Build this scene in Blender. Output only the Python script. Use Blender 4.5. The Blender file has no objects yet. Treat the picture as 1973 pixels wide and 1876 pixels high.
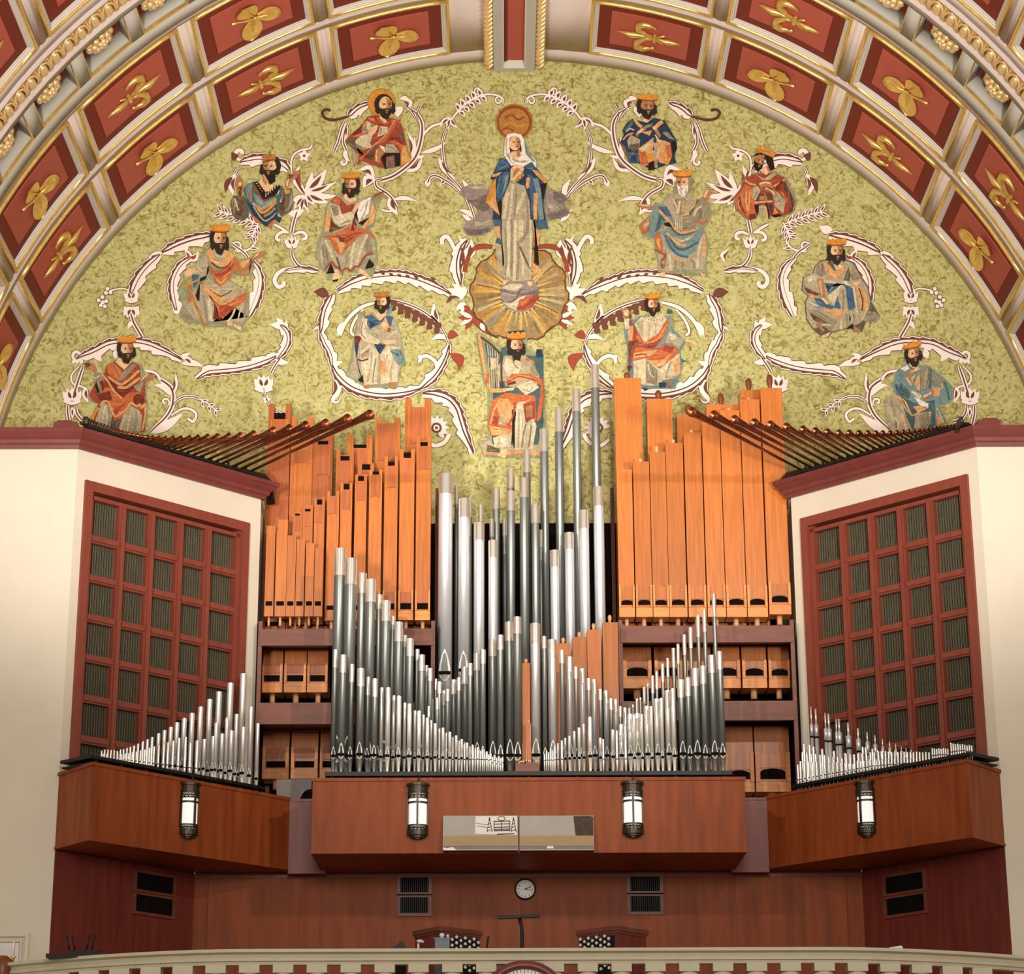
import bpy, math, random
from mathutils import Matrix, Vector
S = bpy.context.scene
COL = S.collection
random.seed(7)
PI = math.pi
# ------------------------------------------------------------------ camera, world, lights, exposure
FPX, PITCH, ROLL, YAW, CAMX = 4369.35, math.radians(17.8214), math.radians(-.2328), math.radians(.27999), -.3894
IW, IH = 1973.0, 1876.0
_c, _s = math.cos(YAW), math.sin(YAW)
_ct, _st = math.cos(PITCH), math.sin(PITCH)
_cr, _sr = math.cos(ROLL), math.sin(ROLL)
_fwd = Vector((_s*_ct, _c*_ct, _st)); _rt = Vector((_c, -_s, 0)); _up = Vector((-_s*_st, -_c*_st, _ct))
_R = _rt*_cr + _up*_sr
_U = _up*_cr - _rt*_sr
cam = bpy.data.cameras.new('camera')
cam.sensor_fit = 'HORIZONTAL'; cam.sensor_width = 36.0; cam.lens = FPX/IW*36.0
cam.clip_start = .1; cam.clip_end = 200
co = bpy.data.objects.new('camera', cam); COL.objects.link(co)
co.matrix_world = Matrix(((_R.x, _U.x, -_fwd.x, CAMX), (_R.y, _U.y, -_fwd.y, 0), (_R.z, _U.z, -_fwd.z, 0), (0, 0, 0, 1)))
S.camera = co
w = bpy.data.worlds.new('world'); S.world = w; w.use_nodes = True
bg = w.node_tree.nodes['Background']; bg.inputs[0].default_value = (1.0, .87, .74, 1); bg.inputs[1].default_value = .48

def light(name, kind, loc, target, power, color=(1, .9, .78), size=.5, angle=60, blend=.8, size_y=None):
    l = bpy.data.lights.new(name, kind); l.energy = power; l.color = color
    if kind == 'SPOT':
        l.spot_size = math.radians(angle); l.spot_blend = blend; l.shadow_soft_size = size
    else:
        l.shape = 'RECTANGLE' if size_y else 'DISK'; l.size = size
        if size_y: l.size_y = size_y
    o = bpy.data.objects.new(name, l); COL.objects.link(o)
    o.location = loc
    o.rotation_euler = (Vector(target)-Vector(loc)).to_track_quat('-Z', 'Y').to_euler()
    return o
light('nave_spotlight_left', 'SPOT', (-8.0, 12, 11.6), (1.2, 34, 9.9), 6900, size=.2, angle=36, blend=1)
light('nave_spotlight_right', 'SPOT', (8.0, 12, 11.6), (-1.2, 34, 9.9), 8700, size=.2, angle=36, blend=1)
light('lower_fill_light', 'AREA', (0, 4, 7), (0, 32, 3), 2300, size=5, color=(1, .92, .82))  # added soft fill that brightens the balustrade and lower panelling
light('vault_fill_left', 'SPOT', (-5.5, 17, 6), (-5.2, 31, 17.5), 9300, size=.6, angle=76, blend=.6, color=(1, .92, .84))  # added unseen fill to brighten the left side of the vault
light('vault_fill_right', 'SPOT', (5.5, 17, 6), (5.2, 31, 17.5), 9300, size=.6, angle=76, blend=.6, color=(1, .92, .84))  # matching added fill for the right side of the vault
S.view_settings.view_transform = 'Standard'; S.view_settings.look = 'None'
S.view_settings.exposure = -0.06; S.view_settings.gamma = 1.0; S.view_settings.use_curve_mapping = False

# ------------------------------------------------------------------ geometry helpers
def ray(px, py):
    u0, v0 = px-IW/2, py-IH/2
    u = _cr*u0+_sr*v0; v = -_sr*u0+_cr*v0
    return _rt*u - _up*v + _fwd*FPX
def at(px, py, Y):                       # the point on the upright plane y = Y seen at a pixel of the photograph
    d = ray(px, py); t = Y/d.y
    return Vector((CAMX+d.x*t, Y, d.z*t))
def onplane(px, py, p0, n):
    d = ray(px, py); o = Vector((CAMX, 0, 0)); n = Vector(n)
    return o+d*((Vector(p0)-o).dot(n)/d.dot(n))
def atz(px, py, z):
    d = ray(px, py); return Vector((CAMX, 0, 0))+d*(z/d.z)

class MB:
    """collects faces; build() links them as ONE mesh object"""
    def __init__(s): s.v = []; s.f = []; s.m = []; s.sm = []; s.c = []
    def face(s, pts, m=0, smooth=False, col=None):
        b = len(s.v); s.v += [tuple(p) for p in pts]; s.f.append(tuple(range(b, b+len(pts)))); s.m.append(m); s.sm.append(smooth); s.c.append(col)
    def add(s, verts, faces, m=0, smooth=False):
        b = len(s.v); s.v += [tuple(p) for p in verts]
        for f in faces: s.f.append(tuple(i+b for i in f)); s.m.append(m); s.sm.append(smooth); s.c.append(None)
    def hexa(s, p, m=0):                  # eight corners: bottom ring 0-3, top ring 4-7
        s.add(p, [(0, 3, 2, 1), (4, 5, 6, 7), (0, 1, 5, 4), (1, 2, 6, 5), (2, 3, 7, 6), (3, 0, 4, 7)], m)
    def box(s, x0, x1, y0, y1, z0, z1, m=0):
        s.hexa([(x0, y0, z0), (x1, y0, z0), (x1, y1, z0), (x0, y1, z0), (x0, y0, z1), (x1, y0, z1), (x1, y1, z1), (x0, y1, z1)], m)
    def obox(s, c, ax, ay, az, hx, hy, hz, m=0):
        c, ax, ay, az = Vector(c), Vector(ax), Vector(ay), Vector(az)
        s.hexa([c+ax*(hx*i)+ay*(hy*j)+az*(hz*k) for k in (-1, 1) for i, j in ((-1, -1), (1, -1), (1, 1), (-1, 1))], m)
    def prism(s, plan, z0, z1, m=0):      # upright prism over a plan polygon (ccw seen from above)
        n = len(plan)
        s.add([(x, y, z0) for x, y in plan]+[(x, y, z1) for x, y in plan],
              [tuple(range(n-1, -1, -1)), tuple(range(n, 2*n))]+[(i, (i+1) % n, n+(i+1) % n, n+i) for i in range(n)], m)
    def lathe(s, o, prof, n=14, m=0, ax=None, cap0=True, cap1=True, smooth=True):
        o = Vector(o); ax = Vector(ax or (0, 0, 1)).normalized()
        e1 = ax.orthogonal().normalized(); e2 = ax.cross(e1)
        vs = []
        for r, h in prof:
            for i in range(n):
                a = 2*PI*i/n; vs.append(o+ax*h+e1*(r*math.cos(a))+e2*(r*math.sin(a)))
        fs = [(k*n+i, k*n+(i+1) % n, (k+1)*n+(i+1) % n, (k+1)*n+i) for k in range(len(prof)-1) for i in range(n)]
        s.add(vs, fs, m, smooth)
        b = len(s.v)-len(vs)
        if cap0: s.f.append(tuple(b+i for i in range(n-1, -1, -1))); s.m.append(m); s.sm.append(False); s.c.append(None)
        if cap1: s.f.append(tuple(b+(len(prof)-1)*n+i for i in range(n))); s.m.append(m); s.sm.append(False); s.c.append(None)
    def tube(s, pts, r, n=6, m=0):
        pts = [Vector(p) for p in pts]; vs = []
        for k, p in enumerate(pts):
            t = (pts[min(k+1, len(pts)-1)]-pts[max(k-1, 0)]).normalized()
            ref = Vector((0, 0, 1)) if abs(t.z) < .95 else Vector((1, 0, 0))
            e1 = t.cross(ref).normalized(); e2 = t.cross(e1)
            rr = r[k] if isinstance(r, (list, tuple)) else r
            for i in range(n):
                a = 2*PI*i/n; vs.append(p+e1*(rr*math.cos(a))+e2*(rr*math.sin(a)))
        fs = [(k*n+i, k*n+(i+1) % n, (k+1)*n+(i+1) % n, (k+1)*n+i) for k in range(len(pts)-1) for i in range(n)]
        fs += [tuple(range(n-1, -1, -1)), tuple((len(pts)-1)*n+i for i in range(n))]
        s.add(vs, fs, m, True)
    def ball(s, c, rx, ry, rz, m=0, nu=10, nv=6):
        c = Vector(c); vs = []; fs = []
        for j in range(nv+1):
            t = PI*j/nv
            for i in range(nu):
                a = 2*PI*i/nu; vs.append(c+Vector((rx*math.sin(t)*math.cos(a), ry*math.sin(t)*math.sin(a), rz*math.cos(t))))
        for j in range(nv):
            for i in range(nu): fs.append((j*nu+i, (j+1)*nu+i, (j+1)*nu+(i+1) % nu, j*nu+(i+1) % nu))
        s.add(vs, fs, m, True)
    def mesh(s, name, mats, origin=(0, 0, 0)):
        me = bpy.data.meshes.new(name); ox, oy, oz = origin
        me.from_pydata([(x-ox, y-oy, z-oz) for x, y, z in s.v], [], s.f)
        for m in (mats if isinstance(mats, (list, tuple)) else [mats]): me.materials.append(m)
        me.polygons.foreach_set('material_index', s.m); me.polygons.foreach_set('use_smooth', s.sm)
        if any(c is not None for c in s.c):
            at_ = me.color_attributes.new('paint', 'FLOAT_COLOR', 'CORNER'); buf = []
            for c, f in zip(s.c, s.f): buf += list(c or (1, 1, 1, 1))*len(f)
            at_.data.foreach_set('color', buf)
        me.update(); return me
    def build(s, name, mats, parent=None, origin=None):
        if origin is None: origin = tuple(parent.get('_o', (0, 0, 0))) if parent else (0, 0, 0)
        o = bpy.data.objects.new(name, s.mesh(name, mats, origin)); COL.objects.link(o)
        if parent:
            o.parent = parent; po = parent.get('_o', (0, 0, 0)); o.location = (origin[0]-po[0], origin[1]-po[1], origin[2]-po[2])
        else: o.location = origin
        o['_o'] = tuple(origin)
        return o
def tag(o, label=None, cat=None, group=None, kind=None):
    if label: o['label'] = label
    if cat: o['category'] = cat
    if group: o['group'] = group
    if kind: o['kind'] = kind
    return o
def thing(name, loc, label, cat, group=None):
    o = bpy.data.objects.new(name, None); COL.objects.link(o); o.location = loc; o.empty_display_size = .1
    o['_o'] = tuple(loc); return tag(o, label, cat, group)
ONES = ['', 'first', 'second', 'third', 'fourth', 'fifth', 'sixth', 'seventh', 'eighth', 'ninth', 'tenth', 'eleventh', 'twelfth', 'thirteenth', 'fourteenth', 'fifteenth', 'sixteenth', 'seventeenth', 'eighteenth', 'nineteenth']
TENS = {2: ('twenty', 'twentieth'), 3: ('thirty', 'thirtieth'), 4: ('forty', 'fortieth'), 5: ('fifty', 'fiftieth'), 6: ('sixty', 'sixtieth'), 7: ('seventy', 'seventieth'), 8: ('eighty', 'eightieth'), 9: ('ninety', 'ninetieth')}
def nth(k):
    if k < 20: return ONES[k]
    t, u = divmod(k, 10)
    return TENS[t][1] if u == 0 else TENS[t][0]+'-'+ONES[u]

# ------------------------------------------------------------------ materials
def lin(h):
    h = h.lstrip('#'); r = []
    for i in (0, 2, 4):
        c = int(h[i:i+2], 16)/255; r.append(c/12.92 if c <= .04045 else ((c+.055)/1.055)**2.4)
    return (*r, 1)
class N:
    def __init__(s, name):
        s.mat = bpy.data.materials.new(name); s.mat.use_nodes = True; s.nt = s.mat.node_tree
        s.b = s.nt.nodes['Principled BSDF']
    def n(s, t, **k):
        x = s.nt.nodes.new(t)
        for a, v in k.items(): setattr(x, a, v)
        return x
    def l(s, a, b): s.nt.links.new(a, b)
def mat(name, c, rough=.6, metal=0, var=.08, scale=6, bump=0, stretch=(1, 1, 1), rnd=0, spec=.4, coord='Object', coat=0, detail=3):
    m = N(name); b = m.b
    b.inputs['Roughness'].default_value = rough; b.inputs['Metallic'].default_value = metal
    b.inputs['Specular IOR Level'].default_value = spec; b.inputs['Coat Weight'].default_value = coat
    c = lin(c) if isinstance(c, str) else c
    tc = m.n('ShaderNodeTexCoord'); mp = m.n('ShaderNodeMapping'); mp.inputs['Scale'].default_value = stretch
    m.l(tc.outputs[coord], mp.inputs[0])
    nz = m.n('ShaderNodeTexNoise'); nz.inputs['Scale'].default_value = scale; nz.inputs['Detail'].default_value = detail
    m.l(mp.outputs[0], nz.inputs['Vector'])
    oi = m.n('ShaderNodeObjectInfo')
    if rnd:
        ad = m.n('ShaderNodeVectorMath', operation='ADD'); m.l(mp.outputs[0], ad.inputs[0])
        mu = m.n('ShaderNodeMath', operation='MULTIPLY'); mu.inputs[1].default_value = 50; m.l(oi.outputs['Random'], mu.inputs[0])
        m.l(mu.outputs[0], ad.inputs[1]); m.l(ad.outputs[0], nz.inputs['Vector'])
    rp = m.n('ShaderNodeValToRGB')
    rp.color_ramp.elements[0].position = .3; rp.color_ramp.elements[1].position = .7
    rp.color_ramp.elements[0].color = (c[0]*(1-var), c[1]*(1-var*1.15), c[2]*(1-var*1.25), 1)
    rp.color_ramp.elements[1].color = (min(1, c[0]*(1+var)), min(1, c[1]*(1+var)), min(1, c[2]*(1+var)), 1)
    m.l(nz.outputs[0], rp.inputs[0]); out = rp.outputs[0]
    if rnd:
        hs = m.n('ShaderNodeHueSaturation'); mr = m.n('ShaderNodeMapRange')
        mr.inputs['To Min'].default_value = 1-rnd; mr.inputs['To Max'].default_value = 1+rnd
        m.l(oi.outputs['Random'], mr.inputs[0]); m.l(mr.outputs[0], hs.inputs['Value']); m.l(out, hs.inputs['Color']); out = hs.outputs[0]
    m.l(out, b.inputs['Base Color'])
    if bump:
        bp = m.n('ShaderNodeBump'); bp.inputs['Strength'].default_value = bump; bp.inputs['Distance'].default_value = .02
        m.l(nz.outputs[0], bp.inputs['Height']); m.l(bp.outputs[0], b.inputs['Normal'])
    return m.mat
M = {}
M['cream'] = mat('cream_plaster', '#d9cfbc', .7, var=.03, scale=1.2, bump=.05)
M['mahog'] = mat('mahogany_trim', '#703631', .38, var=.1, scale=5, stretch=(1, 1, .25), rnd=.05)
M['lattice'] = mat('mahogany_lattice', '#803f30', .4, var=.1, scale=8, stretch=(1, 1, .2), rnd=.05)
M['panelwood'] = mat('cherry_panel', '#8a441f', .5, var=.2, scale=4, stretch=(2.2, 2.2, .22), rnd=.04, spec=.2)
M['panelwood2'] = mat('dark_cherry_panel', '#75342a', .38, var=.2, scale=4, stretch=(2.2, 2.2, .22), rnd=.04)
M['framewood'] = mat('rack_mahogany', '#74402f', .45, var=.18, scale=6, stretch=(.3, 1, 2), rnd=.08)
M['pine'] = mat('varnished_pine', '#b6692c', .33, var=.17, scale=7, stretch=(5, 5, .22), rnd=.14, coat=.1)
M['pinecap'] = mat('pine_block', '#d88a45', .4, var=.15, scale=7, stretch=(.6, 3, 4), rnd=.1)
M['pinedark'] = mat('aged_pine', '#a85a2c', .4, var=.2, scale=7, stretch=(5, 5, .3), rnd=.1)
M['dowel'] = mat('pine_foot', '#d8a273', .5, var=.1, scale=9)
M['handle'] = mat('walnut_handle', '#7a3f22', .4, var=.15, scale=10)
M['black'] = mat('black_paint', '#0d0b0a', .55, var=.1)
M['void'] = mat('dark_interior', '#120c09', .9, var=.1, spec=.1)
M['rackblack'] = mat('black_rack_board', '#16120f', .5, var=.1)
M['zinc'] = mat('dull_zinc', '#858a87', .36, .6, var=.1, scale=3, stretch=(1, 1, .3), rnd=.1)
M['silver'] = mat('bright_tin', '#dcdee0', .34, .5, var=.04, scale=3, rnd=.04)
M['tin'] = mat('polished_tin', '#fbf9f2', .3, .6, var=.05, scale=4, rnd=.05)
M['slide'] = mat('polished_slide', '#f1ece2', .17, .8, var=.04, rnd=.05)
M['lip'] = mat('pipe_lip', '#b9b9b4', .45, .4, var=.05)
M['copper'] = mat('flamed_copper', '#7c452a', .26, .8, var=.35, scale=5, rnd=.1)
M['grey'] = mat('grey_plaster', '#c9bab1', .75, var=.03, scale=2)
M['bluegrey'] = mat('blue_grey_plaster', '#b3afa3', .75, var=.03, scale=2)
M['ivory'] = mat('ivory_moulding', '#cbc4b9', .6, var=.03)
M['red'] = mat('coffer_red', '#ad5443', .7, var=.05, scale=30)
M['darkred'] = mat('coffer_dark_red', '#722616', .7, var=.05, scale=20)
M['gold'] = mat('gilding', (.86, .6, .18, 1), .28, .72, var=.12, scale=14)
M['palegold'] = mat('pale_gilding', (.88, .66, .33, 1), .36, .5, var=.15, scale=25, bump=.3)
M['balus'] = mat('stone_paint', '#c9c2a8', .6, var=.03)
M['bronze'] = mat('dark_bronze', '#4a4239', .42, .8, var=.2, scale=20)
M['steel'] = mat('mirror_steel', '#c9c6bd', .22, .75, var=.05, scale=3)
M['white'] = mat('white_enamel', '#e8e6e0', .4, var=.02)
M['paper'] = mat('paper_white', '#dcdad4', .7, var=.03)
M['tan'] = mat('tan_reflection', '#a48a68', .7, var=.04)  # tan of the reflection in the leaning mirrors
M['greybox'] = mat('grey_windchest', '#7b7572', .6, var=.06)
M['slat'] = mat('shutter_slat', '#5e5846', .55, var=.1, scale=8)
M['floor'] = mat('nave_floor', '#8a6a4e', .5, var=.1)
M['bluepaint'] = mat('slate_box', '#6f7c86', .5, var=.05)
g = N('lantern_glass'); g.b.inputs['Base Color'].default_value = (.9, .88, .85, 1); g.b.inputs['Emission Color'].default_value = (1, .96, .92, 1); g.b.inputs['Emission Strength'].default_value = .5
M['glow'] = g.mat
# mottled green ground of the mural
g = N('mural_ground'); tc = g.n('ShaderNodeTexCoord')
n1 = g.n('ShaderNodeTexNoise'); n1.inputs['Scale'].default_value = 7.5; n1.inputs['Detail'].default_value = 6; n1.inputs['Distortion'].default_value = 1.6
n2 = g.n('ShaderNodeTexNoise'); n2.inputs['Scale'].default_value = 6.5; n2.inputs['Detail'].default_value = 4; n2.inputs['Distortion'].default_value = 2.6
mp = g.n('ShaderNodeMapping'); mp.inputs['Location'].default_value = (3, 9, 4); mp.inputs['Rotation'].default_value = (0, .5, 0)
g.l(tc.outputs['Object'], n1.inputs['Vector']); g.l(tc.outputs['Object'], mp.inputs[0]); g.l(mp.outputs[0], n2.inputs['Vector'])
r1 = g.n('ShaderNodeValToRGB'); e = r1.color_ramp.elements
e[0].position = .34; e[0].color = lin('#938c50'); e[1].position = .46; e[1].color = lin('#b3ae70')
x = r1.color_ramp.elements.new(.62); x.color = lin('#c2be84')
g.l(n1.outputs[0], r1.inputs[0])
r2 = g.n('ShaderNodeValToRGB'); e = r2.color_ramp.elements; e[0].position = .565; e[0].color = (0, 0, 0, 1); e[1].position = .66; e[1].color = (1, 1, 1, 1)
g.l(n2.outputs[0], r2.inputs[0])
mx = g.n('ShaderNodeMix', data_type='RGBA'); mx.inputs[7].default_value = lin('#84713a'); g.l(r2.outputs[0], mx.inputs[0]); g.l(r1.outputs[0], mx.inputs[6])
g.l(mx.outputs[2], g.b.inputs['Base Color']); g.b.inputs['Roughness'].default_value = .8; g.b.inputs['Specular IOR Level'].default_value = .2
M['mural'] = g.mat
# brushed mural paint: flat colours from the drawing, with brush mottling
g = N('mural_paint'); a = g.n('ShaderNodeAttribute', attribute_name='paint'); tc = g.n('ShaderNodeTexCoord')
n1 = g.n('ShaderNodeTexNoise'); n1.inputs['Scale'].default_value = 13; n1.inputs['Detail'].default_value = 4; n1.inputs['Distortion'].default_value = 1.5; g.l(tc.outputs['Object'], n1.inputs['Vector'])
mr = g.n('ShaderNodeMapRange'); mr.inputs['From Min'].default_value = .3; mr.inputs['From Max'].default_value = .7; mr.inputs['To Min'].default_value = .72; mr.inputs['To Max'].default_value = 1.25; g.l(n1.outputs[0], mr.inputs[0])
hs = g.n('ShaderNodeHueSaturation'); g.l(a.outputs['Color'], hs.inputs['Color']); g.l(mr.outputs[0], hs.inputs['Value']); g.l(hs.outputs[0], g.b.inputs['Base Color'])
g.b.inputs['Roughness'].default_value = .75; g.b.inputs['Specular IOR Level'].default_value = .2
M['paint'] = g.mat
g = N('mural_line_paint'); a = g.n('ShaderNodeAttribute', attribute_name='paint'); g.l(a.outputs['Color'], g.b.inputs['Base Color']); g.b.inputs['Roughness'].default_value = .75; g.b.inputs['Specular IOR Level'].default_value = .2
M['lines'] = g.mat
# ------------------------------------------------------------------ the room
YM, ZC, XS, RV = 36.8, 10.809, -.044, 9.142         # mural plane, vault axis height and x, vault radius
WX, WY = 6.62, 31.63                                # corner between the front walls and the angled walls
BX, BY = 4.18, 34.13                                # inner end of the angled walls
FLOOR = -1.6
ZCOR = 10.77                                        # underside of the cornice
GAL = 2.25                                          # gallery floor
b = MB(); b.box(-14, 14, -6, 27.8, FLOOR-.2, FLOOR); tag(b.build('floor', M['floor']), kind='structure')
def wdir(s):                                        # unit vector along an angled wall (outer corner to inner end) and its outward normal
    d = Vector((-(WX-BX)*s, BY-WY, 0)).normalized(); return d, Vector((-d.y*s, -abs(d.x), 0)).normalized()
WLEN = math.hypot(WX-BX, BY-WY)
def wp(s, u, n, z):                                 # point on angled wall: u from the corner, n out of the wall
    d, nn = wdir(s); p = Vector((WX*s, WY, 0))+d*u+nn*n; return Vector((p.x, p.y, z))
def wing_uz(s, px, py, n=0):                        # photograph pixel -> (u, z) on the angled wall
    d, nn = wdir(s); p = onplane(px, py, wp(s, 0, n, 0), nn)
    return (p-Vector((WX*s, WY, 0))).dot(d), p.z
for s, side in ((-1, 'left'), (1, 'right')):
    b = MB(); x = sorted((s*WX, s*9.6)); b.box(x[0], x[1], WY, WY+.3, FLOOR, ZCOR+.1)
    tag(b.build('wall_'+side, M['cream']), kind='structure')
    # angled wall with the tall grille opening: four slabs around it
    u0, zt = wing_uz(s, *((163, 925) if s < 0 else (1866, 914))); u1, _ = wing_uz(s, *((478, 1007) if s < 0 else (1545, 1000)))
    G0, G1, GZ1, GZ0 = u0+.03, u1-.03, zt-.03, 6.0
    b = MB()
    def slab(ua, ub, za, zb, nf=0, nb=-.25, m=0):
        b.hexa([wp(s, ua, nf, za), wp(s, ub, nf, za), wp(s, ub, nb, za), wp(s, ua, nb, za), wp(s, ua, nf, zb), wp(s, ub, nf, zb), wp(s, ub, nb, zb), wp(s, ua, nb, zb)], m)
    slab(0, G0, 4.9, ZCOR+.1); slab(G1, WLEN, 4.9, ZCOR+.1); slab(G0, G1, GZ1, ZCOR+.1); slab(G0, G1, 4.9, GZ0)
    tag(b.build('wall_'+side+'_angled', M['cream']), kind='structure')
    b = MB(); xs_ = sorted((s*(BX+.06), s*(BX+.3))); b.box(xs_[0], xs_[1], BY+.2, YM, 4.9, ZCOR); b.box(*sorted((s*(BX+.2), s*9.4)), 34.6, YM, ZCOR-.1, ZCOR+.1)
    b.prism([(p.x, p.y) for p in ((wp(s, 0, 0, 0), wp(s, WLEN, 0, 0), Vector((s*BX, 34.7, 0)), Vector((s*9.4, 34.7, 0)), Vector((s*9.4, WY+.1, 0)), Vector((s*WX, WY+.1, 0))) if s > 0 else
              (wp(s, 0, 0, 0), Vector((s*WX, WY+.1, 0)), Vector((s*9.4, WY+.1, 0)), Vector((s*9.4, 34.7, 0)), Vector((s*BX, 34.7, 0)), wp(s, WLEN, 0, 0)))], ZCOR+.0, ZCOR+.1)
    tag(b.build('wall_'+side+'_return', M['cream']), kind='structure')
    # mahogany cornice: moulded profile swept along front wall, angled wall and a short return
    prof = [(.0, 0), (.05, .0), (.06, .05), (.09, .07), (.1, .12), (.15, .16), (.18, .2), (.2, .21), (.2, .275), (.0, .275)]
    d, nn = wdir(s); nf = Vector((0, -1, 0)); mit = (nn+nf); mit = mit/mit.dot(nf)
    endn = Vector((d.x, d.y, 0))
    path = [(Vector((s*9.6, WY, 0)), nf), (Vector((s*WX, WY, 0)), mit), (wp(s, WLEN, 0, 0), nn+endn), (wp(s, WLEN, -.3, 0), endn)]
    b = MB(); np_ = len(prof); vs = []
    for p, q in path:
        for o_, h in prof: vs.append(p+q*o_+Vector((0, 0, ZCOR+h)))
    fs = [(k*np_+i, k*np_+i+1, (k+1)*np_+i+1, (k+1)*np_+i) for k in range(3) for i in range(np_-1)]
    b.add(vs, fs)
    tag(b.build('trim_1' if s < 0 else 'trim_2', M['mahog']), kind='structure')
    # grille: frame, stiles, rails, recessed shutters
    gu = lambda u, n, z: wp(s, u, n, z)
    t = thing('lattice_grille', wp(s, (u0+u1)/2, 0, GZ0), 'tall mahogany lattice grille with dark shutters on the %s angled wall' % side, 'grille', 'lattice grilles of the angled walls')
    b = MB()
    def fr(bb, ua, ub, za, zb, n0, n1, m=0):
        bb.hexa([gu(ua, n1, za), gu(ub, n1, za), gu(ub, n0, za), gu(ua, n0, za), gu(ua, n1, zb), gu(ub, n1, zb), gu(ub, n0, zb), gu(ua, n0, zb)], m)
    fw = .13
    fr(b, u0, u0+fw, GZ0, zt, -.2, .05); fr(b, u1-fw, u1, GZ0, zt, -.2, .05); fr(b, u0+fw, u1-fw, zt-.15, zt, -.2, .05)
    fr(b, u0+fw, u0+fw+.07, GZ0, zt-.15, -.2, -.02); fr(b, u1-fw-.07, u1-fw, GZ0, zt-.15, -.2, -.02); fr(b, u0+fw, u1-fw, zt-.25, zt-.19, -.2, -.02)
    b.build('frame', M['lattice'], t)
    ia, ib = u0+fw+.07, u1-fw-.07; iz1 = zt-.25; cw = (ib-ia)/5
    ch = .595
    for k in range(1, 5):
        b = MB(); fr(b, ia+k*cw-.065, ia+k*cw+.065, GZ0, iz1, -.12, -.03); fr(b, ia+k*cw-.035, ia+k*cw+.035, GZ0, iz1, -.03, .0); b.build('stile', M['lattice'], t)
    k = 1
    while iz1-k*ch > GZ0:
        for c in range(5):
            b = MB(); z = iz1-k*ch
            fr(b, ia+c*cw+.065*(c > 0), ia+(c+1)*cw-.065*(c < 4), z-.06, z+.06, -.115, -.035); fr(b, ia+c*cw+.065*(c > 0), ia+(c+1)*cw-.065*(c < 4), z-.032, z+.032, -.035, -.005); b.build('rail', M['lattice'], t)
        k += 1
    b = MB(); b2 = MB()
    ns = 60
    for i in range(ns):
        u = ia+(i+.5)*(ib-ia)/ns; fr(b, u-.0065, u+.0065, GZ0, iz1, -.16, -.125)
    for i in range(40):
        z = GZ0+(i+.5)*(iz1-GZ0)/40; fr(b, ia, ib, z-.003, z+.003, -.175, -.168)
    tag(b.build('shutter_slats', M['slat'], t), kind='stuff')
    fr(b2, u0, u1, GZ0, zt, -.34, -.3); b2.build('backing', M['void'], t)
# back wall: painted lunette above, organ chamber below, its shade painted near black
zlow = at(1000, 1010, YM).z
b = MB()
ring = [(XS+RV*1.02*math.sin(a), YM, ZC+RV*1.02*math.cos(a)) for a in [math.radians(-90+3*i) for i in range(61)]]
b.face([(-9.4, YM, zlow), (9.4, YM, zlow)]+ring[::-1])
wall_back = tag(b.build('wall_back', M['mural']), kind='structure')
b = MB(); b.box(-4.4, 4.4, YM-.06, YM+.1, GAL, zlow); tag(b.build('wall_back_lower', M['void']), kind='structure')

# ------------------------------------------------------------------ barrel vault
def vp(phi, d, r=0):                                # degrees from the crown, metres from the mural, outward from the vault face
    a = math.radians(phi); return Vector((XS+(RV+r)*math.sin(a), YM-d, ZC+(RV+r)*math.cos(a)))
def cyl_box(b, p0, p1, d0, d1, r0, r1, m=0, seg=None):
    n = seg or max(1, int(abs(p1-p0)/2.5)); vs = []
    for i in range(n+1):
        p = p0+(p1-p0)*i/n; vs += [vp(p, d0, r0), vp(p, d1, r0), vp(p, d1, r1), vp(p, d0, r1)]
    fs = [(i*4+a, i*4+(a+1) % 4, i*4+4+(a+1) % 4, i*4+4+a) for i in range(n) for a in range(4)]+[(0, 3, 2, 1), (n*4, n*4+1, n*4+2, n*4+3)]
    b.add(vs, fs, m, True)
PH = [14.35, 29.0, 43.75, 58.35, 72.95]
HW = 6.62
ROWS = [(.46, 2.30), (2.62, 4.50), (6.86, 8.72), (9.04, 10.9)]
b = MB()
cyl_box(b, -92, 92, 0, 11.4, .3, .34, seg=60)                      # shell behind everything
cyl_box(b, -92, 92, 0, .44, 0, .3, seg=60); cyl_box(b, -92, 92, 2.32, 2.60, 0, .3, seg=60); cyl_box(b, -92, 92, 2.42, 2.5, -.012, 0, seg=60)
cyl_box(b, -92, 92, 4.52, 4.66, 0, .3, seg=60); cyl_box(b, -92, 92, 6.6, 6.84, 0, .3, seg=60); cyl_box(b, -92, 92, 8.74, 9.02, 0, .3, seg=60); cyl_box(b, -92, 92, 10.92, 11.4, 0, .3, seg=60)
edges = []
for sgn in (-1, 1):
    for k in range(4): edges.append((sgn*(PH[k]+HW), sgn*(PH[k+1]-HW)))
    edges.append((sgn*(PH[4]+HW), sgn*92)); edges.append((sgn*1.2, sgn*(PH[0]-HW)))
for e0, e1 in edges:
    for d0, d1 in ((.44, 2.32), (2.6, 4.52), (6.84, 8.74), (9.02, 10.92)):
        cyl_box(b, e0, e1, d0, d1, 0, .3)
        if abs(e1-e0) < 3: cyl_box(b, e0*.72+e1*.28, e0*.28+e1*.72, d0, d1, -.012, 0)
ceiling = tag(b.build('ceiling', M['grey']), kind='structure')
ceiling['_o'] = (0, 0, 0)
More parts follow.
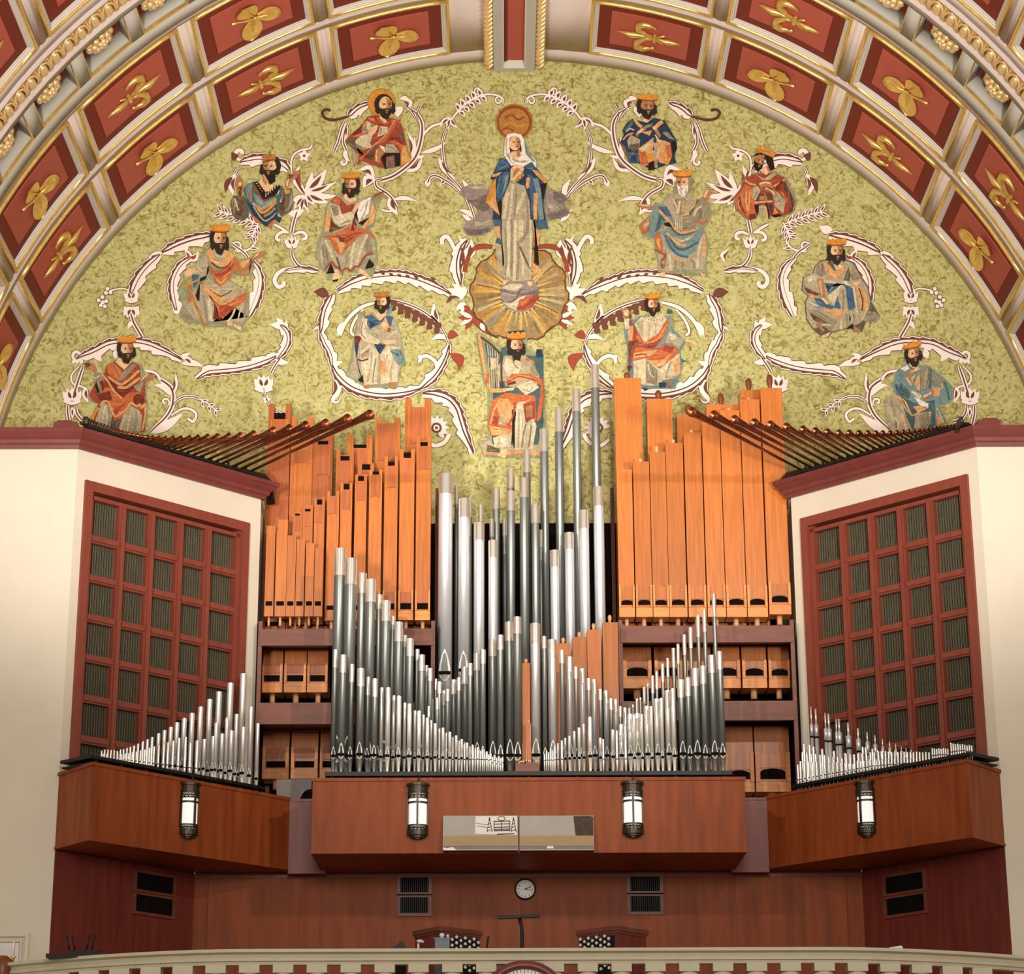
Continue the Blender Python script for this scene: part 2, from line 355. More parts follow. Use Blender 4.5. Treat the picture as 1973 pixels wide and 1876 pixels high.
# one coffer: rings of moulding around a red field, made at the crown and turned round the vault axis
def lp(x, y, r): # local: tangential metres, metres toward the nave, outward from the face
    a = x/RV; return ((RV+r)*math.sin(a), -y, (RV+r)*math.cos(a))
def coffer_meshes(L):
    hw = math.radians(HW)*RV; n = 6
    def loop(o, r):
        xs = [-hw+o+(2*hw-2*o)*i/n for i in range(n+1)]
        return [lp(x, o, r) for x in xs]+[lp(x, L-o, r) for x in xs[::-1]]
    def rings(b, prof, m=0, smooth=False):
        ls = [loop(o, r) for o, r in prof]; N_ = len(ls[0]); vs = sum(ls, [])
        b.add(vs, [(k*N_+i, k*N_+(i+1) % N_, (k+1)*N_+(i+1) % N_, (k+1)*N_+i) for k in range(len(ls)-1) for i in range(N_)], m, smooth)
    def fill(b, o, r, m):
        ls = loop(o, r); h = n+1
        b.add(ls, [(i, i+1, 2*h-2-i, 2*h-1-i) for i in range(n)], m)
    g = MB(); rings(g, [(0, .02), (.0, -.014), (.014, -.042), (.04, -.046), (.06, -.02), (.06, .02)], 0, True)
    iv = MB(); rings(iv, [(.06, .02), (.06, -.008), (.078, -.014), (.085, .004), (.11, .008), (.116, .028), (.138, .03), (.142, .052)])
    p = MB(); rings(p, [(.14, .052), (.36, .052)], 0); rings(p, [(.36, .052), (.36, .036)], 1); fill(p, .36, .036, 1)
    return p.mesh('coffer', [M['darkred'], M['red']]), g.mesh('gilt_frame', M['gold']), iv.mesh('ivory_frame', M['ivory'])
def petal(b, base, ang, ln, wd, r0, cup=.05, n=9):
    """cupped leaf in the tangent plane"""
    ux, uy = math.cos(ang), math.sin(ang); vs = []; m = 4
    for i in range(n+1):
        t = i/n; w_ = wd*max(0, math.sin(PI*min(1, .06+.94*t**1.25)))**.55+.004
        for j in range(-m, m+1):
            q = j/m; x = base[0]+ux*ln*t-uy*w_*q; y = base[1]+uy*ln*t+ux*w_*q
            vs.append(lp(x, y, r0-.035-cup*(q*q)*t+.02*(1-abs(q))*0-.05*t*t))
    k = 2*m+1
    fs = [(i*k+j, i*k+j+1, (i+1)*k+j+1, (i+1)*k+j) for i in range(n) for j in range(k-1)]
    b.add(vs, fs, 0, True)
def stalk(b, pts, r): b.tube([lp(*p) for p in pts], r, 6)
def trefoil(L):
    b = MB(); c = (-.05, L/2-.02); r0 = .05
    for a, pl_, pw_ in ((math.radians(190), .4, .2), (math.radians(68), .5, .19), (math.radians(-72), .5, .19)):
        petal(b, (c[0]+.05*math.cos(a), c[1]+.05*math.sin(a)), a, pl_, pw_, r0, .03)
        stalk(b, [(c[0], c[1], r0-.05), (c[0]+.2*math.cos(a), c[1]+.2*math.sin(a), r0-.075), (c[0]+.33*math.cos(a), c[1]+.33*math.sin(a), r0-.085)], [.022, .014, .006])
    stalk(b, [(c[0], c[1], r0-.06), (c[0]+.15, c[1]+.02, r0-.05), (c[0]+.3, c[1]+.1, r0-.04), (c[0]+.42, c[1]+.16, r0-.05)], [.026, .02, .02, .03])
    b.ball(lp(c[0], c[1], r0-.06), .045, .045, .03)
    return b.mesh('trefoil', M['gold'])
def fleur(L):
    b = MB(); y = L/2; r0 = .05
    stalk(b, [(-.58, y, r0-.05), (-.46, y, r0-.06), (-.28, y, r0-.075), (-.12, y, r0-.06), (.1, y, r0-.05)], [.008, .03, .065, .035, .03])
    for sg in (-1, 1):
        stalk(b, [(.1, y+sg*.03, r0-.05), (-.06, y+sg*.07, r0-.06), (-.2, y+sg*.22, r0-.07), (-.2, y+sg*.36, r0-.075), (-.08, y+sg*.42, r0-.07), (.06, y+sg*.36, r0-.06), (.1, y+sg*.33, r0-.05)], [.025, .04, .07, .075, .055, .026, .035])
        stalk(b, [(.12, y+sg*.03, r0-.05), (.2, y+sg*.1, r0-.05), (.27, y+sg*.15, r0-.05)], [.025, .025, .012])
    b.obox(lp(.1, y, r0-.06), (1, 0, 0), (0, 1, 0), (0, 0, 1), .03, .1, .03)
    stalk(b, [(.1, y, r0-.05), (.22, y, r0-.06), (.34, y, r0-.07), (.46, y, r0-.06), (.58, y, r0-.05)], [.03, .03, .055, .035, .008])
    return b.mesh('fleur_de_lis', M['gold'])
def inst(name, me, parent, loc, roty, flip=1):
    o = bpy.data.objects.new(name, me); COL.objects.link(o); o.parent = parent; o.location = loc; o.rotation_euler = (0, roty, 0)
    if flip < 0: o.scale = (-1, 1, 1)
    return o
cof = {}
for ri, (d0, d1) in enumerate(ROWS):
    L = round(d1-d0, 3); cm = coffer_meshes(L); tm, fm = trefoil(L), fleur(L)
    for sg in (-1, 1):
        for k, ph in enumerate(PH):
            if ri >= 2 and k in (0,): continue
            o = inst('coffer', cm[0], ceiling, (XS, YM-d0, ZC), math.radians(sg*ph))
            inst('gilt_frame', cm[1], o, (0, 0, 0), 0); inst('ivory_frame', cm[2], o, (0, 0, 0), 0)
            tre = (k+ri) % 2 == (0 if sg < 0 else 1)
            inst('trefoil' if tre else 'fleur_de_lis', tm if tre else fm, o, (0, 0, 0), 0, 1 if sg > 0 else -1)
# blue-grey band with rosette recesses
b = MB(); cyl_box(b, -92, 92, 4.66, 5.0, -.03, .3, seg=60); cyl_box(b, -92, 92, 5.84, 6.06, -.03, .3, seg=60); cyl_box(b, -92, 92, 5.0, 5.84, .27, .3, 0, 60)
CAV = [3.45+6.92*k for k in range(13)]
for sg in (-1, 1):
    for c in CAV:
        cyl_box(b, sg*(c+2.72), sg*(c+4.2), 5.0, 5.84, -.03, .27)
    cyl_box(b, 0, sg*.73, 5.0, 5.84, -.03, .5)
band = b.build('rosette_band', M['bluegrey'], ceiling)
b = MB(); hwc = math.radians(2.72)*RV
for y0_, y1_, x0_, x1_ in ((5.0, 5.045, -hwc, hwc), (5.045, 5.84, -hwc, -hwc+.012), (5.025, 5.84, hwc-.012, hwc)):
    for i in range(4):
        xa = x0_+(x1_-x0_)*i/4; xb = x0_+(x1_-x0_)*(i+1)/4
        b.hexa([lp(xa, y0_, -.036), lp(xb, y0_, -.036), lp(xb, y1_, -.036), lp(xa, y1_, -.036), lp(xa, y0_, .0), lp(xb, y0_, .0), lp(xb, y1_, .0), lp(xa, y1_, .0)])
edge_me = b.mesh('gilt_edge', M['gold'])
b = MB(); b.hexa([lp(-hwc+.03, 5.1, .24), lp(hwc-.03, 5.1, .24), lp(hwc-.03, 5.82, .24), lp(-hwc+.03, 5.82, .24), lp(-hwc+.03, 5.1, .27), lp(hwc-.03, 5.1, .27), lp(hwc-.03, 5.82, .27), lp(-hwc+.03, 5.82, .27)])
back_me = b.mesh('recess_back', M['darkred'])
b = MB(); cy = 5.44; rr = random.Random(3)
for ringn, (rad, cnt, hh) in enumerate(((.21, 9, .15), (.14, 7, .09), (.06, 5, .05))):
    for i in range(cnt):
        a = 2*PI*(i+.5*ringn)/cnt; p = lp(rad*math.cos(a), cy+rad*math.sin(a), hh); b.ball(p, .085*(1-ringn*.2), .085*(1-ringn*.2), .05, 0, 7, 4)
b.ball(lp(0, cy, .03), .04, .04, .04); b.lathe(lp(0, cy, .25), [(.2, 0), (.22, -.06), (.12, -.12)], 12)
ros_me = b.mesh('rosette', M['palegold'])
for sg in (-1, 1):
    for c in CAV[3:11]:
        ph = math.radians(sg*c)
        o = inst('recess_back', back_me, ceiling, (XS, YM, ZC), ph)
        inst('gilt_edge', edge_me, o, (0, 0, 0), 0); inst('rosette', ros_me, o, (0, 0, 0), 0)
# egg-and-dart moulding
b = MB(); cyl_box(b, -92, 92, 6.06, 6.12, -.1, .3, 0, 60); cyl_box(b, -92, 92, 6.54, 6.6, -.06, .3, 0, 60); b2 = MB(); cyl_box(b2, -92, 92, 6.12, 6.54, -.02, .3, 0, 60)
b.build('moulding_fillet', M['grey'], ceiling); b2.build('egg_moulding', M['gold'], ceiling)
ep = 1.73; et = math.radians(ep)*RV; b = MB()
b.ball(lp(0, 6.33, -.05), .075, .15, .07, 0, 9, 6)
b.tube([lp(-.115, 6.16, -.05), lp(-.125, 6.32, -.075), lp(-.08, 6.48, -.07), lp(0, 6.525, -.06), lp(.08, 6.48, -.07), lp(.125, 6.32, -.075), lp(.115, 6.16, -.05)], .02, 5)
b.tube([lp(et/2, 6.14, -.03), lp(et/2, 6.3, -.07), lp(et/2, 6.52, -.05)], [.012, .022, .006], 5)
egg_me = b.mesh('egg', M['palegold'])
for sg in (-1, 1):
    for k in range(17, 42): inst('egg', egg_me, ceiling, (XS, YM, ZC), math.radians(sg*(k*ep+.4)))
# crown rib with rope mouldings
b = MB(); x0, x1 = at(951, 120, YM).x, at(1030, 120, YM).x; zr = ZC+RV; zb = zr-.22
rx0, rx1 = at(968, 112, YM).x, at(1012, 112, YM).x
b.box(x0, rx0, YM-11.4, YM-.02, zb, zr+.2); b.box(rx1, x1, YM-11.4, YM-.02, zb, zr+.2); b.box(rx0, rx1, YM-.13, YM-.02, zb, zr+.2)
rib = b.build('crown_rib', M['bluegrey'], ceiling)
b = MB(); b.hexa([(rx0, YM-.13, zb), (rx1, YM-.13, zb), (rx1, YM-.13, zb+.01), (rx0, YM-.13, zb+.01), (rx0+.04, YM-.24, zb+.1), (rx1-.04, YM-.24, zb+.1), (rx1-.04, YM-.13, zb+.1), (rx0+.04, YM-.13, zb+.1)])
b.box(rx0, rx0+.025, YM-11.4, YM-.13, zb+.005, zr); b.box(rx1-.025, rx1, YM-11.4, YM-.13, zb+.005, zr); b.build('rib_bevel', M['ivory'], rib)
b = MB(); b.box(rx0+.02, rx1-.02, YM-11.4, YM-.13, zb+.1, zb+.2); b.build('rib_panel', M['red'], rib)
b = MB(); b.box(rx0+.02, rx0+.09, YM-11.4, YM-.2, zb+.085, zb+.1); b.build('rib_panel_border', M['darkred'], rib)
for xa in (x0-.085, x1+.085):
    r_ = MB(); n = 150; vs = []
    r_.tube([(xa, YM-.03-i*.35, zr-.12) for i in range(33)], .085, 10)
    for i in range(75):
        y = YM-.06-i*.15; r_.tube([(xa-.085, y, zr-.06), (xa-.06, y-.03, zr-.185), (xa+.0, y-.08, zr-.215), (xa+.06, y-.13, zr-.185), (xa+.085, y-.16, zr-.08)], [.012, .03, .034, .03, .012], 5)
    r_.build('rope_moulding', M['palegold'], ceiling)
# ------------------------------------------------------------------ cantilevered organ boxes and gallery panelling
BZ0, BZ1, CY = 4.89, 5.95, 32.1
CX0, CX1 = at(601, 1570, CY).x, at(1437, 1570, CY).x
def topthing(b, name, mats, loc, label, cat, group=None): return tag(b.build(name, mats, None, loc), label, cat, group)
b = MB(); b.box(CX0, CX1, CY, 33.98, BZ0, BZ1); b.box(CX0-.015, CX1+.015, CY-.02, CY+.05, BZ1-.035, BZ1+.012); b.box(CX0-.008, CX1+.008, CY-.012, CY+.05, BZ0-.005, BZ0+.03)
topthing(b, 'organ_box', M['panelwood'], (0, CY, BZ0), 'wide central cherry wood organ box holding the middle pipes', 'organ box', 'cantilevered organ boxes')
EX, EY, HX, HY, JX, JY = 6.01, 30.83, 3.56, 33.66, 6.62, 31.63
KX = 4.98
for s, side in ((-1, 'left'), (1, 'right')):
    plan = [(s*EX, EY), (s*JX, JY-.01), (s*(BX+.0), BY-.02), (s*HX, 33.98), (s*HX, HY)]
    if s > 0: plan = plan
    b = MB(); pl = plan if s > 0 else plan[::-1]
    b.prism(pl, BZ0, BZ1)
    for (xa, ya), (xb, yb) in (((s*HX, HY), (s*EX, EY)), ((s*EX, EY), (s*JX, JY-.02))):
        d = Vector((xb-xa, yb-ya, 0)); ln = d.length; d.normalize(); nn = Vector((d.y, -d.x, 0)); nn = nn if nn.y < 0 else -nn
        c = Vector(((xa+xb)/2, (ya+yb)/2, BZ1-.012)); b.obox(c, d, nn, (0, 0, 1), ln/2+.01, .018, .024)
        c.z = BZ0+.012; b.obox(c, d, nn, (0, 0, 1), ln/2+.005, .01, .018)
    topthing(b, 'organ_box', M['panelwood'], (s*5, 32.5, BZ0), 'angled cherry wood organ box under the %s lattice grille' % side, 'organ box', 'cantilevered organ boxes')
    b = MB(); sp_ = [(s*EX*.995, EY+.02), (s*(JX+.25), JY+.3), (s*(KX+.3), 34.35), (s*HX, 34.35), (s*HX, HY+.05)]
    b.prism(sp_ if s > 0 else sp_[::-1], BZ0+.002, BZ0+.03); tag(b.build('trim_%d' % (5 if s < 0 else 6), M['panelwood2']), kind='structure')
    # recessed infill between the boxes
    b = MB(); x = sorted((s*3.0, s*HX)); b.box(x[0], x[1], HY, HY+.1, BZ0-.06, BZ1-.02); b.box(x[0], x[1], HY-.015, HY, BZ1-.05, BZ1-.01); b.box(x[0], x[1], HY-.015, HY, BZ0-.06, BZ0-.02)
    tag(b.build('trim_%d' % (3 if s < 0 else 4), M['panelwood2']), kind='structure')
# lower gallery panelling: boards with joints
PY = 34.0; KX = 4.98
seams = [at(p, 1750, PY).x for p in (376, 400, 623, 765, 1000, 1187, 1418, 1632, 1662)]
seams[0], seams[-1] = -KX, KX
b = MB(); b.box(-KX, KX, PY+.03, PY+.12, GAL, BZ0); wl = tag(b.build('wall_gallery_back', M['panelwood2']), kind='structure')
for xa, xb in zip(seams, seams[1:]):
    b = MB(); b.box(xa+.004, xb-.004, PY, PY+.03, GAL, BZ0-.02); b.build('panel', M['panelwood'], wl)
b = MB(); b.box(-KX, KX, PY-.03, PY, BZ0-.075, BZ0-.035); b.build('moulding', M['panelwood2'], wl)
zr_ = at(1000, 1852, PY-.02).z
for s, side in ((-1, 'left'), (1, 'right')):
    d = Vector((s*(WX-KX), WY-PY, 0)); L_ = d.length; d.normalize(); nn = Vector((d.y, -d.x, 0)); nn = nn if nn.y < 0 else -nn
    b = MB(); c = Vector((s*KX, PY, (GAL+BZ0)/2))+d*(L_/2)-nn*.06; b.obox(c, d, nn, (0, 0, 1), L_/2, .05, (BZ0-GAL)/2)
    wa = tag(b.build('wall_gallery_'+side, M['panelwood2']), kind='structure')
    for k in range(1):
        b = MB(); c = Vector((s*KX, PY, (GAL+BZ0)/2-.01))+d*(L_/2); b.obox(c-nn*.0, d, nn, (0, 0, 1), L_/2-.006, .012, (BZ0-GAL)/2-.01); b.build('panel', M['panelwood2'], wa)
# gallery floor
b = MB(); b.prism([(-7.2, 26.0), (7.2, 26.0), (WX+.3, 31.7), (KX, 35.5), (-KX, 35.5), (-WX-.3, 31.7)], GAL-.3, GAL); tag(b.build('floor_gallery', M['floor']), kind='structure')
# vents
def vent(p0, ax, nn, wdt, hgt, label):
    """two grilles one above the other in a thin frame"""
    t = thing('air_vent', p0, label, 'vent', 'paired air vents of the gallery panelling'); ax, nn = Vector(ax), Vector(nn); z = Vector((0, 0, 1))
    for k in (1, -1):
        c = Vector(p0)+z*(k*hgt*.27)
        b = MB()
        for q in (1, -1): b.obox(c+z*(q*(hgt*.21+.02))+nn*.015, ax, nn, z, wdt/2+.05, .018, .022); b.obox(c+ax*(q*(wdt/2+.025))+nn*.015, ax, nn, z, .025, .018, hgt*.21)
        f = b.build('vent_frame', M['framewood'], t)
        b = MB(); b.obox(c+nn*.002, ax, nn, z, wdt/2, .006, hgt*.21); b.build('vent_back', M['void'], f)
        b = MB()
        for i in range(14): b.obox(c+ax*((i-6.5)*wdt/14)+nn*.012, ax, nn, z, .006, .008, hgt*.21)
        tag(b.build('vent_slats', M['black'], f), kind='stuff')
for (x0_, x1_, y0_, y1_, nm) in ((765, 832, 1692, 1756, 'left'), (1208, 1278, 1689, 1754, 'right')):
    p = at((x0_+x1_)/2, (y0_+y1_)/2, PY); w_ = at(x1_, 1720, PY).x-at(x0_, 1720, PY).x
    vent((p.x, PY, p.z), (1, 0, 0), (0, -1, 0), w_-.1, .56, 'paired dark air vent in the back panelling, %s of the round wall clock' % nm)
for s, (px, py), nm in ((-1, (295, 1723), 'left'), (1, (1746, 1722), 'right')):
    d = Vector((s*(WX-KX), WY-PY, 0)).normalized(); nn = Vector((d.y, -d.x, 0)); nn = nn if nn.y < 0 else -nn
    p = onplane(px, py, (s*KX, PY, 0), nn)+nn*.012
    vent(p, d, nn, .78, .58, 'paired dark air vent on the %s angled gallery panel' % nm)

# ------------------------------------------------------------------ metal pipes
MATS = [M['zinc'], M['slide'], M['lip'], M['void'], M['tin'], M['silver'], M['copper']]
def body_of(kind): return {'zinc': 0, 'tin': 4, 'silver': 5}[kind]
def pipe(px, ty, wpx, Y, z0, label, group, kind='zinc', slide=0, mouth=None, foot=None, seg=14, simple=False, scale=None, base=None, zin=None):
    """upright flue pipe: px, ty = top centre in the photograph, wpx = width in pixels, z0 = toe, mouth = height of the mouth"""
    p = at(px, ty, Y) if base is None else base
    ppm = FPX/((Y-0)*_ct+p.z*_st); r = wpx/2/ppm
    x = p.x; yy = p.y; zt = p.z; zm = mouth if mouth is not None else z0+.12
    bi = body_of(kind)
    zm = min(zm, zt-.1); r = max(r, .008)
    if simple:
        b = MB(); b.lathe((x, yy, z0), [(r*.35, 0), (r, zm-z0)], 8, bi, cap1=False); b.lathe((x, yy, zm), [(r, 0), (r, zt-zm)], 10, bi, cap0=False, cap1=False)
        b.lathe((x, yy, zt-.02), [(r*.93, -.04), (r*.93, .02)], 8, 3, cap1=False)
        b.lathe((x, yy, zt), [(r*1.05, -.03), (r*1.05, 0)], 10, 1, cap0=False, cap1=False)
        b.obox((x, yy-r*.98, zm+.012), (1, 0, 0), (0, 1, 0), (0, 0, 1), r*.7, r*.06, .008, 3)
        return tag(b.build('organ_pipe', MATS, None, (x, yy, z0)), label, 'organ pipe', group)
    t = thing('organ_pipe', (x, yy, z0), label, 'organ pipe', group)
    b = MB(); b.lathe((x, yy, z0), [(r*.3, 0), (r*.42, (zm-z0)*.3), (r, zm-z0)], seg, bi); b.build('foot', MATS, t)
    zs = zt-slide if slide else zt
    b = MB(); b.lathe((x, yy, zm), [(r, 0), (r, zs-zm)], seg, bi, cap1=False); b.lathe((x, yy, zs), [(r*.93, -.1), (r*.93, 0)], seg, 3, cap1=False); b.build('body', MATS, t)
    if slide:
        b = MB(); b.lathe((x, yy, zs), [(r*1.05, -.03), (r*1.05, zt-zs)], seg, 1, cap0=False, cap1=False); b.lathe((x, yy, zt), [(r*1.05, 0), (r*.95, 0)], seg, 1, cap0=False, cap1=False, smooth=False); b.lathe((x, yy, zs), [(r*.95, -.03), (r*.95, zt-zs)], seg, 3, cap0=True, cap1=False); b.build('tuning_slide', MATS, t)
    # mouth: pointed upper lip, dark slit, half-round lower lip
    hl = min(.55, r*3.2); q = .82*r; yo = yy-r*.72
    b = MB()
    ul = [(-q, 0), (q, 0), (q*.86, hl*.34), (q*.42, hl*.75), (0, hl), (-q*.42, hl*.75), (-q*.86, hl*.34)]
    b.face([(x+u, yo-r*.34*(1-abs(u)/r*.75), zm+.03+r*.2+v) for u, v in ul], 2)
    ll = [(-q, 0), (-q*.75, -hl*.14), (-q*.3, -hl*.28), (0, -hl*.32), (q*.3, -hl*.28), (q*.75, -hl*.14), (q, 0)]
    b.face([(x+u, yo-r*.34*(1-abs(u)/r*.75)+r*.0, zm+v) for u, v in ll], 2)
    b.obox((x, yo-r*.3, zm+.015+r*.1), (1, 0, 0), (0, 1, 0), (0, 0, 1), q, r*.02, .015+r*.1, 3)
    b.build('mouth', MATS, t)
    return t
Z0 = BZ1+.01
# rack board of the middle chest
ZR = at(1000, 1492, CY+.15).z
b = MB(); xa, xb = at(626, 1492, CY+.12).x, at(1411, 1492, CY+.12).x
b.box(xa, xb, CY+.12, CY+1.75, ZR-.015, ZR+.045)
for k in range(9): x = xa+.1+k*(xb-xa-.2)/8; b.box(x-.02, x+.02, CY+.2, CY+.24, BZ1, ZR)
b.box(xa+.02, xb-.02, CY+.3, CY+1.7, BZ1, BZ1+.03)
topthing(b, 'rack_board', M['rackblack'], (0, CY+.2, BZ1), 'black rack board along the top of the central organ box', 'rack board', 'pipe rack boards')
FLf = [(646.6, 1252, 10), (661.3, 1262, 13), (678, 1280, 10), (695.5, 1288, 14), (709.6, 1305, 9), (722.8, 1308, 11), (735.8, 1325, 8), (748, 1325, 10), (758.8, 1340, 7.5), (769, 1341, 9.5), (780, 1354, 7), (789, 1356, 9), (799.5, 1369, 6.5), (807.5, 1370, 8.3), (816, 1377, 6), (823.7, 1383, 7.6), (831, 1388, 5.5), (838.7, 1394, 7), (846.6, 1403, 5), (853.6, 1402, 6.6), (859.8, 1412, 4.6), (866.8, 1410, 6.2), (872.5, 1420, 4.5), (879, 1417, 5.8), (884.5, 1427, 4.4), (889.7, 1424, 5.6), (895, 1433, 4.2), (900, 1431, 5.2), (905.3, 1438, 4), (910.8, 1435, 5), (915.6, 1442, 3.9), (920.5, 1440, 4.8), (925.2, 1447, 3.7), (929.8, 1443, 4.5), (933.9, 1451, 3.6), (938, 1448, 4.3), (941.7, 1454, 3.5), (945.3, 1452, 4.1), (949.2, 1458, 3.4), (953, 1454, 3.9), (957, 1460, 3.3), (961, 1456, 3.7), (964.7, 1461, 3.1), (968.5, 1458, 3.5)]
FRf = [(1049, 1453, 3.2), (1053, 1446, 3.6), (1057, 1450, 3.2), (1061, 1442, 3.9), (1065, 1446, 3.3), (1068.8, 1438, 4.2), (1075, 1432, 4.5), (1082.5, 1427, 4.8), (1089, 1422, 5.2), (1097, 1418, 5.6), (1106.5, 1409, 6), (1115.5, 1402, 6.4), (1124.5, 1395, 6.8), (1136.2, 1382, 9), (1156.5, 1422, 6.6), (1162, 1424, 4), (1180.5, 1406, 8), (1188, 1408, 5), (1196.5, 1396, 10), (1204.5, 1398, 5), (1213.4, 1376, 11), (1221, 1378, 6), (1227.6, 1375, 13), (1236, 1376, 6), (1246, 1361, 12), (1254.5, 1361, 6), (1265, 1347, 12), (1274, 1345, 7), (1286, 1330.5, 12.5), (1296, 1326.5, 9), (1311.7, 1310, 14.5), (1325, 1306, 10.5), (1339, 1288, 15.5), (1354, 1283, 11), (1371, 1263, 15), (1386, 1255.6, 12)]
BLr = [(656, 1058, 23), (676.5, 1077, 22), (698, 1105, 17), (714.7, 1117, 19), (731, 1146, 12), (744, 1158, 17), (756.5, 1188, 11), (768.5, 1199, 16), (779.5, 1224, 10), (790, 1231, 14.5), (804, 1251, 9), (812.6, 1262, 13), (821.5, 1282, 8), (829, 1288, 10), (839.5, 1308, 7), (846.6, 1314, 9)]
BMr = [(818.5, 1363, 7), (826, 1361, 6), (834, 1347, 9), (842.5, 1345, 7), (854.5, 1331, 12), (862.5, 1328, 8), (874, 1310, 12), (884, 1306, 9), (896, 1286, 15), (906, 1278, 9), (919.6, 1260, 15), (930.5, 1252, 11), (949.5, 1231, 16), (964, 1224, 12), (982, 1199, 18), (996.5, 1189, 15)]
BRr = [(1031, 1202, 19), (1048.6, 1226, 9), (1063.5, 1233, 17), (1082.5, 1253, 10), (1097, 1266, 14), (1109.5, 1285, 8), (1121.6, 1289, 13), (1134, 1307, 8), (1144.5, 1310, 11), (1156.5, 1328, 7), (1167.3, 1331, 10), (1177, 1346, 7), (1186, 1348, 9), (1195, 1361, 6), (1204, 1364, 9)]
STr = [(1212.8, 1364, 6), (1219.5, 1358, 4.5), (1227.2, 1347, 7), (1233.8, 1344, 5), (1241.3, 1324, 7), (1247.8, 1318, 5), (1257, 1302, 7.5), (1264.9, 1294, 5.5), (1276.4, 1279, 7.5), (1286, 1268, 6), (1297.2, 1249, 7.8), (1306, 1241, 6.2), (1318.2, 1223, 8), (1330, 1209, 7.6), (1344.6, 1186, 8.2), (1356.8, 1175, 8), (1375, 1144, 8)]
def rank(data, Y0, Y1, z0, desc, group, kind, slidef, zmf, fin):
    n = len(data)
    for i, (px, ty, wd) in enumerate(data):
        Y = Y0 if (i % 2 == 1) == (desc != 'x') else Y1
        k = kind(i, px) if callable(kind) else kind
        name = {'zinc': 'dull grey', 'tin': 'shiny tin', 'silver': 'bright silver'}[k]
        sl = slidef(ty, wd)
        pipe(px, ty, wd, Y, z0, '%s pipe, %s from left %s' % (name, nth(i+1), desc), group, k, sl, zmf(Y, wd), simple=wd < 5.2, seg=12 if wd < 14 else 18)
zm0 = lambda Y, wd: at(1000, 1459 if Y > CY+.5 else 1455 + (10-wd)*.5, Y).z
sl0 = lambda ty, wd: .0055*wd**1.15+.12 if wd > 5 else 0
rank(FLf, CY+.35, CY+.5, Z0, 'in the low row left of centre', 'front row pipes left of the middle gap', lambda i, px: 'zinc' if i < 6 else 'tin', lambda t_, w_: .24 if w_ > 7 else 0, lambda Y, wd: at(1000, 1458+(10-min(wd, 12))*1.1, Y).z, None)
rank(FRf, CY+.35, CY+.5, Z0, 'in the low row right of centre', 'front row pipes right of the middle gap', lambda i, px: 'tin' if px < 1300 else 'zinc', lambda t_, w_: .24 if w_ > 8 else 0, lambda Y, wd: at(1000, 1459+(10-min(wd, 12))*1.1, Y).z, None)
rank(BLr, CY+.75, CY+.88, Z0, 'in the tall rank falling from the left', 'tall grey rank of the left middle', 'zinc', lambda t_, w_: .018*w_-.02 if w_ > 8 else .14, zm0, None)
rank(BMr, CY+.72, CY+.92, Z0, 'in the rank rising to the centre', 'rank rising to the middle', 'zinc', lambda t_, w_: .012*w_+.05, zm0, None)
rank(BRr, CY+.72, CY+.92, Z0, 'in the rank falling right of centre', 'rank falling right of the middle', lambda i, px: 'silver' if i % 2 == 0 else 'zinc', lambda t_, w_: .012*w_+.05, zm0, None)
rank(STr, CY+1.0, CY+1.12, Z0, 'in the slender rank rising rightwards', 'slender string pipes of the right middle', 'zinc', lambda t_, w_: .2+(1360-t_)*.0006, zm0, None)
# small case at the middle gap with flowers in front of it
t = thing('planter_box', at(1015, 1487, CY+.2)+Vector((0, 0, 0)), 'small brown box topped by a string of little bulbs at the middle gap', 'box')
b = MB(); p0, p1 = at(993, 1484, CY+.2), at(1039, 1470, CY+.2); b.box(p0.x, p1.x, CY+.2, CY+.5, ZR+.045, p1.z); b.build('case', M['framewood'], t)
b = MB(); rr = random.Random(5)
for k in range(16):
    x = p0.x+(p1.x-p0.x)*rr.random(); b.ball((x, CY+.24+.2*rr.random(), p1.z+.03+.05*rr.random()), .018, .018, .018, 0, 6, 4)
tag(b.build('bulb_string', M['palegold'], t), kind='stuff')
# tall silver and grey basses behind
ZB = 5.2
b = MB(); b.box(-1.55, 1.6, 34.15, 35.25, GAL, ZB-.05); b.box(-1.6, 1.65, 34.13, 35.3, ZB-.05, ZB)
topthing(b, 'wind_chest', M['void'], (0, 34.15, GAL), 'dark wind chest under the tall silver pipes', 'wind chest')
TALLF = [(859, 915, 27, .3), (894, 962, 22, .28), (923, 1008, 20.5, .26), (949.7, 1042, 18, .25), (1068.6, 1061, 18, .24), (1096.8, 1027, 18.5, .24), (1124.6, 984, 19.5, .27), (1152.7, 939, 20, .29)]
for i, (px, ty, wd, sl) in enumerate(TALLF):
    side = 'left' if i < 4 else 'right'
    rk = ['outermost', 'second', 'third', 'innermost'][i if i < 4 else 7-i]
    zm = at(859, 1302, 34.3).z if i == 0 else at(894, 1296, 34.3).z if i == 1 else 6.6
    pipe(px, ty, wd, 34.3, ZB, 'tall bright silver pipe, %s of the four %s of centre' % (rk, side), 'bright silver bass pipes', 'silver', sl, zm, seg=22)
TALLB = [(984, 947, 16, 34.55, .3), (1009.5, 922, 17, 34.55, .3), (1031, 973, 15, 34.6, .28), (984, 904, 14, 34.95, .3), (1015, 867.5, 14, 34.95, .36), (1048, 827.5, 16, 34.95, .36), (1076.6, 789, 16, 34.95, .37), (1110, 750, 16, 34.95, .37), (1146, 704, 16, 34.95, .38), (956, 941, 14, 34.95, .33), (1041.5, 1021, 8, 34.75, .26), (926, 973, 8, 34.75, .25), (905, 960, 9, 34.95, .3), (880, 936, 8, 34.75, .28), (947, 1000, 8, 34.75, .27), (972.7, 998, 9, 34.95, .27)]
ordb = sorted(range(len(TALLB)), key=lambda i: TALLB[i][0])
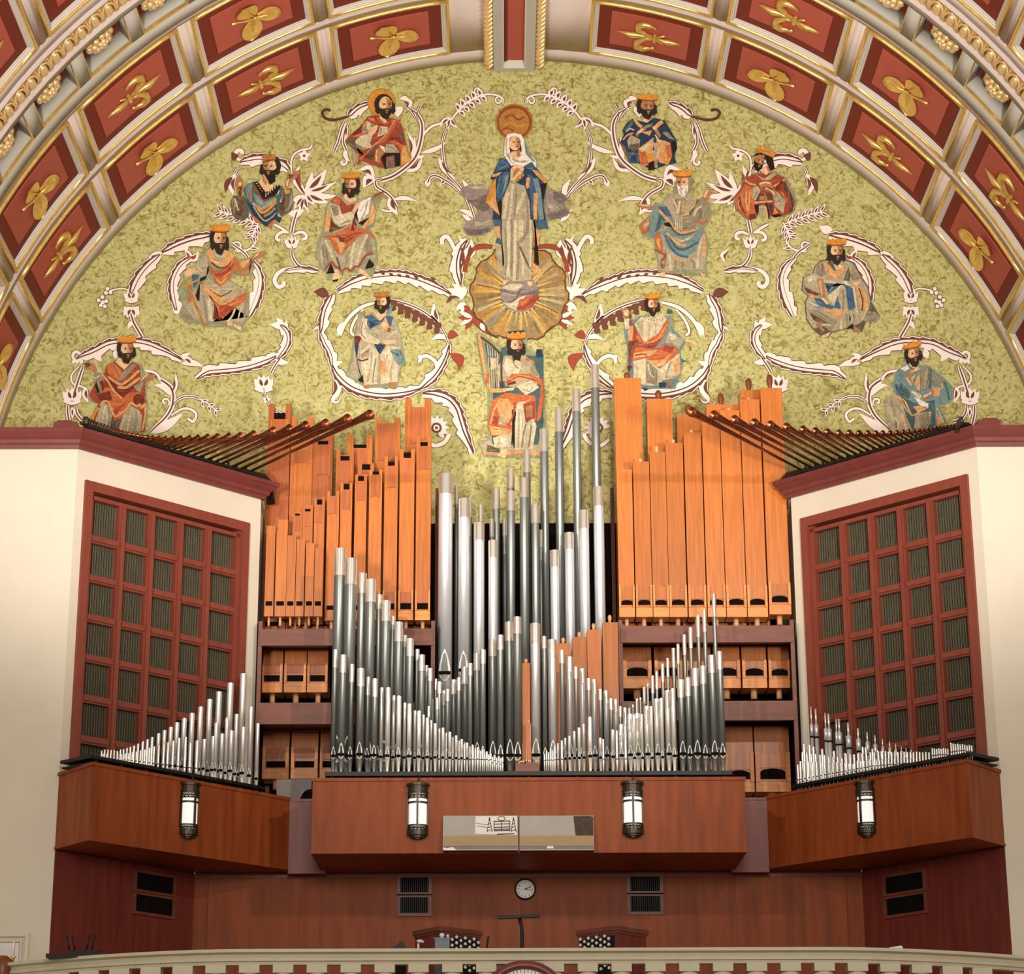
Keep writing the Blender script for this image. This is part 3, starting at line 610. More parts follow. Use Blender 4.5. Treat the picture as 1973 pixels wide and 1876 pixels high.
for n_, i in enumerate(ordb):
    px, ty, wd, Y, sl = TALLB[i]
    pipe(px, ty, wd, Y, ZB, 'tall dull grey pipe behind the silver ones, %s from left' % nth(n_+1), 'tall grey pipes behind the silver basses', 'zinc', sl, 6.4, seg=18)

# ------------------------------------------------------------------ pipes standing on the angled boxes
def wing_frame(s):
    d = Vector((s*(HX-EX), HY-EY, 0)).normalized(); nn = Vector((d.y, -d.x, 0)); nn = nn if nn.y < 0 else -nn
    return Vector((s*EX, EY, 0)), d, nn
def wing_pt(s, px, py, off): o, d, nn = wing_frame(s); return onplane(px, py, o-nn*off, nn)
for s, side in ((-1, 'left'), (1, 'right')):
    o, d, nn = wing_frame(s); ln = math.hypot(HX-EX, HY-EY)
    b = MB(); zrk = BZ1+.1
    q = o+d*.04-nn*.05
    c = o+d*(ln*.44)-nn*.39+Vector((0, 0, zrk)); b.obox(c, d, nn, (0, 0, 1), ln*.44, .33, .022)
    for k in range(8): c = o+d*(.15+k*ln*.86/7*.97)-nn*.12+Vector((0, 0, BZ1+.045)); b.obox(c, d, nn, (0, 0, 1), .018, .018, .045)
    c = o+d*(ln*.44)-nn*.42+Vector((0, 0, BZ1+.02)); b.obox(c, d, nn, (0, 0, 1), ln*.43, .3, .012)
    topthing(b, 'rack_board', M['rackblack'], tuple(o+d*(ln/2)), 'black rack board along the top of the %s angled organ box' % side, 'rack board', 'pipe rack boards')
def wrank(s, data, off, desc, group, kind='tin', slide=0, simple=True, zmh=.2):
    name = {'zinc': 'dull grey', 'tin': 'shiny tin', 'silver': 'bright silver'}[kind]
    data = sorted(data)
    for i, (px, ty, wd) in enumerate(data):
        p = wing_pt(s, px, ty, off)
        pipe(px, ty, wd, p.y, BZ1+.02, '%s pipe, %s from left %s' % (name, nth(i+1), desc), group, kind, slide, BZ1+.1+.016*wd+.02, simple=simple and wd < 7.5, base=p, seg=12)
LB = [(469, 1298, 13), (444, 1316, 13), (422, 1333, 12), (404, 1347.6, 11), (386.5, 1362, 10.5), (370, 1374, 10.5), (355, 1384, 10.5), (341, 1392, 10), (329, 1401, 9), (317, 1407, 8), (305.6, 1413, 7.5), (293, 1420, 6.5), (284, 1424.5, 6), (275, 1429, 5.5), (266, 1433, 5.2), (258, 1437, 5), (251, 1439, 4.6), (244.5, 1441, 4.4), (238, 1443, 4.2), (232, 1444.5, 4), (226, 1446, 3.8), (220, 1445, 3.6), (214, 1445, 3.4), (208, 1444, 3.2), (202, 1444, 3.2), (196, 1446, 3)]
LF = [(497, 1394, 7.5), (484, 1362, 9), (469, 1401, 10), (456, 1376, 8), (446, 1408, 10), (437.7, 1383, 7.5), (428, 1413.5, 9), (417, 1393, 8.5), (411, 1418.6, 8), (394, 1424, 7.6), (380, 1427, 7.2), (367, 1431, 6.6), (357.7, 1420, 6), (345, 1422, 6), (334, 1427, 5.6), (324, 1430, 5.4), (316, 1433, 5), (306, 1436, 4.8), (297, 1438, 4.6), (288, 1441, 4.4), (279, 1444, 4.2), (271, 1446, 4), (263, 1448, 3.8), (255, 1449, 3.6), (248, 1451, 3.4), (241, 1452, 3.3), (234, 1453, 3.2), (227, 1453, 3), (220, 1453, 3), (213, 1453, 3), (206, 1452, 3), (199, 1452, 3)]
wrank(-1, LB, .55, 'of the taller row, left angled box', 'back row pipes on the left angled box')
wrank(-1, LF, .25, 'of the shorter row, left angled box', 'front row pipes on the left angled box')
def spread(a, b_, n, w0, w1):
    return [(a[0]+(b_[0]-a[0])*i/(n-1), a[1]+(b_[1]-a[1])*i/(n-1)+((i*37) % 5-2)*.4, w0+(w1-w0)*i/(n-1)) for i in range(n)]
RFd = [(1537, 1473, 4.4), (1541.8, 1466.6, 4.4)]+spread((1549.5, 1467), (1644, 1471), 13, 4.4, 4.2)+spread((1652, 1466), (1790, 1456), 24, 4.2, 3.4)+spread((1796, 1442), (1826, 1442), 8, 3.4, 3.2)+spread((1832, 1432), (1872, 1436), 10, 3.4, 3.2)
RMd = spread((1546, 1450), (1622, 1460), 10, 5, 4.6)+spread((1630, 1454), (1700, 1448), 10, 5, 4.4)+spread((1706, 1448), (1790, 1449), 15, 4.4, 3.4)
RTd = [(1549, 1433.6, 6), (1559.5, 1436, 6), (1567, 1439, 5.5), (1584, 1443, 5.5), (1606.7, 1447, 5), (1628, 1451, 5), (1662, 1439, 5), (1668, 1440, 4.5), (1680.7, 1443, 4.5), (1691, 1446, 4.5), (1698, 1447, 4)]
wrank(1, RFd, .16, 'of the front row, right angled box', 'front row pipes on the right angled box')
wrank(1, RMd, .34, 'of the middle row, right angled box', 'middle row pipes on the right angled box')
wrank(1, RTd, .5, 'of the third row, right angled box', 'third row pipes on the right angled box')
# chimney flutes: body, cap with a dark felt ring, thin chimney
CH = [(1563.6, 1361, 1396, 6.5), (1572.7, 1364.7, 1397, 8), (1591, 1373, 1404, 7), (1597.5, 1375, 1405, 9), (1612, 1384.5, 1411, 6), (1617.5, 1384.5, 1411, 8.5), (1635, 1392.6, 1418, 10), (1654, 1402.7, 1424, 9), (1671.5, 1410, 1429.5, 7.5), (1686.5, 1416, 1434, 7), (1701, 1423.5, 1439, 5.5), (1714.5, 1428.6, 1441, 5.5), (1726, 1432, 1443, 4.6), (1737, 1437, 1446, 4.2), (1746, 1441, 1449, 4), (1756, 1443, 1450, 3.8)]
for i, (px, ty, sy, wd) in enumerate(CH):
    p = wing_pt(1, px, sy, .66); q = wing_pt(1, px, ty, .66); r = wd/2*p.y/4180
    t = thing('chimney_flute', (p.x, p.y, BZ1+.02), 'white pipe with thin chimney, %s from left, right angled box' % nth(i+1), 'organ pipe', 'chimney flutes on the right angled box')
    b = MB(); b.lathe((p.x, p.y, BZ1+.02), [(r*.35, 0), (r, .2), (r, p.z-.18-BZ1-.02)], 12, 5); b.build('body', MATS, t)
    b = MB(); b.lathe((p.x, p.y, p.z-.2), [(r*1.08, 0), (r*1.08, .025)], 12, 3); b.build('felt_ring', MATS, t)
    b = MB(); b.lathe((p.x, p.y, p.z-.175), [(r*1.1, 0), (r*1.1, .175), (r*.4, .19)], 12, 5); b.build('cap', MATS, t)
    b = MB(); b.lathe((p.x, p.y, p.z), [(r*.48, 0), (r*.48, q.z-p.z)], 8, 4); b.build('chimney', MATS, t)

# ------------------------------------------------------------------ wooden pipes
def square(b, x0, x1, y0, y1, z0, z1, m=0): b.box(x0, x1, y0, y1, z0, z1, m)
WM = [M['pine'], M['pinecap'], M['void'], M['handle'], M['dowel'], M['pinedark']]
def wood_open(xl, xr, ty, by, Y, label, group, notch=None, slot=None, panel=None, dep=.3, mouth='rect', base_z=None, dark=0, earh=.32):
    """open wooden pipe; notch = px depth cut in the top between two posts; slot, panel = px rows of tuning slot and of its sliding cover"""
    z1 = at((xl+xr)/2, ty, Y).z; pb = at((xl+xr)/2, by, Y) if base_z is None else None
    z0 = pb.z if pb else base_z
    xt0, xt1 = at(xl, ty, Y).x, at(xr, ty, Y).x
    t = thing('wooden_pipe', ((xt0+xt1)/2, Y, z0), label, 'organ pipe', group)
    wd = xt1-xt0; m0 = 5 if dark else 0
    zz = lambda py: at((xl+xr)/2, py, Y).z
    b = MB()
    zn = zz(ty+notch) if notch else z1
    pw = wd*.24
    if slot:
        zs0, zs1 = zz(slot[1]), zz(slot[0])
        b.box(xt0, xt1, Y, Y+dep, z0+.16, zs0); b.box(xt0, xt0+pw, Y, Y+dep, zs0, z1); b.box(xt1-pw, xt1, Y, Y+dep, zs0, z1)
        b.box(xt0+pw, xt1-pw, Y+dep*.85, Y+dep, zs0, zn); b.box(xt0+pw, xt1-pw, Y+.03, Y+.05, zs0, zs1, 2)
        if zn > zs1+.01: b.box(xt0+pw, xt1-pw, Y, Y+dep*.3, zs1, zn)
    elif notch:
        b.box(xt0, xt1, Y, Y+dep, z0+.16, zn); b.box(xt0, xt0+pw, Y, Y+dep, zn, z1); b.box(xt1-pw, xt1, Y, Y+dep, zn, z1)
    else: b.box(xt0, xt1, Y, Y+dep, z0+.16, z1)
    for i in range(len(b.m)): b.m[i] = m0 if b.m[i] == 0 else b.m[i]
    b.build('body', WM, t)
    if panel:
        za, zb_ = zz(panel[1]), zz(panel[0]); b = MB(); b.box(xt0+wd*.2, xt1-wd*.2, Y-.022, Y, za, zb_, 5)
        b.box(xt0+wd*.1, xt0+wd*.2, Y-.012, Y, za-.02, zb_, 0); b.box(xt1-wd*.2, xt1-wd*.1, Y-.012, Y, za-.02, zb_, 0); b.build('tuning_cover', WM, t)
    mouth_parts(t, xt0, xt1, Y, z0, dep, mouth, earh)
    return t
def mouth_parts(t, x0, x1, Y, z0, dep, kind, earh=.32):
    wd = x1-x0; b = MB()
    if kind == 'slit':
        b.box(x0, x1, Y, Y+dep, z0, z0+.16); b.build('cap_block', WM, t)
        b = MB(); b.box(x0+wd*.14, x1-wd*.14, Y-.006, Y, z0+.17, z0+.24, 2); b.build('mouth', WM, t)
    else:
        b.box(x0, x1, Y-.03, Y+dep, z0, z0+.15, 1); b.build('cap_block', WM, t)
        h = wd*.32; b = MB(); n = 8; q = wd*.36; c = (x0+x1)/2
        if kind == 'arch': pts = [(c+q, z0+.2), (c+q, z0+.2+h*.62)]+[(c+q*math.cos(PI*i/n), z0+.2+h*.62+h*.35*math.sin(PI*i/n)) for i in range(1, n)]+[(c-q, z0+.2+h*.62), (c-q, z0+.2)]
        else: pts = [(c+q, z0+.18), (c+q, z0+.28), (c-q, z0+.28), (c-q, z0+.18)]
        b.face([(x, Y-.008, z) for x, z in pts][::-1], 2); b.build('mouth', WM, t)
        for sx in (x0, x1-wd*.12):
            b = MB(); b.box(sx, sx+wd*.12, Y-.05, Y, z0+.15, z0+.15+earh, 1); b.build('ear', WM, t)
        b = MB(); b.box(x0+wd*.12, x1-wd*.12, Y-.02, Y+.0, z0+.2+h*1.02, z0+.15+earh*.95, 0 if kind == 'arch' else 5); b.build('upper_lip', WM, t)
    b = MB(); c = (x0+x1)/2; b.lathe((c, Y+dep*.4, z0-.14), [(wd*.13, 0), (wd*.13, .14)], 12, 4); b.build('foot', WM, t)
def wood_stopped(xl, xr, ty, by, Y, label, group, handle=60, hm=3, dep=.35, mouth='arch', base_z=None, earh=.36):
    z1 = at((xl+xr)/2, ty, Y).z; z0 = base_z if base_z is not None else at((xl+xr)/2, by, Y).z
    x0, x1 = at(xl, ty, Y).x, at(xr, ty, Y).x; wd = x1-x0
    t = thing('stopped_wooden_pipe', ((x0+x1)/2, Y, z0), label, 'organ pipe', group)
    b = MB(); b.box(x0, x1, Y, Y+dep, z0+.15, z1); b.build('body', WM, t)
    c = (x0+x1)/2; hz = handle/106; hr = .05 if hm == 3 else .028
    b = MB(); b.lathe((c, Y+dep*.5, z1), [(hr*.8, 0), (hr*.7, hz*.3), (hr*1.1, hz*.6), (hr, hz*.85), (hr*.5, hz)], 10, hm); b.build('stopper_handle', WM, t)
    mouth_parts(t, x0, x1, Y, z0, dep, mouth, earh)
    return t
# left tower
gA, gB, gC = 'open wooden pipes of the left tower back row', 'open wooden pipes of the left tower rising row', 'short wooden pipes at the left tower foot'
TY = 34.4; TYB = 34.95; ZSH = at(1000, 1211, 33.98).z+.13
B1 = [(518, 561, 778, 16, (794, 808), (808, 830)), (562, 604, 803, 14, (838, 845), (868, 892)), (604, 642, 834, 10, (849, 857), (857, 914)), (670, 718, 837, 18, (855, 863), (865, 900)), (723.5, 771, 805, 12, None, (816, 887)), (780.6, 830, 766, 19, None, (785, 854))]
for i, (xl, xr, ty, nt, sl, pn) in enumerate(B1):
    wood_open(xl, xr, ty, 1200, TYB, 'broad notched wooden pipe, %s from left, left tower back row' % nth(i+1), gA, nt, sl, pn, .3, 'slit', ZSH, dark=i in (0, 2))
B2 = [(564.5, 582, 985, 0, (989, 994), (994, 1022)), (583, 603.5, 972.6, 0, (980, 985), (986, 1014)), (606, 626, 959, 6, (961, 972), (973, 1006)), (631, 654, 946, 9, None, (956, 989)), (656.5, 679, 930, 8, (931, 943), (945, 981)), (684.5, 707, 914, 8, (916, 927), (927, 964)), (712, 736.5, 905, 7, (907, 915), (915, 956)), (741.5, 767, 879, 8, (888, 897), (898, 940)), (771, 799, 865, 10, (870, 882), (883, 927)), (803, 831, 840, 9, (851, 860), (860, 904))]
for i, (xl, xr, ty, nt, sl, pn) in enumerate(B2):
    wood_open(xl, xr, ty, 1195, TY, 'open wooden pipe with tuning cover, %s from left, left tower front' % nth(i+1), gB, nt, sl, pn, .26, 'ears' if i > 5 else 'slit', None)
wood_open(648, 682, 864.6, 1195, 34.7, 'wooden pipe peeping between the left tower rows, left of the two', gA, 12, (878, 887), (888, 940), .2, 'slit', ZSH)
wood_open(690, 721, 892, 1195, 34.7, 'wooden pipe peeping between the left tower rows, right of the two', gA, 0, (893, 905), (906, 912), .2, 'slit', ZSH)
B3 = [(514, 531, 1012.6), (533.5, 554, 1022), (554.5, 571, 1031), (572, 588, 1039), (590, 606, 1046), (607, 623, 1055)]
for i, (xl, xr, ty) in enumerate(B3):
    wood_open(xl, xr, ty, 1187, 34.1, 'short narrow wooden pipe, %s from left at the left tower foot' % nth(i+1), gC, 0, None, None, .16, 'slit')
wood_open(536, 555, 1001, 1187, 34.28, 'narrow pale wooden pipe rising just behind the left tower foot row', gC, 0, None, None, .14, 'slit')
# right tower
gD, gE = 'stopped wooden pipes of the right tower front row', 'tall stopped wooden pipes of the right tower back row'
F = [(1188, 1217.5, 904, 0), (1219.5, 1250.5, 889, 11), (1251.5, 1281.5, 871, 17), (1282, 1315, 853, 12), (1317, 1350.5, 833, 11), (1352, 1386, 809, 11), (1387, 1424.5, 790, 10), (1425.5, 1463, 769, 9), (1465, 1506, 747, 29)]
for i, (xl, xr, ty, hh) in enumerate(F):
    wood_stopped(xl, xr, ty, 1189 if i < 8 else 1184, TY, 'wooden pipe with arched mouth, %s from left, right tower front row' % nth(i+1), gD, max(hh, 6), 4 if i < 8 else 3, .3)
F2 = [(1183.7, 1235, 728, 18), (1246, 1294.5, 768, 23), (1304, 1352, 798, 25), (1361, 1422, 779, 28), (1426, 1465, 751, 29)]
for i, (xl, xr, ty, hh) in enumerate(F2):
    wood_stopped(xl, xr, ty, 1190, 34.95, 'large wooden pipe with dark handle, %s from left, right tower back row' % nth(i+1), gE, hh, 3, .4, base_z=ZSH)
# small stopped wooden pipes among the middle ranks
for i, (xl, xr, ty, hh) in enumerate([(1072, 1099, 1239, 12), (1103, 1130, 1226.6, 11), (1131, 1157.5, 1212.5, 13), (1161, 1190, 1198.5, 15)]):
    wood_stopped(xl, xr, ty, 1480, 33.6, 'light wooden pipe behind metal pipes, %s from left beside the right rack' % nth(i+1), 'stopped wooden pipes right of the middle', hh, 4, .22, base_z=BZ1+.15)
wood_stopped(1005.5, 1021, 1277, 1480, CY+.78, 'slim stopped wooden pipe standing alone in the very middle', 'slim wooden pipes in the middle gap', 8, 4, .1, base_z=BZ1+.15)
wood_stopped(1013.5, 1023, 1393, 1480, CY+.6, 'very small wooden pipe in front of the slim middle one', 'slim wooden pipes in the middle gap', 5, 4, .06, base_z=BZ1+.15)

# ------------------------------------------------------------------ racks carrying the wooden pipes
def racky(px, py, Y=34.02): return at(px, py, Y)
for s, side, xl, xr, rows in ((-1, 'left', 497, 838, ((1211, 1243), (1353, 1394))), (1, 'right', 1192, 1531, ((1207, 1239), (1352, 1389)))):
    FY = 33.98
    t = thing('pipe_rack', (at((xl+xr)/2, 1300, FY).x, FY, BZ1), 'tall mahogany rack carrying the %s tower of wooden pipes' % side, 'rack', 'mahogany pipe racks')
    X0, X1 = at(xl, 1240, FY).x, at(xr, 1240, FY).x
    for xa, xb in ((X0, X0+.06), (X1-.06, X1)):
        b = MB(); b.box(xa, xb, FY, FY+.08, BZ1-.3, at(1000, 1195, FY).z); b.build('post', M['framewood'], t)
        b = MB(); b.box(xa, xb, FY+1.7, FY+1.78, BZ1-.3, at(1000, 940 if (xa == X0) == (s > 0) else 1000, FY+1.7).z); b.build('rear_post', M['framewood'], t)
    for k, (ya, yb) in enumerate(rows):
        b = MB(); b.box(X0+.03, X1-.03, FY-.03, FY+.05, at(1000, yb, FY).z, at(1000, ya, FY).z); b.build('rail', M['framewood'], t)
        b = MB(); b.box(X0+.03, X1-.03, FY+.05, FY+1.7, at(1000, yb, FY).z+.15, at(1000, ya, FY).z-.02); b.build('shelf', M['framewood'], t)
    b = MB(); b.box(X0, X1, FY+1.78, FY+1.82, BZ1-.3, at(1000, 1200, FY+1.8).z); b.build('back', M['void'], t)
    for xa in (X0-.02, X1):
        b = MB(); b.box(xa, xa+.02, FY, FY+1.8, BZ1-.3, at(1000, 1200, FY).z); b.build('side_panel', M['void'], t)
def cubby(xl, xr, ytop, ybot, Y, label, kind, group):
    x0, x1 = at(xl, ybot, Y).x, at(xr, ybot, Y).x; z0, z1 = at(1000, ybot, Y).z, at(1000, ytop, Y).z
    t = thing('short_wooden_pipe', ((x0+x1)/2, Y, z0), label, 'organ pipe', group)
    b = MB(); b.box(x0, x1, Y, Y+.4, z0+.15, z1, 0); b.build('body', WM, t); mouth_parts(t, x0, x1, Y, z0, .4, kind, min(.5, (z1-z0)*.45))
gF = 'wooden pipes on the lower shelves of the racks'
for i, (a, c) in enumerate(((502, 544), (547, 589.5), (591.5, 631))):
    cubby(a, c, 1250, 1333, 34.8, 'short pine pipe, %s from left, middle shelf of left rack' % nth(i+1), 'ears', gF)
for i, (a, c) in enumerate(((505, 556), (560, 612), (616, 655))):
    cubby(a, c, 1405, 1499, 35.1, 'dim pine pipe, %s from left, bottom shelf of left rack' % nth(i+1), 'ears', gF)
for i, (a, c) in enumerate(((1201, 1256), (1262, 1316), (1320, 1371), (1376, 1427), (1431, 1478), (1482, 1525))):
    cubby(a, c, 1246, 1327, 34.75, 'pine pipe with arched mouth, %s from left, middle shelf of right rack' % nth(i+1), 'arch', gF)
for i, (a, c) in enumerate(((1335, 1394), (1398, 1454), (1457, 1524))):
    cubby(a, c, 1400, 1527, 34.8, 'large arched mouth pine pipe, %s from left, foot of right rack' % nth(i+1), 'arch', gF)
b = MB(); x0, x1 = at(533, 1520, 33.9).x, at(600, 1520, 33.9).x; z0, z1 = BZ1-.05, at(560, 1501, 33.9).z
b.box(x0, x1, 33.9, 34.3, z0, z1); c = at(598, 1536, 33.89); pts = [(c.x+.16*math.cos(a), 33.892, BZ1-.02+.2*math.sin(a)) for a in [PI*i/10 for i in range(11)]]
b.face(pts[::-1], 1)
topthing(b, 'wind_box', [M['greybox'], M['void']], (x0, 33.9, z0), 'plain grey wind box with a round dark hole beside the central box', 'box')

# ------------------------------------------------------------------ horizontal copper trumpets on the cornices
TL = [(714, 798), (671, 806), (629, 815), (590, 819), (559, 825), (528, 829), (490, 836), (464.5, 839), (442.5, 840), (420.6, 841), (401.5, 841.5), (382.6, 843), (366.5, 843.7), (350, 844), (335.5, 844), (321.5, 843.7), (308.7, 843), (296.5, 842), (286, 841), (275, 840), (266, 839), (257, 837.6), (248, 836), (240, 834.6), (232.7, 833), (225, 831.6), (218, 830), (211, 829), (204.5, 828), (198, 827), (192, 826), (186, 825), (180.5, 824), (175, 823.4), (170, 823)]
TR = [(1332, 793), (1374, 799.5), (1414, 808), (1452, 814), (1483, 818), (1514, 822), (1546, 827), (1570, 830), (1593, 832), (1615, 834), (1635, 834), (1654, 834.5), (1671, 834.5), (1686.5, 834.5), (1700, 834), (1714, 834), (1727, 833), (1739, 832), (1750, 831), (1761, 830), (1771, 829), (1780, 828), (1788, 826.6), (1796, 825), (1804, 824), (1811, 823), (1818, 822), (1825, 820.6), (1832, 819.4), (1838, 818.4), (1844, 817.6), (1850, 817), (1855, 816.6), (1860, 816.4), (1864, 816)]
for s, side, T in ((-1, 'left', TL), (1, 'right', TR)):
    n = len(T); zc0 = ZCOR+.275
    cb = MB(); d_, nn_ = wdir(s)
    for k in range(16):
        u = .1+(WLEN-.4)*k/15; cb.obox(wp(s, u, .1, zc0+.03), d_, nn_, (0, 0, 1), .018, .06, .03)
    cb.obox(wp(s, WLEN/2-.1, .12, zc0+.05), d_, nn_, (0, 0, 1), WLEN/2-.12, .05, .022); cb.obox(wp(s, WLEN/2-.1, -.05, zc0+.02), d_, nn_, (0, 0, 1), WLEN/2-.12, .05, .02)
    topthing(cb, 'trumpet_bracket', M['rackblack'], tuple(wp(s, WLEN/2, 0, zc0)), 'black bracket rail holding the trumpet boots on the %s cornice' % side, 'bracket', 'trumpet bracket rails')
    for i, (px, py) in enumerate(T):
        f = i/(n-1)
        if s < 0: xr_ = (py+.5*px-796.7)/.762; yr_ = 836+.262*(xr_-150)
        else: xr_ = (1332.6-py+.5*px)/.775; yr_ = 820+.275*(1864-xr_)
        u = min(max(wing_uz(s, xr_, yr_, .0)[0], .05), WLEN-.3)
        rt = wp(s, u, .13, zc0+.08)
        tip = atz(px, py, zc0+.10+.12*(1-f)**2)
        ln = (tip-rt).length; dr = (tip-rt).normalized(); rad = .0105+.0105*(1-f)
        bell = .024+.054*(1-f)**1.4
        t = thing('trumpet_pipe', tuple(rt), 'flamed copper horizontal trumpet, %s longest in the %s fan' % (nth(i+1) if i else 'the', side), 'organ pipe', 'horizontal copper trumpets, %s fan' % side)
        b = MB(); b.lathe(rt, [(rad, 0), (rad*1.25, ln*.45), (bell*.62, ln*.86), (bell*.92, ln*.985), (bell, ln), (bell*.9, ln), (bell*.5, ln*.85)], 12, 0, ax=dr, cap1=False); b.lathe(rt+dr*(ln*.86), [(bell*.55, 0), (bell*.5, .01)], 10, 1, ax=dr); b.build('resonator', [M['copper'], M['void']], t)
        b = MB(); b.lathe(rt-dr*.2, [(.018, 0), (.028, .03), (.028, .15), (rad, .21)], 10, 0, ax=dr); b.lathe(rt-dr*.1, [(.022, .0), (.022, .09), (.012, .11)], 8, 0, ax=(0, 0, 1)); b.build('boot', M['bronze'], t)
    # wind trunk at the inner end and the wooden end block at the corner
    b = MB(); e = wp(s, WLEN-.35, -.1, zc0+.12); b.tube([e, e+d_*.45+Vector((0, 0, .02)), e+d_*.55+Vector((0, .1, -.02)), e+d_*.6+Vector((0, .25, -.3))], .075, 12)
    topthing(b, 'wind_pipe', M['bronze'], tuple(e), 'grey bent wind pipe at the inner end of the %s trumpets' % side, 'pipe', 'trumpet wind pipes')
    b = MB(); e = wp(s, -.12, -.15, zc0); b.obox(e+Vector((0, 0, .06)), (1, 0, 0), (0, 1, 0), (0, 0, 1), .17, .12, .06); b.obox(e+Vector((s*.02, 0, .13)), (1, 0, 0), (0, 1, 0), (0, 0, 1), .11, .1, .02)
    topthing(b, 'end_block', M['mahog'], tuple(e), 'small dark wooden block on the %s cornice corner' % side, 'block', 'cornice end blocks')
# ------------------------------------------------------------------ the painting on the lunette: flat paint films on the wall
PAL = {k: lin(v) for k, v in dict(k='#241a12', h='#30261d', f='#dcb58a', F='#a8764e', w='#c8bb98', W='#a99d80', g='#8d836b', G='#5e5847', o='#b9653b', O='#cf9a62', r='#984631', u='#8f9170', R='#6c2b20', b='#426079', B='#2a3a50', t='#70898a', T='#46605f', y='#cf8b34', n='#5c3d2b', p='#e6dcd0', m='#6e4236', v='#8f8078', V='#6f635e', d='#8a4a1e', e='#a9763a', **{'1': '#b08a4c', '2': '#a17c44', '3': '#8c7a50', '4': '#c29d5c', '5': '#b9924a', 'Y': '#d8b562'}, q='#efe3da', z='#5a3a2e').items()}
class Paint:
    def __init__(s, base, step=.0007): s.b = MB(); s.lift = base; s.step = step; s.base = base; s.k = 0
    def up(s):
        s.k += 1; s.lift = s.base+(s.k % 40)*.0001 if s.step == 40 else s.base+s.k*s.step
    def put(s, pts, c):
        s.up()
        s.b.face([at(x, y, YM-s.lift) for x, y in pts], 0, False, PAL[c])
    def strip(s, pts, wid, c, closed=False):
        s.up(); n = len(pts); L = []
        for i, (x, y) in enumerate(pts):
            x0, y0 = pts[max(0, i-1)]; x1, y1 = pts[min(n-1, i+1)]; dx, dy = x1-x0, y1-y0; l = math.hypot(dx, dy) or 1
            w_ = wid[i] if isinstance(wid, list) else wid
            if isinstance(w_, tuple): a, b_ = w_
            else: a = b_ = w_/2
            L.append(((x-dy/l*a, y+dx/l*a), (x+dy/l*b_, y-dx/l*b_)))
        for (a, b_), (c_, d) in zip(L, L[1:]):
            s.b.face([at(q[0], q[1], YM-s.lift) for q in (a, b_, d, c_)], 0, False, PAL[c])
def smooth(pts, k=5):
    out = []; n = len(pts)
    for i in range(n-1):
        p0, p1, p2, p3 = pts[max(0, i-1)], pts[i], pts[i+1], pts[min(n-1, i+2)]
        for j in range(k):
            t = j/k
            out.append(tuple(.5*((2*b)+(c-a)*t+(2*a-5*b+4*c-d)*t*t+(3*b-a-3*c+d)*t**3) for a, b, c, d in zip(p0, p1, p2, p3)))
    out.append(pts[-1]); return out
def ell(cx, cy, rx, ry, n=20, a0=0, a1=2*PI, rot=0):
    o = []
    for i in range(n):
        a = a0+(a1-a0)*i/(n-1 if abs(a1-a0) < 6.28 else n); x, y = rx*math.cos(a), ry*math.sin(a)
        o.append((cx+x*math.cos(rot)-y*math.sin(rot), cy+x*math.sin(rot)+y*math.cos(rot)))
    return o
# --- scrollwork
vine = Paint(.002, 40); vine2 = Paint(.0066, 40); vine3 = Paint(.0112, 40)
def mir(pts): return [(2*(991+13*min(1, abs(x-991)/375))-x, y) for x, y in pts]
def lens(a, b, wd, bend=0, n=7):
    (x0, y0), (x1, y1) = a, b; dx, dy = x1-x0, y1-y0; l = math.hypot(dx, dy) or 1; L = []; R_ = []
    for i in range(n+1):
        t = i/n; w_ = wd/2*math.sin(PI*t**.8)+.25; bx = bend*l*math.sin(PI*t); x = x0+dx*t-dy/l*bx; y = y0+dy*t+dx/l*bx
        L.append((x-dy/l*w_, y+dx/l*w_)); R_.append((x+dy/l*w_, y-dx/l*w_))
    return L+R_[::-1]
def leaf(a, b, wd, bend=0, c='q', core=None, mirror=True):
    for P_ in ([0, 1] if mirror else [0]):
        fn = (lambda p: mir(p)) if P_ else (lambda p: p)
        o = lens(a, b, wd+2.6, bend); vine.put(fn(o), 'z'); vine2.put(fn(lens(a, b, wd, bend)), c)
        if core:
            m0 = (a[0]*.8+b[0]*.2, a[1]*.8+b[1]*.2); m1 = (a[0]*.25+b[0]*.75, a[1]*.25+b[1]*.75); vine3.put(fn(lens(m0, m1, wd*.4, bend)), core)
def stem(pts, wd, core=True, mirror=True, c='q'):
    pp = smooth(pts)
    for P_ in ([0, 1] if mirror else [0]):
        p = mir(pp) if P_ else pp; n = len(p); tp = [wd*(.45+.55*math.sin(PI*min(1, (i+2)/(n*.5)) / 2 if i < n*.5 else PI/2)) for i in range(n)]
        vine.strip(p, [x+2.4 for x in tp], 'z'); vine2.strip(p, tp, c)
        if core: vine3.strip(p, [x*.34 for x in tp], 'm')
def curl(c, r, a0, turns, wd, sgn=1, mirror=True):
    pts = []
    for i in range(15):
        t = i/14; rr = r*(1-.75*t); a = math.radians(a0)+sgn*2*PI*turns*t; pts.append((c[0]+rr*math.cos(a), c[1]+rr*math.sin(a)))
    stem(pts, wd, False, mirror)
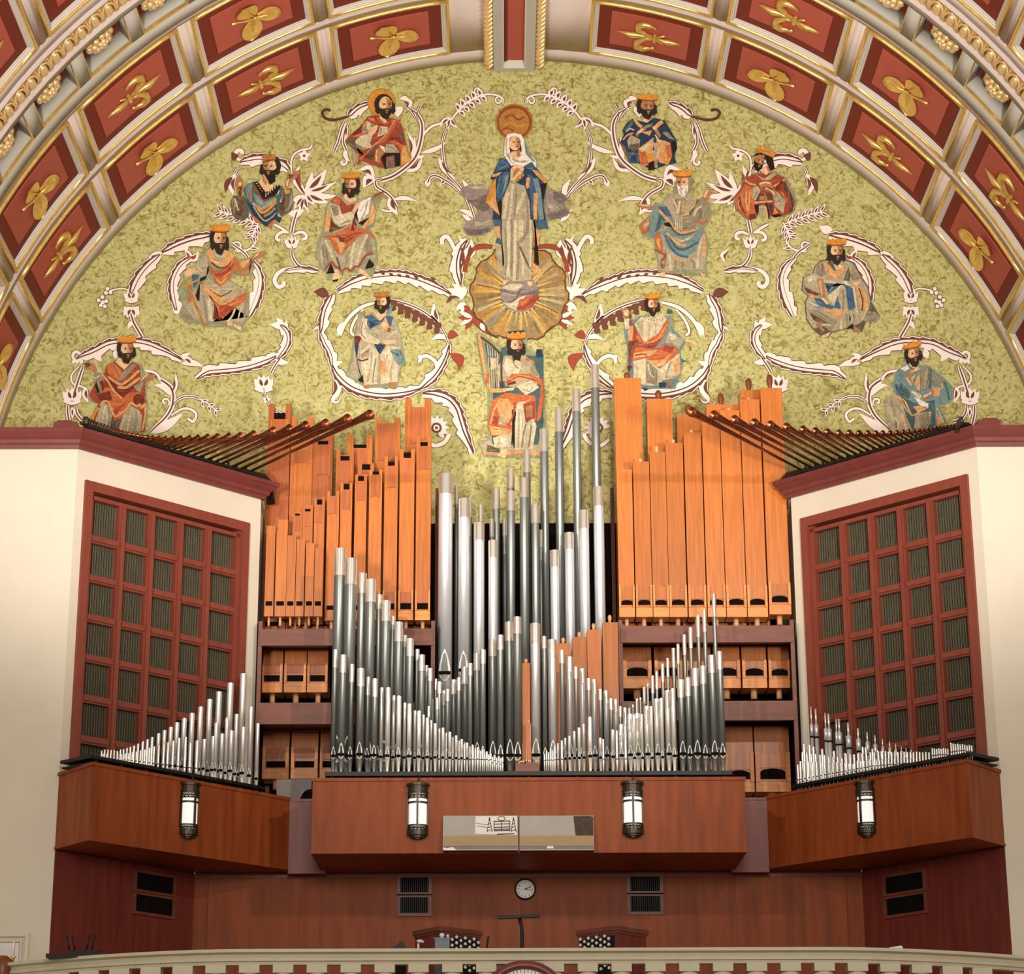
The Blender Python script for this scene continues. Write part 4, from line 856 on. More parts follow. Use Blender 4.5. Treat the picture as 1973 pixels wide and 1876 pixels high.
def acanthus(pts, w0, w1, side=1, teeth=None, dark=.33, mirror=True):
    """broad scroll: white inner band, dark saw-toothed outer band with a white rim, notched inner leaves"""
    pp = smooth(pts, 6); n = len(pp)
    ln = sum(math.hypot(b[0]-a[0], b[1]-a[1]) for a, b in zip(pp, pp[1:])); teeth = teeth or max(3, int(ln/17))
    for P_ in ([0, 1] if mirror else [0]):
        p = mir(pp) if P_ else pp; sd = side*(-1 if P_ else 1)
        A, Bw, C_, D = [], [], [], []
        for i in range(n):
            t = i/(n-1); w_ = 1.28*(w0+(w1-w0)*t)*(.35+.65*min(1, math.sin(PI*min(max(t, .03), .97))*1.8))
            ph = (t*teeth) % 1; saw = .62+.55*ph
            ph2 = (t*teeth*.6+.3) % 1; saw2 = .75+.4*(1-ph2)
            o = w_*dark*saw; q = w_*saw2*.78
            A.append((o+3.2, q+1.6) if sd > 0 else (q+1.6, o+3.2)); Bw.append((o+2, q+.0) if sd > 0 else (q, o+2))
            C_.append((o, -w_*.06) if sd > 0 else (-w_*.06, o))
            D.append((-w_*.28, w_*.34) if sd > 0 else (w_*.34, -w_*.28))
        vine.strip(p, A, 'z'); vine2.strip(p, Bw, 'q'); vine3.strip(p, C_, 'm')
        vine3.strip(p, [(a*.0+x[0], x[1]) if False else ((x[0]+w0*.03, x[1]-w0*.24) if sd > 0 else (x[0]-w0*.24, x[1]+w0*.03)) for a, x in zip([0]*n, D)], 'z')
def cup(x, y, w_, h, ang=0, mirror=True):
    """lotus cup of pointed petals"""
    for k, q in enumerate((-1, -.5, 0, .5, 1)):
        a = math.radians(ang-90)+q*.75; leaf((x, y), (x+h*math.cos(a), y+h*math.sin(a)), w_*.34, q*.12, 'q', 'm' if k % 2 else None, mirror)
    stem([(x-w_*.4, y), (x, y+w_*.12), (x+w_*.4, y)], w_*.16, False, mirror)
def palmette(x, y, dirs, mirror=True):
    for a, l, wd, core in dirs: leaf((x, y), (x+l*math.cos(math.radians(a)), y+l*math.sin(math.radians(a))), wd, .06, 'q', core, mirror)
def laurel(p0, p1, n=7, ln=22, mirror=True):
    (x0, y0), (x1, y1) = p0, p1; stem([p0, ((x0+x1)/2, (y0+y1)/2-3), p1], 3, False, mirror); a = math.atan2(y1-y0, x1-x0)
    for i in range(n):
        t = (i+.7)/n; x, y = x0+(x1-x0)*t, y0+(y1-y0)*t
        for sg in (-1, 1): leaf((x, y), (x+ln*math.cos(a+sg*.75), y+ln*math.sin(a+sg*.75)), 7, 0, 'q', 'm', mirror)
def flower(x, y, r, mirror=True):
    for k in range(5): a = 2*PI*k/5-1.5; leaf((x, y), (x+r*math.cos(a), y+r*math.sin(a)), r*.75, 0, 'q', None, mirror)
    for P_ in ([0, 1] if mirror else [0]): vine3.put(mir(ell(x, y, r*.22, r*.22, 8)) if P_ else ell(x, y, r*.22, r*.22, 8), 'm')
# inner frame round the standing figure
curl((961, 194), 10, 20, -1.1, 3.4); stem([(968, 198), (964, 186), (952, 182.5), (936, 182), (917, 188), (895, 202), (881, 216), (868, 233)], 4, False)
for i, (x, y) in enumerate(((926, 186), (914, 191), (903, 198), (893, 206), (884, 214))):
    leaf((x, y), (x-6, y-16), 11, .1, 'q', 'm'); leaf((x, y), (x+12, y+10), 10, -.1, 'q', 'm')
curl((921, 174), 8, 100, .8, 3)
for a in (60, 95, 130): leaf((867, 226), (867+30*math.cos(math.radians(a)), 226+24*math.sin(math.radians(a))), 9, .1, 'q', 'm')
stem([(866, 236), (858, 254), (853, 275), (854, 302), (860, 330), (872, 345), (885, 360), (898, 380), (906, 398), (913, 419)], 6)
leaf((812, 294), (862, 272), 9, .08); leaf((845, 303), (878, 345), 11, .1, 'q', 'm'); leaf((902, 380), (890, 345), 10, .1)
stem([(888, 372), (872, 356), (858, 347), (842, 339), (830, 340), (824, 352)], 7); leaf((826, 346), (822, 360), 11); leaf((858, 346), (848, 356), 8, 0, 'q', 'm')
leaf((913, 419), (884, 404), 9, .1); leaf((908, 426), (890, 412), 8)
# loops round the upper figures
stem([(865, 231), (848, 238), (833, 243), (822, 252), (814, 262)], 5, False)
stem([(790, 210), (802, 218), (811, 232), (813.5, 248), (811, 271), (804, 295), (794, 311), (776, 327), (756, 340), (735, 347)], 10)
stem([(808, 236), (803, 222), (808, 208), (812, 200)], 5); stem([(802, 228), (795, 216), (788, 208), (780, 204)], 6)
leaf((786, 212), (776, 188), 13, .3, 'q', 'm'); leaf((774, 205), (766, 226), 18, .2); leaf((770, 190), (789, 196), 9, -.2)
leaf((818, 300), (800, 305), 6); leaf((794, 305), (785, 252), 9, .1, 'q', 'm'); leaf((798, 305), (799, 262), 7); leaf((782, 330), (814, 302), 10, .2, 'q', 'm')
acanthus([(671, 224), (682, 212), (696, 203), (712, 199)], 17, 12, -1)
stem([(671, 224), (655, 229), (640, 231), (626, 227), (621, 217), (628, 211), (637, 213)], 3.4, False, True, 'z')
stem([(666, 231), (659, 247), (654, 265), (650, 278), (644, 291)], 7); stem([(670, 236), (664, 254), (662, 274), (668, 290)], 7); leaf((668, 240), (666, 268), 8, 0, 'q', 'm')
leaf((668, 284), (674, 312), 9, .2); curl((661, 312), 8, -60, .8, 5)
# leaf knots and palmettes between the figures
leaf((722, 340), (690, 328), 14, .3, 'q', 'm'); leaf((722, 342), (700, 362), 20, .2, 'q', 'm'); leaf((720, 346), (706, 334), 14)
stem([(735, 344), (724, 348), (726, 360), (742, 370), (754, 381), (764, 398)], 8); leaf((752, 376), (766, 414), 17, .1, 'q', 'm'); leaf((758, 384), (803, 388), 8, -.1); stem([(754, 378), (760, 396), (752, 407), (736, 404)], 4, False)
palmette(588, 372, [(-20, 62, 13, 'm'), (-48, 62, 20, 'm'), (-72, 44, 12, None), (4, 66, 12, None), (22, 50, 15, 'm'), (50, 30, 10, 'm')])
palmette(586, 376, [(75, 34, 10, 'm'), (100, 38, 11, 'm'), (125, 34, 10, 'm'), (150, 30, 9, None)])
stem([(585, 371), (578, 360), (572, 348), (566, 330)], 13); leaf((582, 368), (578, 318), 15, -.2, 'q', 'r'); stem([(562, 330), (561, 312), (566, 298), (580, 289), (596, 286), (601, 280)], 4, False); flower(586, 300, 12)
acanthus([(462, 312), (480, 305), (503, 302), (530, 308), (548, 316), (557, 328)], 15, 20, -1); curl((463, 296), 13, 60, .85, 8); leaf((452, 310), (446, 293), 12, .2, 'm')
stem([(462, 322), (454, 330), (458, 340)], 5); leaf((453, 334), (450, 377), 15, .15, 'q', 'm'); leaf((448, 340), (434, 372), 9, .1, 'm')
laurel((498, 432), (424, 408), 6, 20); laurel((500, 428), (486, 456), 3, 18)
leaf((556, 412), (586, 404), 16, .1); stem([(572, 408), (566, 428), (562, 448)], 8); stem([(528, 432), (543, 440), (554, 448)], 5, False)
cup(562, 474, 26, 20, 0); stem([(556, 448), (544, 447), (535, 452), (533, 460), (540, 463)], 6, False); stem([(566, 452), (578, 447), (588, 450), (590, 458), (583, 461)], 6, False)
stem([(563, 474), (563, 492), (570, 506), (580, 514), (598, 517), (612, 520)], 8); acanthus([(612, 521), (590, 516), (566, 517), (548, 522)], 9, 8, 1); stem([(566, 517), (548, 519), (535, 527), (529, 540), (536, 552), (546, 549), (546, 542)], 8, False)
leaf((612, 505), (604, 480), 9, .3, 'q', 'm')
# ring round the crossed figures
acanthus([(410, 452), (382, 455), (355, 463), (330, 474), (312, 486)], 20, 16, 1); acanthus([(308, 490), (290, 503), (272, 522), (258, 545), (252, 566)], 14, 18, 1)
leaf((312, 486), (286, 496), 12); cup(253, 578, 30, 20, 0); cup(253, 592, 36, 22, 180); stem([(252, 604), (258, 622), (268, 640), (274, 650)], 9); leaf((258, 618), (246, 634), 9, .1)
stem([(250, 560), (238, 556), (224, 557), (212, 560)], 3, False)
for x, y in ((207, 556), (213, 563), (204, 564), (197, 572), (190, 578), (198, 582), (205, 580), (194, 588), (202, 590)):
    for fn in (lambda p: p, mir): vine.put(fn(ell(x, y, 5.4, 5.4, 8)), 'z'); vine2.put(fn(ell(x, y, 4, 4, 8)), 'q')
acanthus([(372, 494), (350, 506), (336, 526), (330, 548), (332, 572), (340, 598)], 12, 16, 1); acanthus([(476, 496), (494, 512), (503, 535), (501, 560), (493, 585), (480, 610)], 10, 20, -1)
leaf((366, 503), (356, 480), 12, .1, 'q', 'r'); leaf((366, 503), (382, 485), 13, .1, 'q', 'r'); leaf((332, 590), (356, 596), 26, 0); leaf((404, 443), (430, 436), 17, .1)
stem([(445, 468), (456, 476), (470, 486), (478, 496)], 7); stem([(446, 470), (458, 466), (464, 474), (454, 484), (480, 480), (494, 464)], 4, False); leaf((480, 478), (500, 478), 7, 0, 'q', 'm')
# ring over the lowest outer figures
acanthus([(148, 690), (162, 682), (184, 672), (208, 660), (236, 656), (266, 656), (292, 662), (318, 674), (350, 692)], 16, 16, -1); curl((149, 684), 12, 60, .9, 6)
leaf((188, 674), (196, 696), 15, .2); leaf((222, 690), (226, 670), 13); leaf((372, 702), (350, 688), 12, .1, 'q', 'r'); leaf((350, 700), (392, 706), 12, -.1); leaf((346, 690), (366, 680), 9)
acanthus([(380, 730), (400, 719), (426, 716), (456, 713), (486, 707), (514, 697), (532, 686)], 15, 16, 1); acanthus([(534, 692), (550, 674), (557, 655), (553, 637), (540, 626)], 12, 13, 1)
leaf((545, 632), (520, 625), 13, .1); leaf((543, 630), (533, 612), 12, .1); leaf((548, 634), (552, 618), 10); leaf((530, 692), (556, 698), 12, .1); leaf((536, 686), (520, 680), 9)
stem([(540, 690), (530, 704), (522, 718)], 7); cup(508, 748, 42, 26, 0); stem([(508, 748), (511, 762), (517, 775), (526, 788), (540, 796), (560, 802)], 5); flower(514, 770, 8)
for x in (140, 147, 155): leaf((x, 700), (x+4, 692), 7)
stem([(160, 706), (153, 726), (146, 748), (142, 760)], 9); stem([(152, 706), (138, 722), (140, 738), (156, 744), (166, 748)], 4, False)
cup(139, 772, 40, 26, 0); stem([(130, 782), (131, 800), (136, 820)], 8); stem([(146, 782), (148, 796), (158, 808), (172, 812)], 8); leaf((139, 784), (140, 806), 8, 0, 'q', 'm'); leaf((165, 745), (170, 776), 12, .1, 'q', 'm')
stem([(288, 834), (302, 820), (319, 804), (330, 786), (334, 766), (330, 748), (320, 738), (310, 732)], 10); leaf((330, 762), (296, 742), 14, .2); leaf((330, 764), (338, 718), 8, .1, 'q', 'm'); leaf((312, 734), (276, 712), 9, .1, 'q', 'm')
stem([(332, 782), (342, 770), (356, 764), (372, 764), (384, 768)], 6); laurel((380, 766), (418, 792), 3, 14); stem([(330, 800), (350, 788), (366, 788), (378, 798), (372, 812), (362, 806)], 5, False); curl((318, 774), 9, 60, -.9, 4); leaf((290, 834), (352, 796), 18, .05)
# middle rings and tails
acanthus([(868, 566), (846, 552), (818, 539), (790, 530), (762, 526), (729, 528), (700, 533), (676, 543), (650, 560)], 16, 20, 1, 16)
for i in range(9): x = 838-i*16; leaf((x, 541-i*2.1), (x-9, 534-i*1.5), 5, 0, 'm')
acanthus([(640, 566), (626, 590), (620, 613), (618, 640)], 15, 14, 1); leaf((634, 570), (604, 562), 16, .1, 'm'); acanthus([(616, 640), (624, 662), (634, 680), (640, 706)], 12, 13, 1); leaf((622, 610), (604, 636), 9, -.1, 'q', 'm')
leaf((638, 700), (660, 696), 10, .1); acanthus([(640, 704), (650, 726), (672, 746), (702, 758), (740, 763), (780, 759), (812, 748)], 18, 16, 1)
leaf((646, 722), (638, 776), 16, -.15, 'q', 'm'); curl((646, 768), 9, 0, .9, 5); acanthus([(812, 748), (834, 732), (850, 710), (862, 684), (865, 664)], 17, 10, 1)
stem([(865, 664), (856, 642), (842, 622), (822, 604), (796, 590), (768, 581), (744, 577)], 7, True)
for i in range(8): x, y = 850-i*14, 632-i*7.2; leaf((x, y), (x-14, y-12), 12, 0, 'm'); leaf((x-4, y), (x-14, y+10), 9, 0, 'm')
stem([(726, 582), (700, 590), (680, 604), (664, 624), (655, 646)], 7, False); stem([(700, 596), (684, 616), (676, 638), (682, 646)], 5, False); leaf((662, 620), (650, 648), 8, .1)
leaf((846, 624), (836, 584), 14, -.1, 'q', 'm'); leaf((862, 652), (830, 656), 10, .2); leaf((862, 650), (884, 646), 14, -.2, 'r'); leaf((866, 680), (884, 716), 17, -.3, 'r'); stem([(846, 714), (838, 696), (824, 686), (812, 688), (808, 698)], 7, False); leaf((812, 690), (806, 684), 9)
acanthus([(815, 757), (842, 757), (866, 766), (882, 784), (890, 808), (898, 834), (912, 872)], 20, 16, -1)
for k in range(9): a = math.radians(-170+k*28); leaf((841+9*math.cos(a), 824+9*math.sin(a)), (841+24*math.cos(a), 824+24*math.sin(a)), 9, 0, 'q', None)
for fn in (lambda p: p, mir): vine2.put(fn(ell(841, 824, 10, 10)), 'm'); vine3.put(fn(ell(841, 824, 6, 6)), 'q'); vine3.put(fn(ell(841, 824, 3, 3)), 'm')
stem([(820, 846), (836, 858), (856, 852), (866, 836)], 8, False)
# wreath round the sunburst
acanthus([(888, 548), (884, 520), (884, 500), (890, 478), (900, 462)], 18, 12, 1); leaf((892, 530), (884, 452), 14, .1, 'q', 'm'); leaf((900, 500), (908, 462), 18, .1, 'q', 'm'); stem([(884, 505), (874, 476), (862, 456), (852, 460), (852, 470)], 8, False)
stem([(949, 476), (930, 474), (912, 480), (900, 500), (894, 524)], 8, False, True, 'r'); leaf((896, 552), (888, 578), 18, .1)
for a in (150, 190, 230): leaf((888, 566), (888+26*math.cos(math.radians(a)), 566+26*math.sin(math.radians(a))), 12, .1, 'q', None)
leaf((888, 566), (862, 556), 11); leaf((884, 572), (860, 585), 7, .2, 'm')
for a in (60, 95, 130): leaf((892, 582), (892+22*math.cos(math.radians(a)), 582+22*math.sin(math.radians(a))), 9)
stem([(896, 588), (906, 606), (920, 622), (938, 636), (962, 646)], 11, False, True, 'r')
for a in (120, 150, 180, 205): leaf((910, 612), (910+28*math.cos(math.radians(a)), 612+28*math.sin(math.radians(a))), 8, 0, 'q' if a in (150, 205) else 'r')
leaf((926, 622), (934, 638), 9)
for i, p in enumerate((vine, vine2, vine3)): p.b.build('painted_scrollwork', M['lines'], wall_back)

# --- painted figures
def P_(s): return [tuple(float(v) for v in q.split(',')) for q in s.split()]
def head(pt, cx, cy, w_, h, turn=0, beard='h', hair='h', crown='y', long_=.5, tilt=0, halo=None, skin='f'):
    T = lambda x, y: (cx+(x*math.cos(tilt)-y*math.sin(tilt))*w_, cy+(x*math.sin(tilt)+y*math.cos(tilt))*h)
    pl = lambda pts, c: pt.put([T(x, y) for x, y in pts], c)
    if hair: pl(ell(-turn*.12, -.08, .62, .5)+[], hair); pl([(-.62, -.1), (-.68, .2+long_*.3), (-.5, .35+long_*.3), (-.3, .3), (-.35, -.2)], hair); pl([(.62, -.1), (.68, .2+long_*.3), (.5, .35+long_*.3), (.3, .3), (.35, -.2)], hair)
    pl(ell(0, 0, .43, .46), skin); pl([(turn*.05, -.4), (turn*.43+.0, -.25), (turn*.42, .15), (turn*.2, .4), (turn*.1, .1)], 'F')
    sx = turn*.1
    for q in (-1, 1):
        pl([(sx+q*.08, -.12), (sx+q*.3, -.13), (sx+q*.3, -.1), (sx+q*.08, -.09)], 'h'); pl(ell(sx+q*.19, -.05, .085, .035, 8), 'n'); pl(ell(sx+q*.19, -.05, .035, .03, 6), 'k')
    pl([(sx-.03, -.1), (sx+.04, -.1), (sx+.09, .1), (sx-.08, .1)], 'F'); pl([(sx-.015, -.1), (sx+.015, -.1), (sx+.03, .08), (sx-.03, .08)], 'w')
    if beard:
        pl([(-.42, .02), (-.34, .12), (-.2, .16), (sx, .13), (.2, .16), (.34, .12), (.42, .02), (.38, .38), (.2, .62), (sx, .7), (-.2, .62), (-.38, .38)], beard)
        pl(ell(sx, .24, .13, .035, 8), 'F'); pl([(sx-.08, .3), (sx+.08, .3), (sx, .42)], 'F' if beard != 'p' else 'W')
    else: pl(ell(sx, .22, .11, .03, 8), 'r')
    if crown: pl([(-.66, -.36), (-.72, -.68), (-.45, -.58), (-.3, -.72), (-.1, -.6), (.1, -.74), (.3, -.6), (.45, -.7), (.72, -.66), (.64, -.36), (.3, -.3), (-.3, -.3)], crown); pl([(-.66, -.36), (-.3, -.3), (.3, -.3), (.64, -.36), (.65, -.43), (.3, -.37), (-.3, -.37), (-.67, -.43)], 'd')
DARK = dict(o='r', O='o', r='R', R='n', w='W', W='g', g='G', G='n', b='B', B='k', t='T', T='B', y='e', e='d', n='h', p='W', v='V', V='G')
LITE = dict(o='O', O='w', r='o', R='r', w='p', W='w', g='W', G='g', b='t', B='b', t='W', T='t', y='O', e='y', n='F', p='p', v='W', V='v')
frng = random.Random(21)
def inside(pt, poly):
    x, y = pt; c = False; n = len(poly)
    for i in range(n):
        (x0, y0), (x1, y1) = poly[i], poly[i-1]
        if (y0 > y) != (y1 > y) and x < (x1-x0)*(y-y0)/(y1-y0)+x0: c = not c
    return c
def brush(q, pts, c):
    """painted folds: a few brush strokes of the darker and lighter tint along a patch of cloth"""
    if c not in DARK: return
    xs = [p_[0] for p_ in pts]; ys = [p_[1] for p_ in pts]; n = len(pts); cx = sum(xs)/n; cy = sum(ys)/n
    sxx = sum((x-cx)**2 for x in xs); syy = sum((y-cy)**2 for y in ys); sxy = sum((x-cx)*(y-cy) for x, y in pts)
    a = .5*math.atan2(2*sxy, sxx-syy); ux, uy = math.cos(a), math.sin(a)
    if uy < 0: ux, uy = -ux, -uy
    L_ = [(x-cx)*ux+(y-cy)*uy for x, y in pts]; W_ = [-(x-cx)*uy+(y-cy)*ux for x, y in pts]; l = max(L_)-min(L_); w_ = max(W_)-min(W_)
    if l*w_ < (SC*7)**2: return
    for k in range(max(3, min(9, int(w_/SC/3.2)))):
        o = min(W_)+w_*(.12+.76*frng.random()); t0 = min(L_)+l*frng.random()*.45; t1 = t0+l*(.25+.4*frng.random()); bend = w_*(frng.random()-.5)*.22
        s_ = []
        for j in range(9):
            t = t0+(t1-t0)*j/8; f = o+bend*math.sin(PI*j/8); p_ = (cx+ux*t-uy*f, cy+uy*t+ux*f)
            if inside(p_, pts): s_.append(p_)
            elif s_: break
        if len(s_) < 3: continue
        wd = SC*(.5+1.3*frng.random()); m = len(s_); q.strip(s_, [wd*math.sin(PI*(i+.4)/(m-.2)) for i in range(m)], (DARK if k % 2 else LITE)[c])
def figure(name, label, ox, oy, sc, ops, base=.0165, grow=0):
    p = Paint(base, .00025)
    class Q:   # crop coordinates -> photograph pixels
        def put(s, pts, c, folds=False):
            ox, oy, sc = s.fr; p.put([(ox+x/sc, oy+y/sc) for x, y in pts], c)
            if folds: brush(s, pts, c)
        def strip(s, pts, w_, c):
            ox, oy, sc = s.fr; p.strip([(ox+x/sc, oy+y/sc) for x, y in pts], [v/sc for v in w_] if isinstance(w_, list) else w_/sc, c)
    global SC; SC = sc; q = Q(); q.fr = (ox, oy, sc)
    for o in ops:
        if o[0] == 'X': q.fr = o[1:]; SC = o[3]
        elif o[0] == 'H': head(q, *o[1:][0], **(o[2] if len(o) > 2 else {}))
        elif o[0] == 'E': q.put(ell(*o[2]), o[1])
        elif o[0] == 's': q.strip(smooth(P_(o[3]), 3), o[2], o[1])
        else: q.put(P_(o[1]), o[0], o is not ops[0] and o[0] not in 'kfF')
    o = p.b.build(name, M['paint'], wall_back); o['label'] = label
    return o
figure('painted_figure', 'painted crowned man in an orange shawl, both hands raised, lowest at far left', 120, 640, 9.38, [
('u', '540,1020 460,1140 520,1260 640,1300 570,1420 450,1630 560,1700 700,1800 1510,1820 1560,1300 1530,1180 1540,880 1440,580 1260,510 940,490 780,600 740,720 590,900'),
('r', '560,1000 480,1120 540,1240 650,1290 600,1400 480,1620 560,1680 700,1780 1490,1800 1520,1300 1500,1150 1500,900 1420,820 1400,590 1250,530 960,520 800,600 760,740 600,900'),
('W', '740,1260 660,1400 580,1640 640,1740 980,1780 900,1500 840,1320'), ('W', '1230,1320 1100,1500 1000,1790 1420,1790 1440,1500 1380,1400'), ('G', '900,1500 850,1760 1000,1720 1100,1520 960,1620'),
('s', 'w', 40, '780,1330 740,1500 700,1700'), ('s', 'g', 30, '820,1340 860,1500 830,1720'), ('s', 'w', 24, '1260,1400 1200,1600 1180,1780'), ('s', 'g', 34, '1330,1420 1340,1600 1300,1780'), ('s', 'w', 20, '1140,1500 1080,1640 1050,1760'),
('o', '640,1130 720,1250 780,1240 880,1380 940,1600 1080,1540 1230,1300 1420,1400 1490,1280 1500,1180 1400,1080 1200,1090 1080,1200 900,1000 700,1000'), ('R', '640,1130 760,1080 860,1060 900,1230 780,1230 700,1240'), ('R', '1280,1180 1340,1120 1430,1110 1490,1200 1480,1300 1380,1320 1290,1280'), ('r', '940,1380 1180,1260 1000,1460 940,1480'),
('r', '800,620 920,540 1000,560 1110,690 1280,560 1400,620 1390,740 1080,960 830,800'), ('o', '800,620 920,545 1000,600 1080,700 1060,860 940,830 830,740'), ('g', '1110,690 1290,560 1340,600 1070,880 980,860 1060,780'), ('R', '790,900 900,960 1080,1190 1200,1090 1400,900 1300,960 1150,1010 1000,980 830,820'),
('s', 'O', 44, '830,800 950,890 1080,940 1240,830 1390,690'), ('s', 'O', 36, '720,760 820,880 900,1010 960,1090 1080,1200'), ('s', 'O', 50, '1000,985 1150,1000 1280,910 1410,820'), ('s', 'O', 34, '690,1330 740,1250 830,1260 900,1430 960,1520 1130,1420 1240,1280 1340,1340 1400,1300 1440,1370 1490,1280'), ('s', 'O', 40, '1500,1300 1500,1500 1440,1780'), ('s', 'y', 50, '650,1360 580,1480 530,1600'),
('g', '600,720 540,800 600,900 640,1070 720,1090 760,850 690,730'), ('k', '590,960 620,900 680,1080 640,1100'), ('R', '680,900 740,850 760,1000 720,1090'), ('F', '400,560 480,530 580,570 630,680 600,740 520,680 430,680'), ('n', '400,560 470,540 520,600 430,640'), ('s', 'w', 24, '540,790 600,830 680,780'),
('F', '1420,880 1480,790 1580,750 1690,770 1650,850 1500,880 1440,960'), ('g', '1290,980 1420,880 1480,900 1420,1080 1340,1060'), ('s', 'w', 16, '1430,870 1490,800 1570,760'),
('f', '1040,440 1100,560 1220,530 1230,440 1250,540 1120,680 960,540'), ('H', (1165, 320, 250, 370), dict(turn=1, long_=.2))])
figure('painted_figure', 'painted crowned man with a sword, orange shawl, one palm out, upper far left', 330, 430, 8.525, [
('u', '520,440 380,690 180,840 200,940 90,1100 180,1340 120,1490 220,1620 480,1660 560,1710 900,1700 1160,1800 1180,1720 1280,1540 1290,1180 960,920 1050,860 1300,860 1380,740 1340,600 1590,500 1540,440 1290,560 1060,600 900,380 680,360'),
('g', '150,1490 230,1600 480,1640 560,1690 740,1640 900,1680 900,1590 740,1560 560,1440 230,1470'), ('W', '560,470 480,620 400,680 260,760 200,850 230,930 330,860 450,840 560,860 600,700 640,560'), ('b', '340,840 450,840 440,980 370,1060 350,960'), ('W', '400,1100 260,1230 200,1340 260,1430 380,1560 560,1640 600,1560 480,1300'), ('F', '290,1150 330,1180 340,1290 240,1330'),
('W', '470,960 470,1200 560,1600 690,1620 740,1560 720,1300 900,1200 1240,1250 1260,1540 1130,1630 900,1620'), ('s', 'w', 60, '620,1260 640,1450 640,1600'), ('s', 'g', 40, '520,1180 560,1400 590,1620'), ('s', 'G', 34, '700,1240 720,1420 700,1580'), ('s', 'w', 34, '1050,1400 1000,1520 930,1610'), ('s', 'w', 24, '1160,1350 1120,1480 1090,1610'), ('s', 'g', 40, '1220,1280 1220,1400 1200,1560'),
('W', '620,900 500,1000 500,1110 640,1180 800,1330 1230,1120 1050,1000 930,930 800,1040'), ('O', '560,1000 520,1090 660,1160 800,1290 900,1260 760,1120 640,1050'), ('o', '640,1180 790,1330 900,1330 1230,1130 1260,1230 1080,1370 900,1500 850,1570 780,1540 760,1420'), ('r', '790,1350 900,1340 1060,1380 880,1540 790,1540'), ('s', 'O', 36, '500,1110 640,1170 800,1320 900,1310'), ('s', 'O', 26, '900,1310 1060,1180 1120,1090'), ('s', 'n', 16, '700,1130 820,1200 1000,1100'),
('o', '600,640 640,760 720,960 800,1040 890,980 1030,800 1110,640 1030,560 940,680 800,790 700,760'), ('O', '560,480 700,380 880,430 1040,520 1000,640 870,720 800,720 640,620'), ('W', '700,400 800,480 900,460 880,600 780,640 680,520'), ('r', '700,820 820,820 960,720 1040,640 1000,760 860,860 740,880'), ('s', 'O', 34, '740,920 820,980 900,900'), ('s', 'n', 18, '660,640 760,720 900,720 990,620'), ('s', 'w', 18, '720,500 800,560 900,500'),
('F', '1110,640 1300,570 1320,700 1260,840 1100,840 1030,790'), ('O', '1130,640 1290,580 1280,660 1160,740'), ('n', '1300,580 1340,640 1280,810 1270,720'), ('F', '1320,580 1380,500 1540,460 1570,500 1480,560 1340,610'), ('f', '1330,580 1390,510 1440,480 1420,530'), ('k', '470,930 480,900 580,860 590,740 610,700 620,780 560,920 470,960'), ('k', '400,1180 470,980 460,1280 420,1250'), ('R', '720,1320 770,1540 850,1600 700,1560'),
('f', '260,750 390,730 400,790 310,880 230,880 210,830'), ('s', 'w', 26, '420,700 470,760 520,800'), ('s', 'y', 34, '280,920 320,1100 420,1380 540,1680'), ('s', 'd', 10, '300,1000 360,1220 540,1680'), ('s', 'y', 28, '190,1050 310,990 440,930'), ('f', '1020,1650 1150,1700 1150,1780 1030,1700'), ('f', '920,1620 1000,1620 1010,1690 920,1680'), ('f', '760,380 840,380 860,470 780,480'), ('H', (797, 270, 230, 370), dict(turn=1, long_=.5, tilt=.02))])
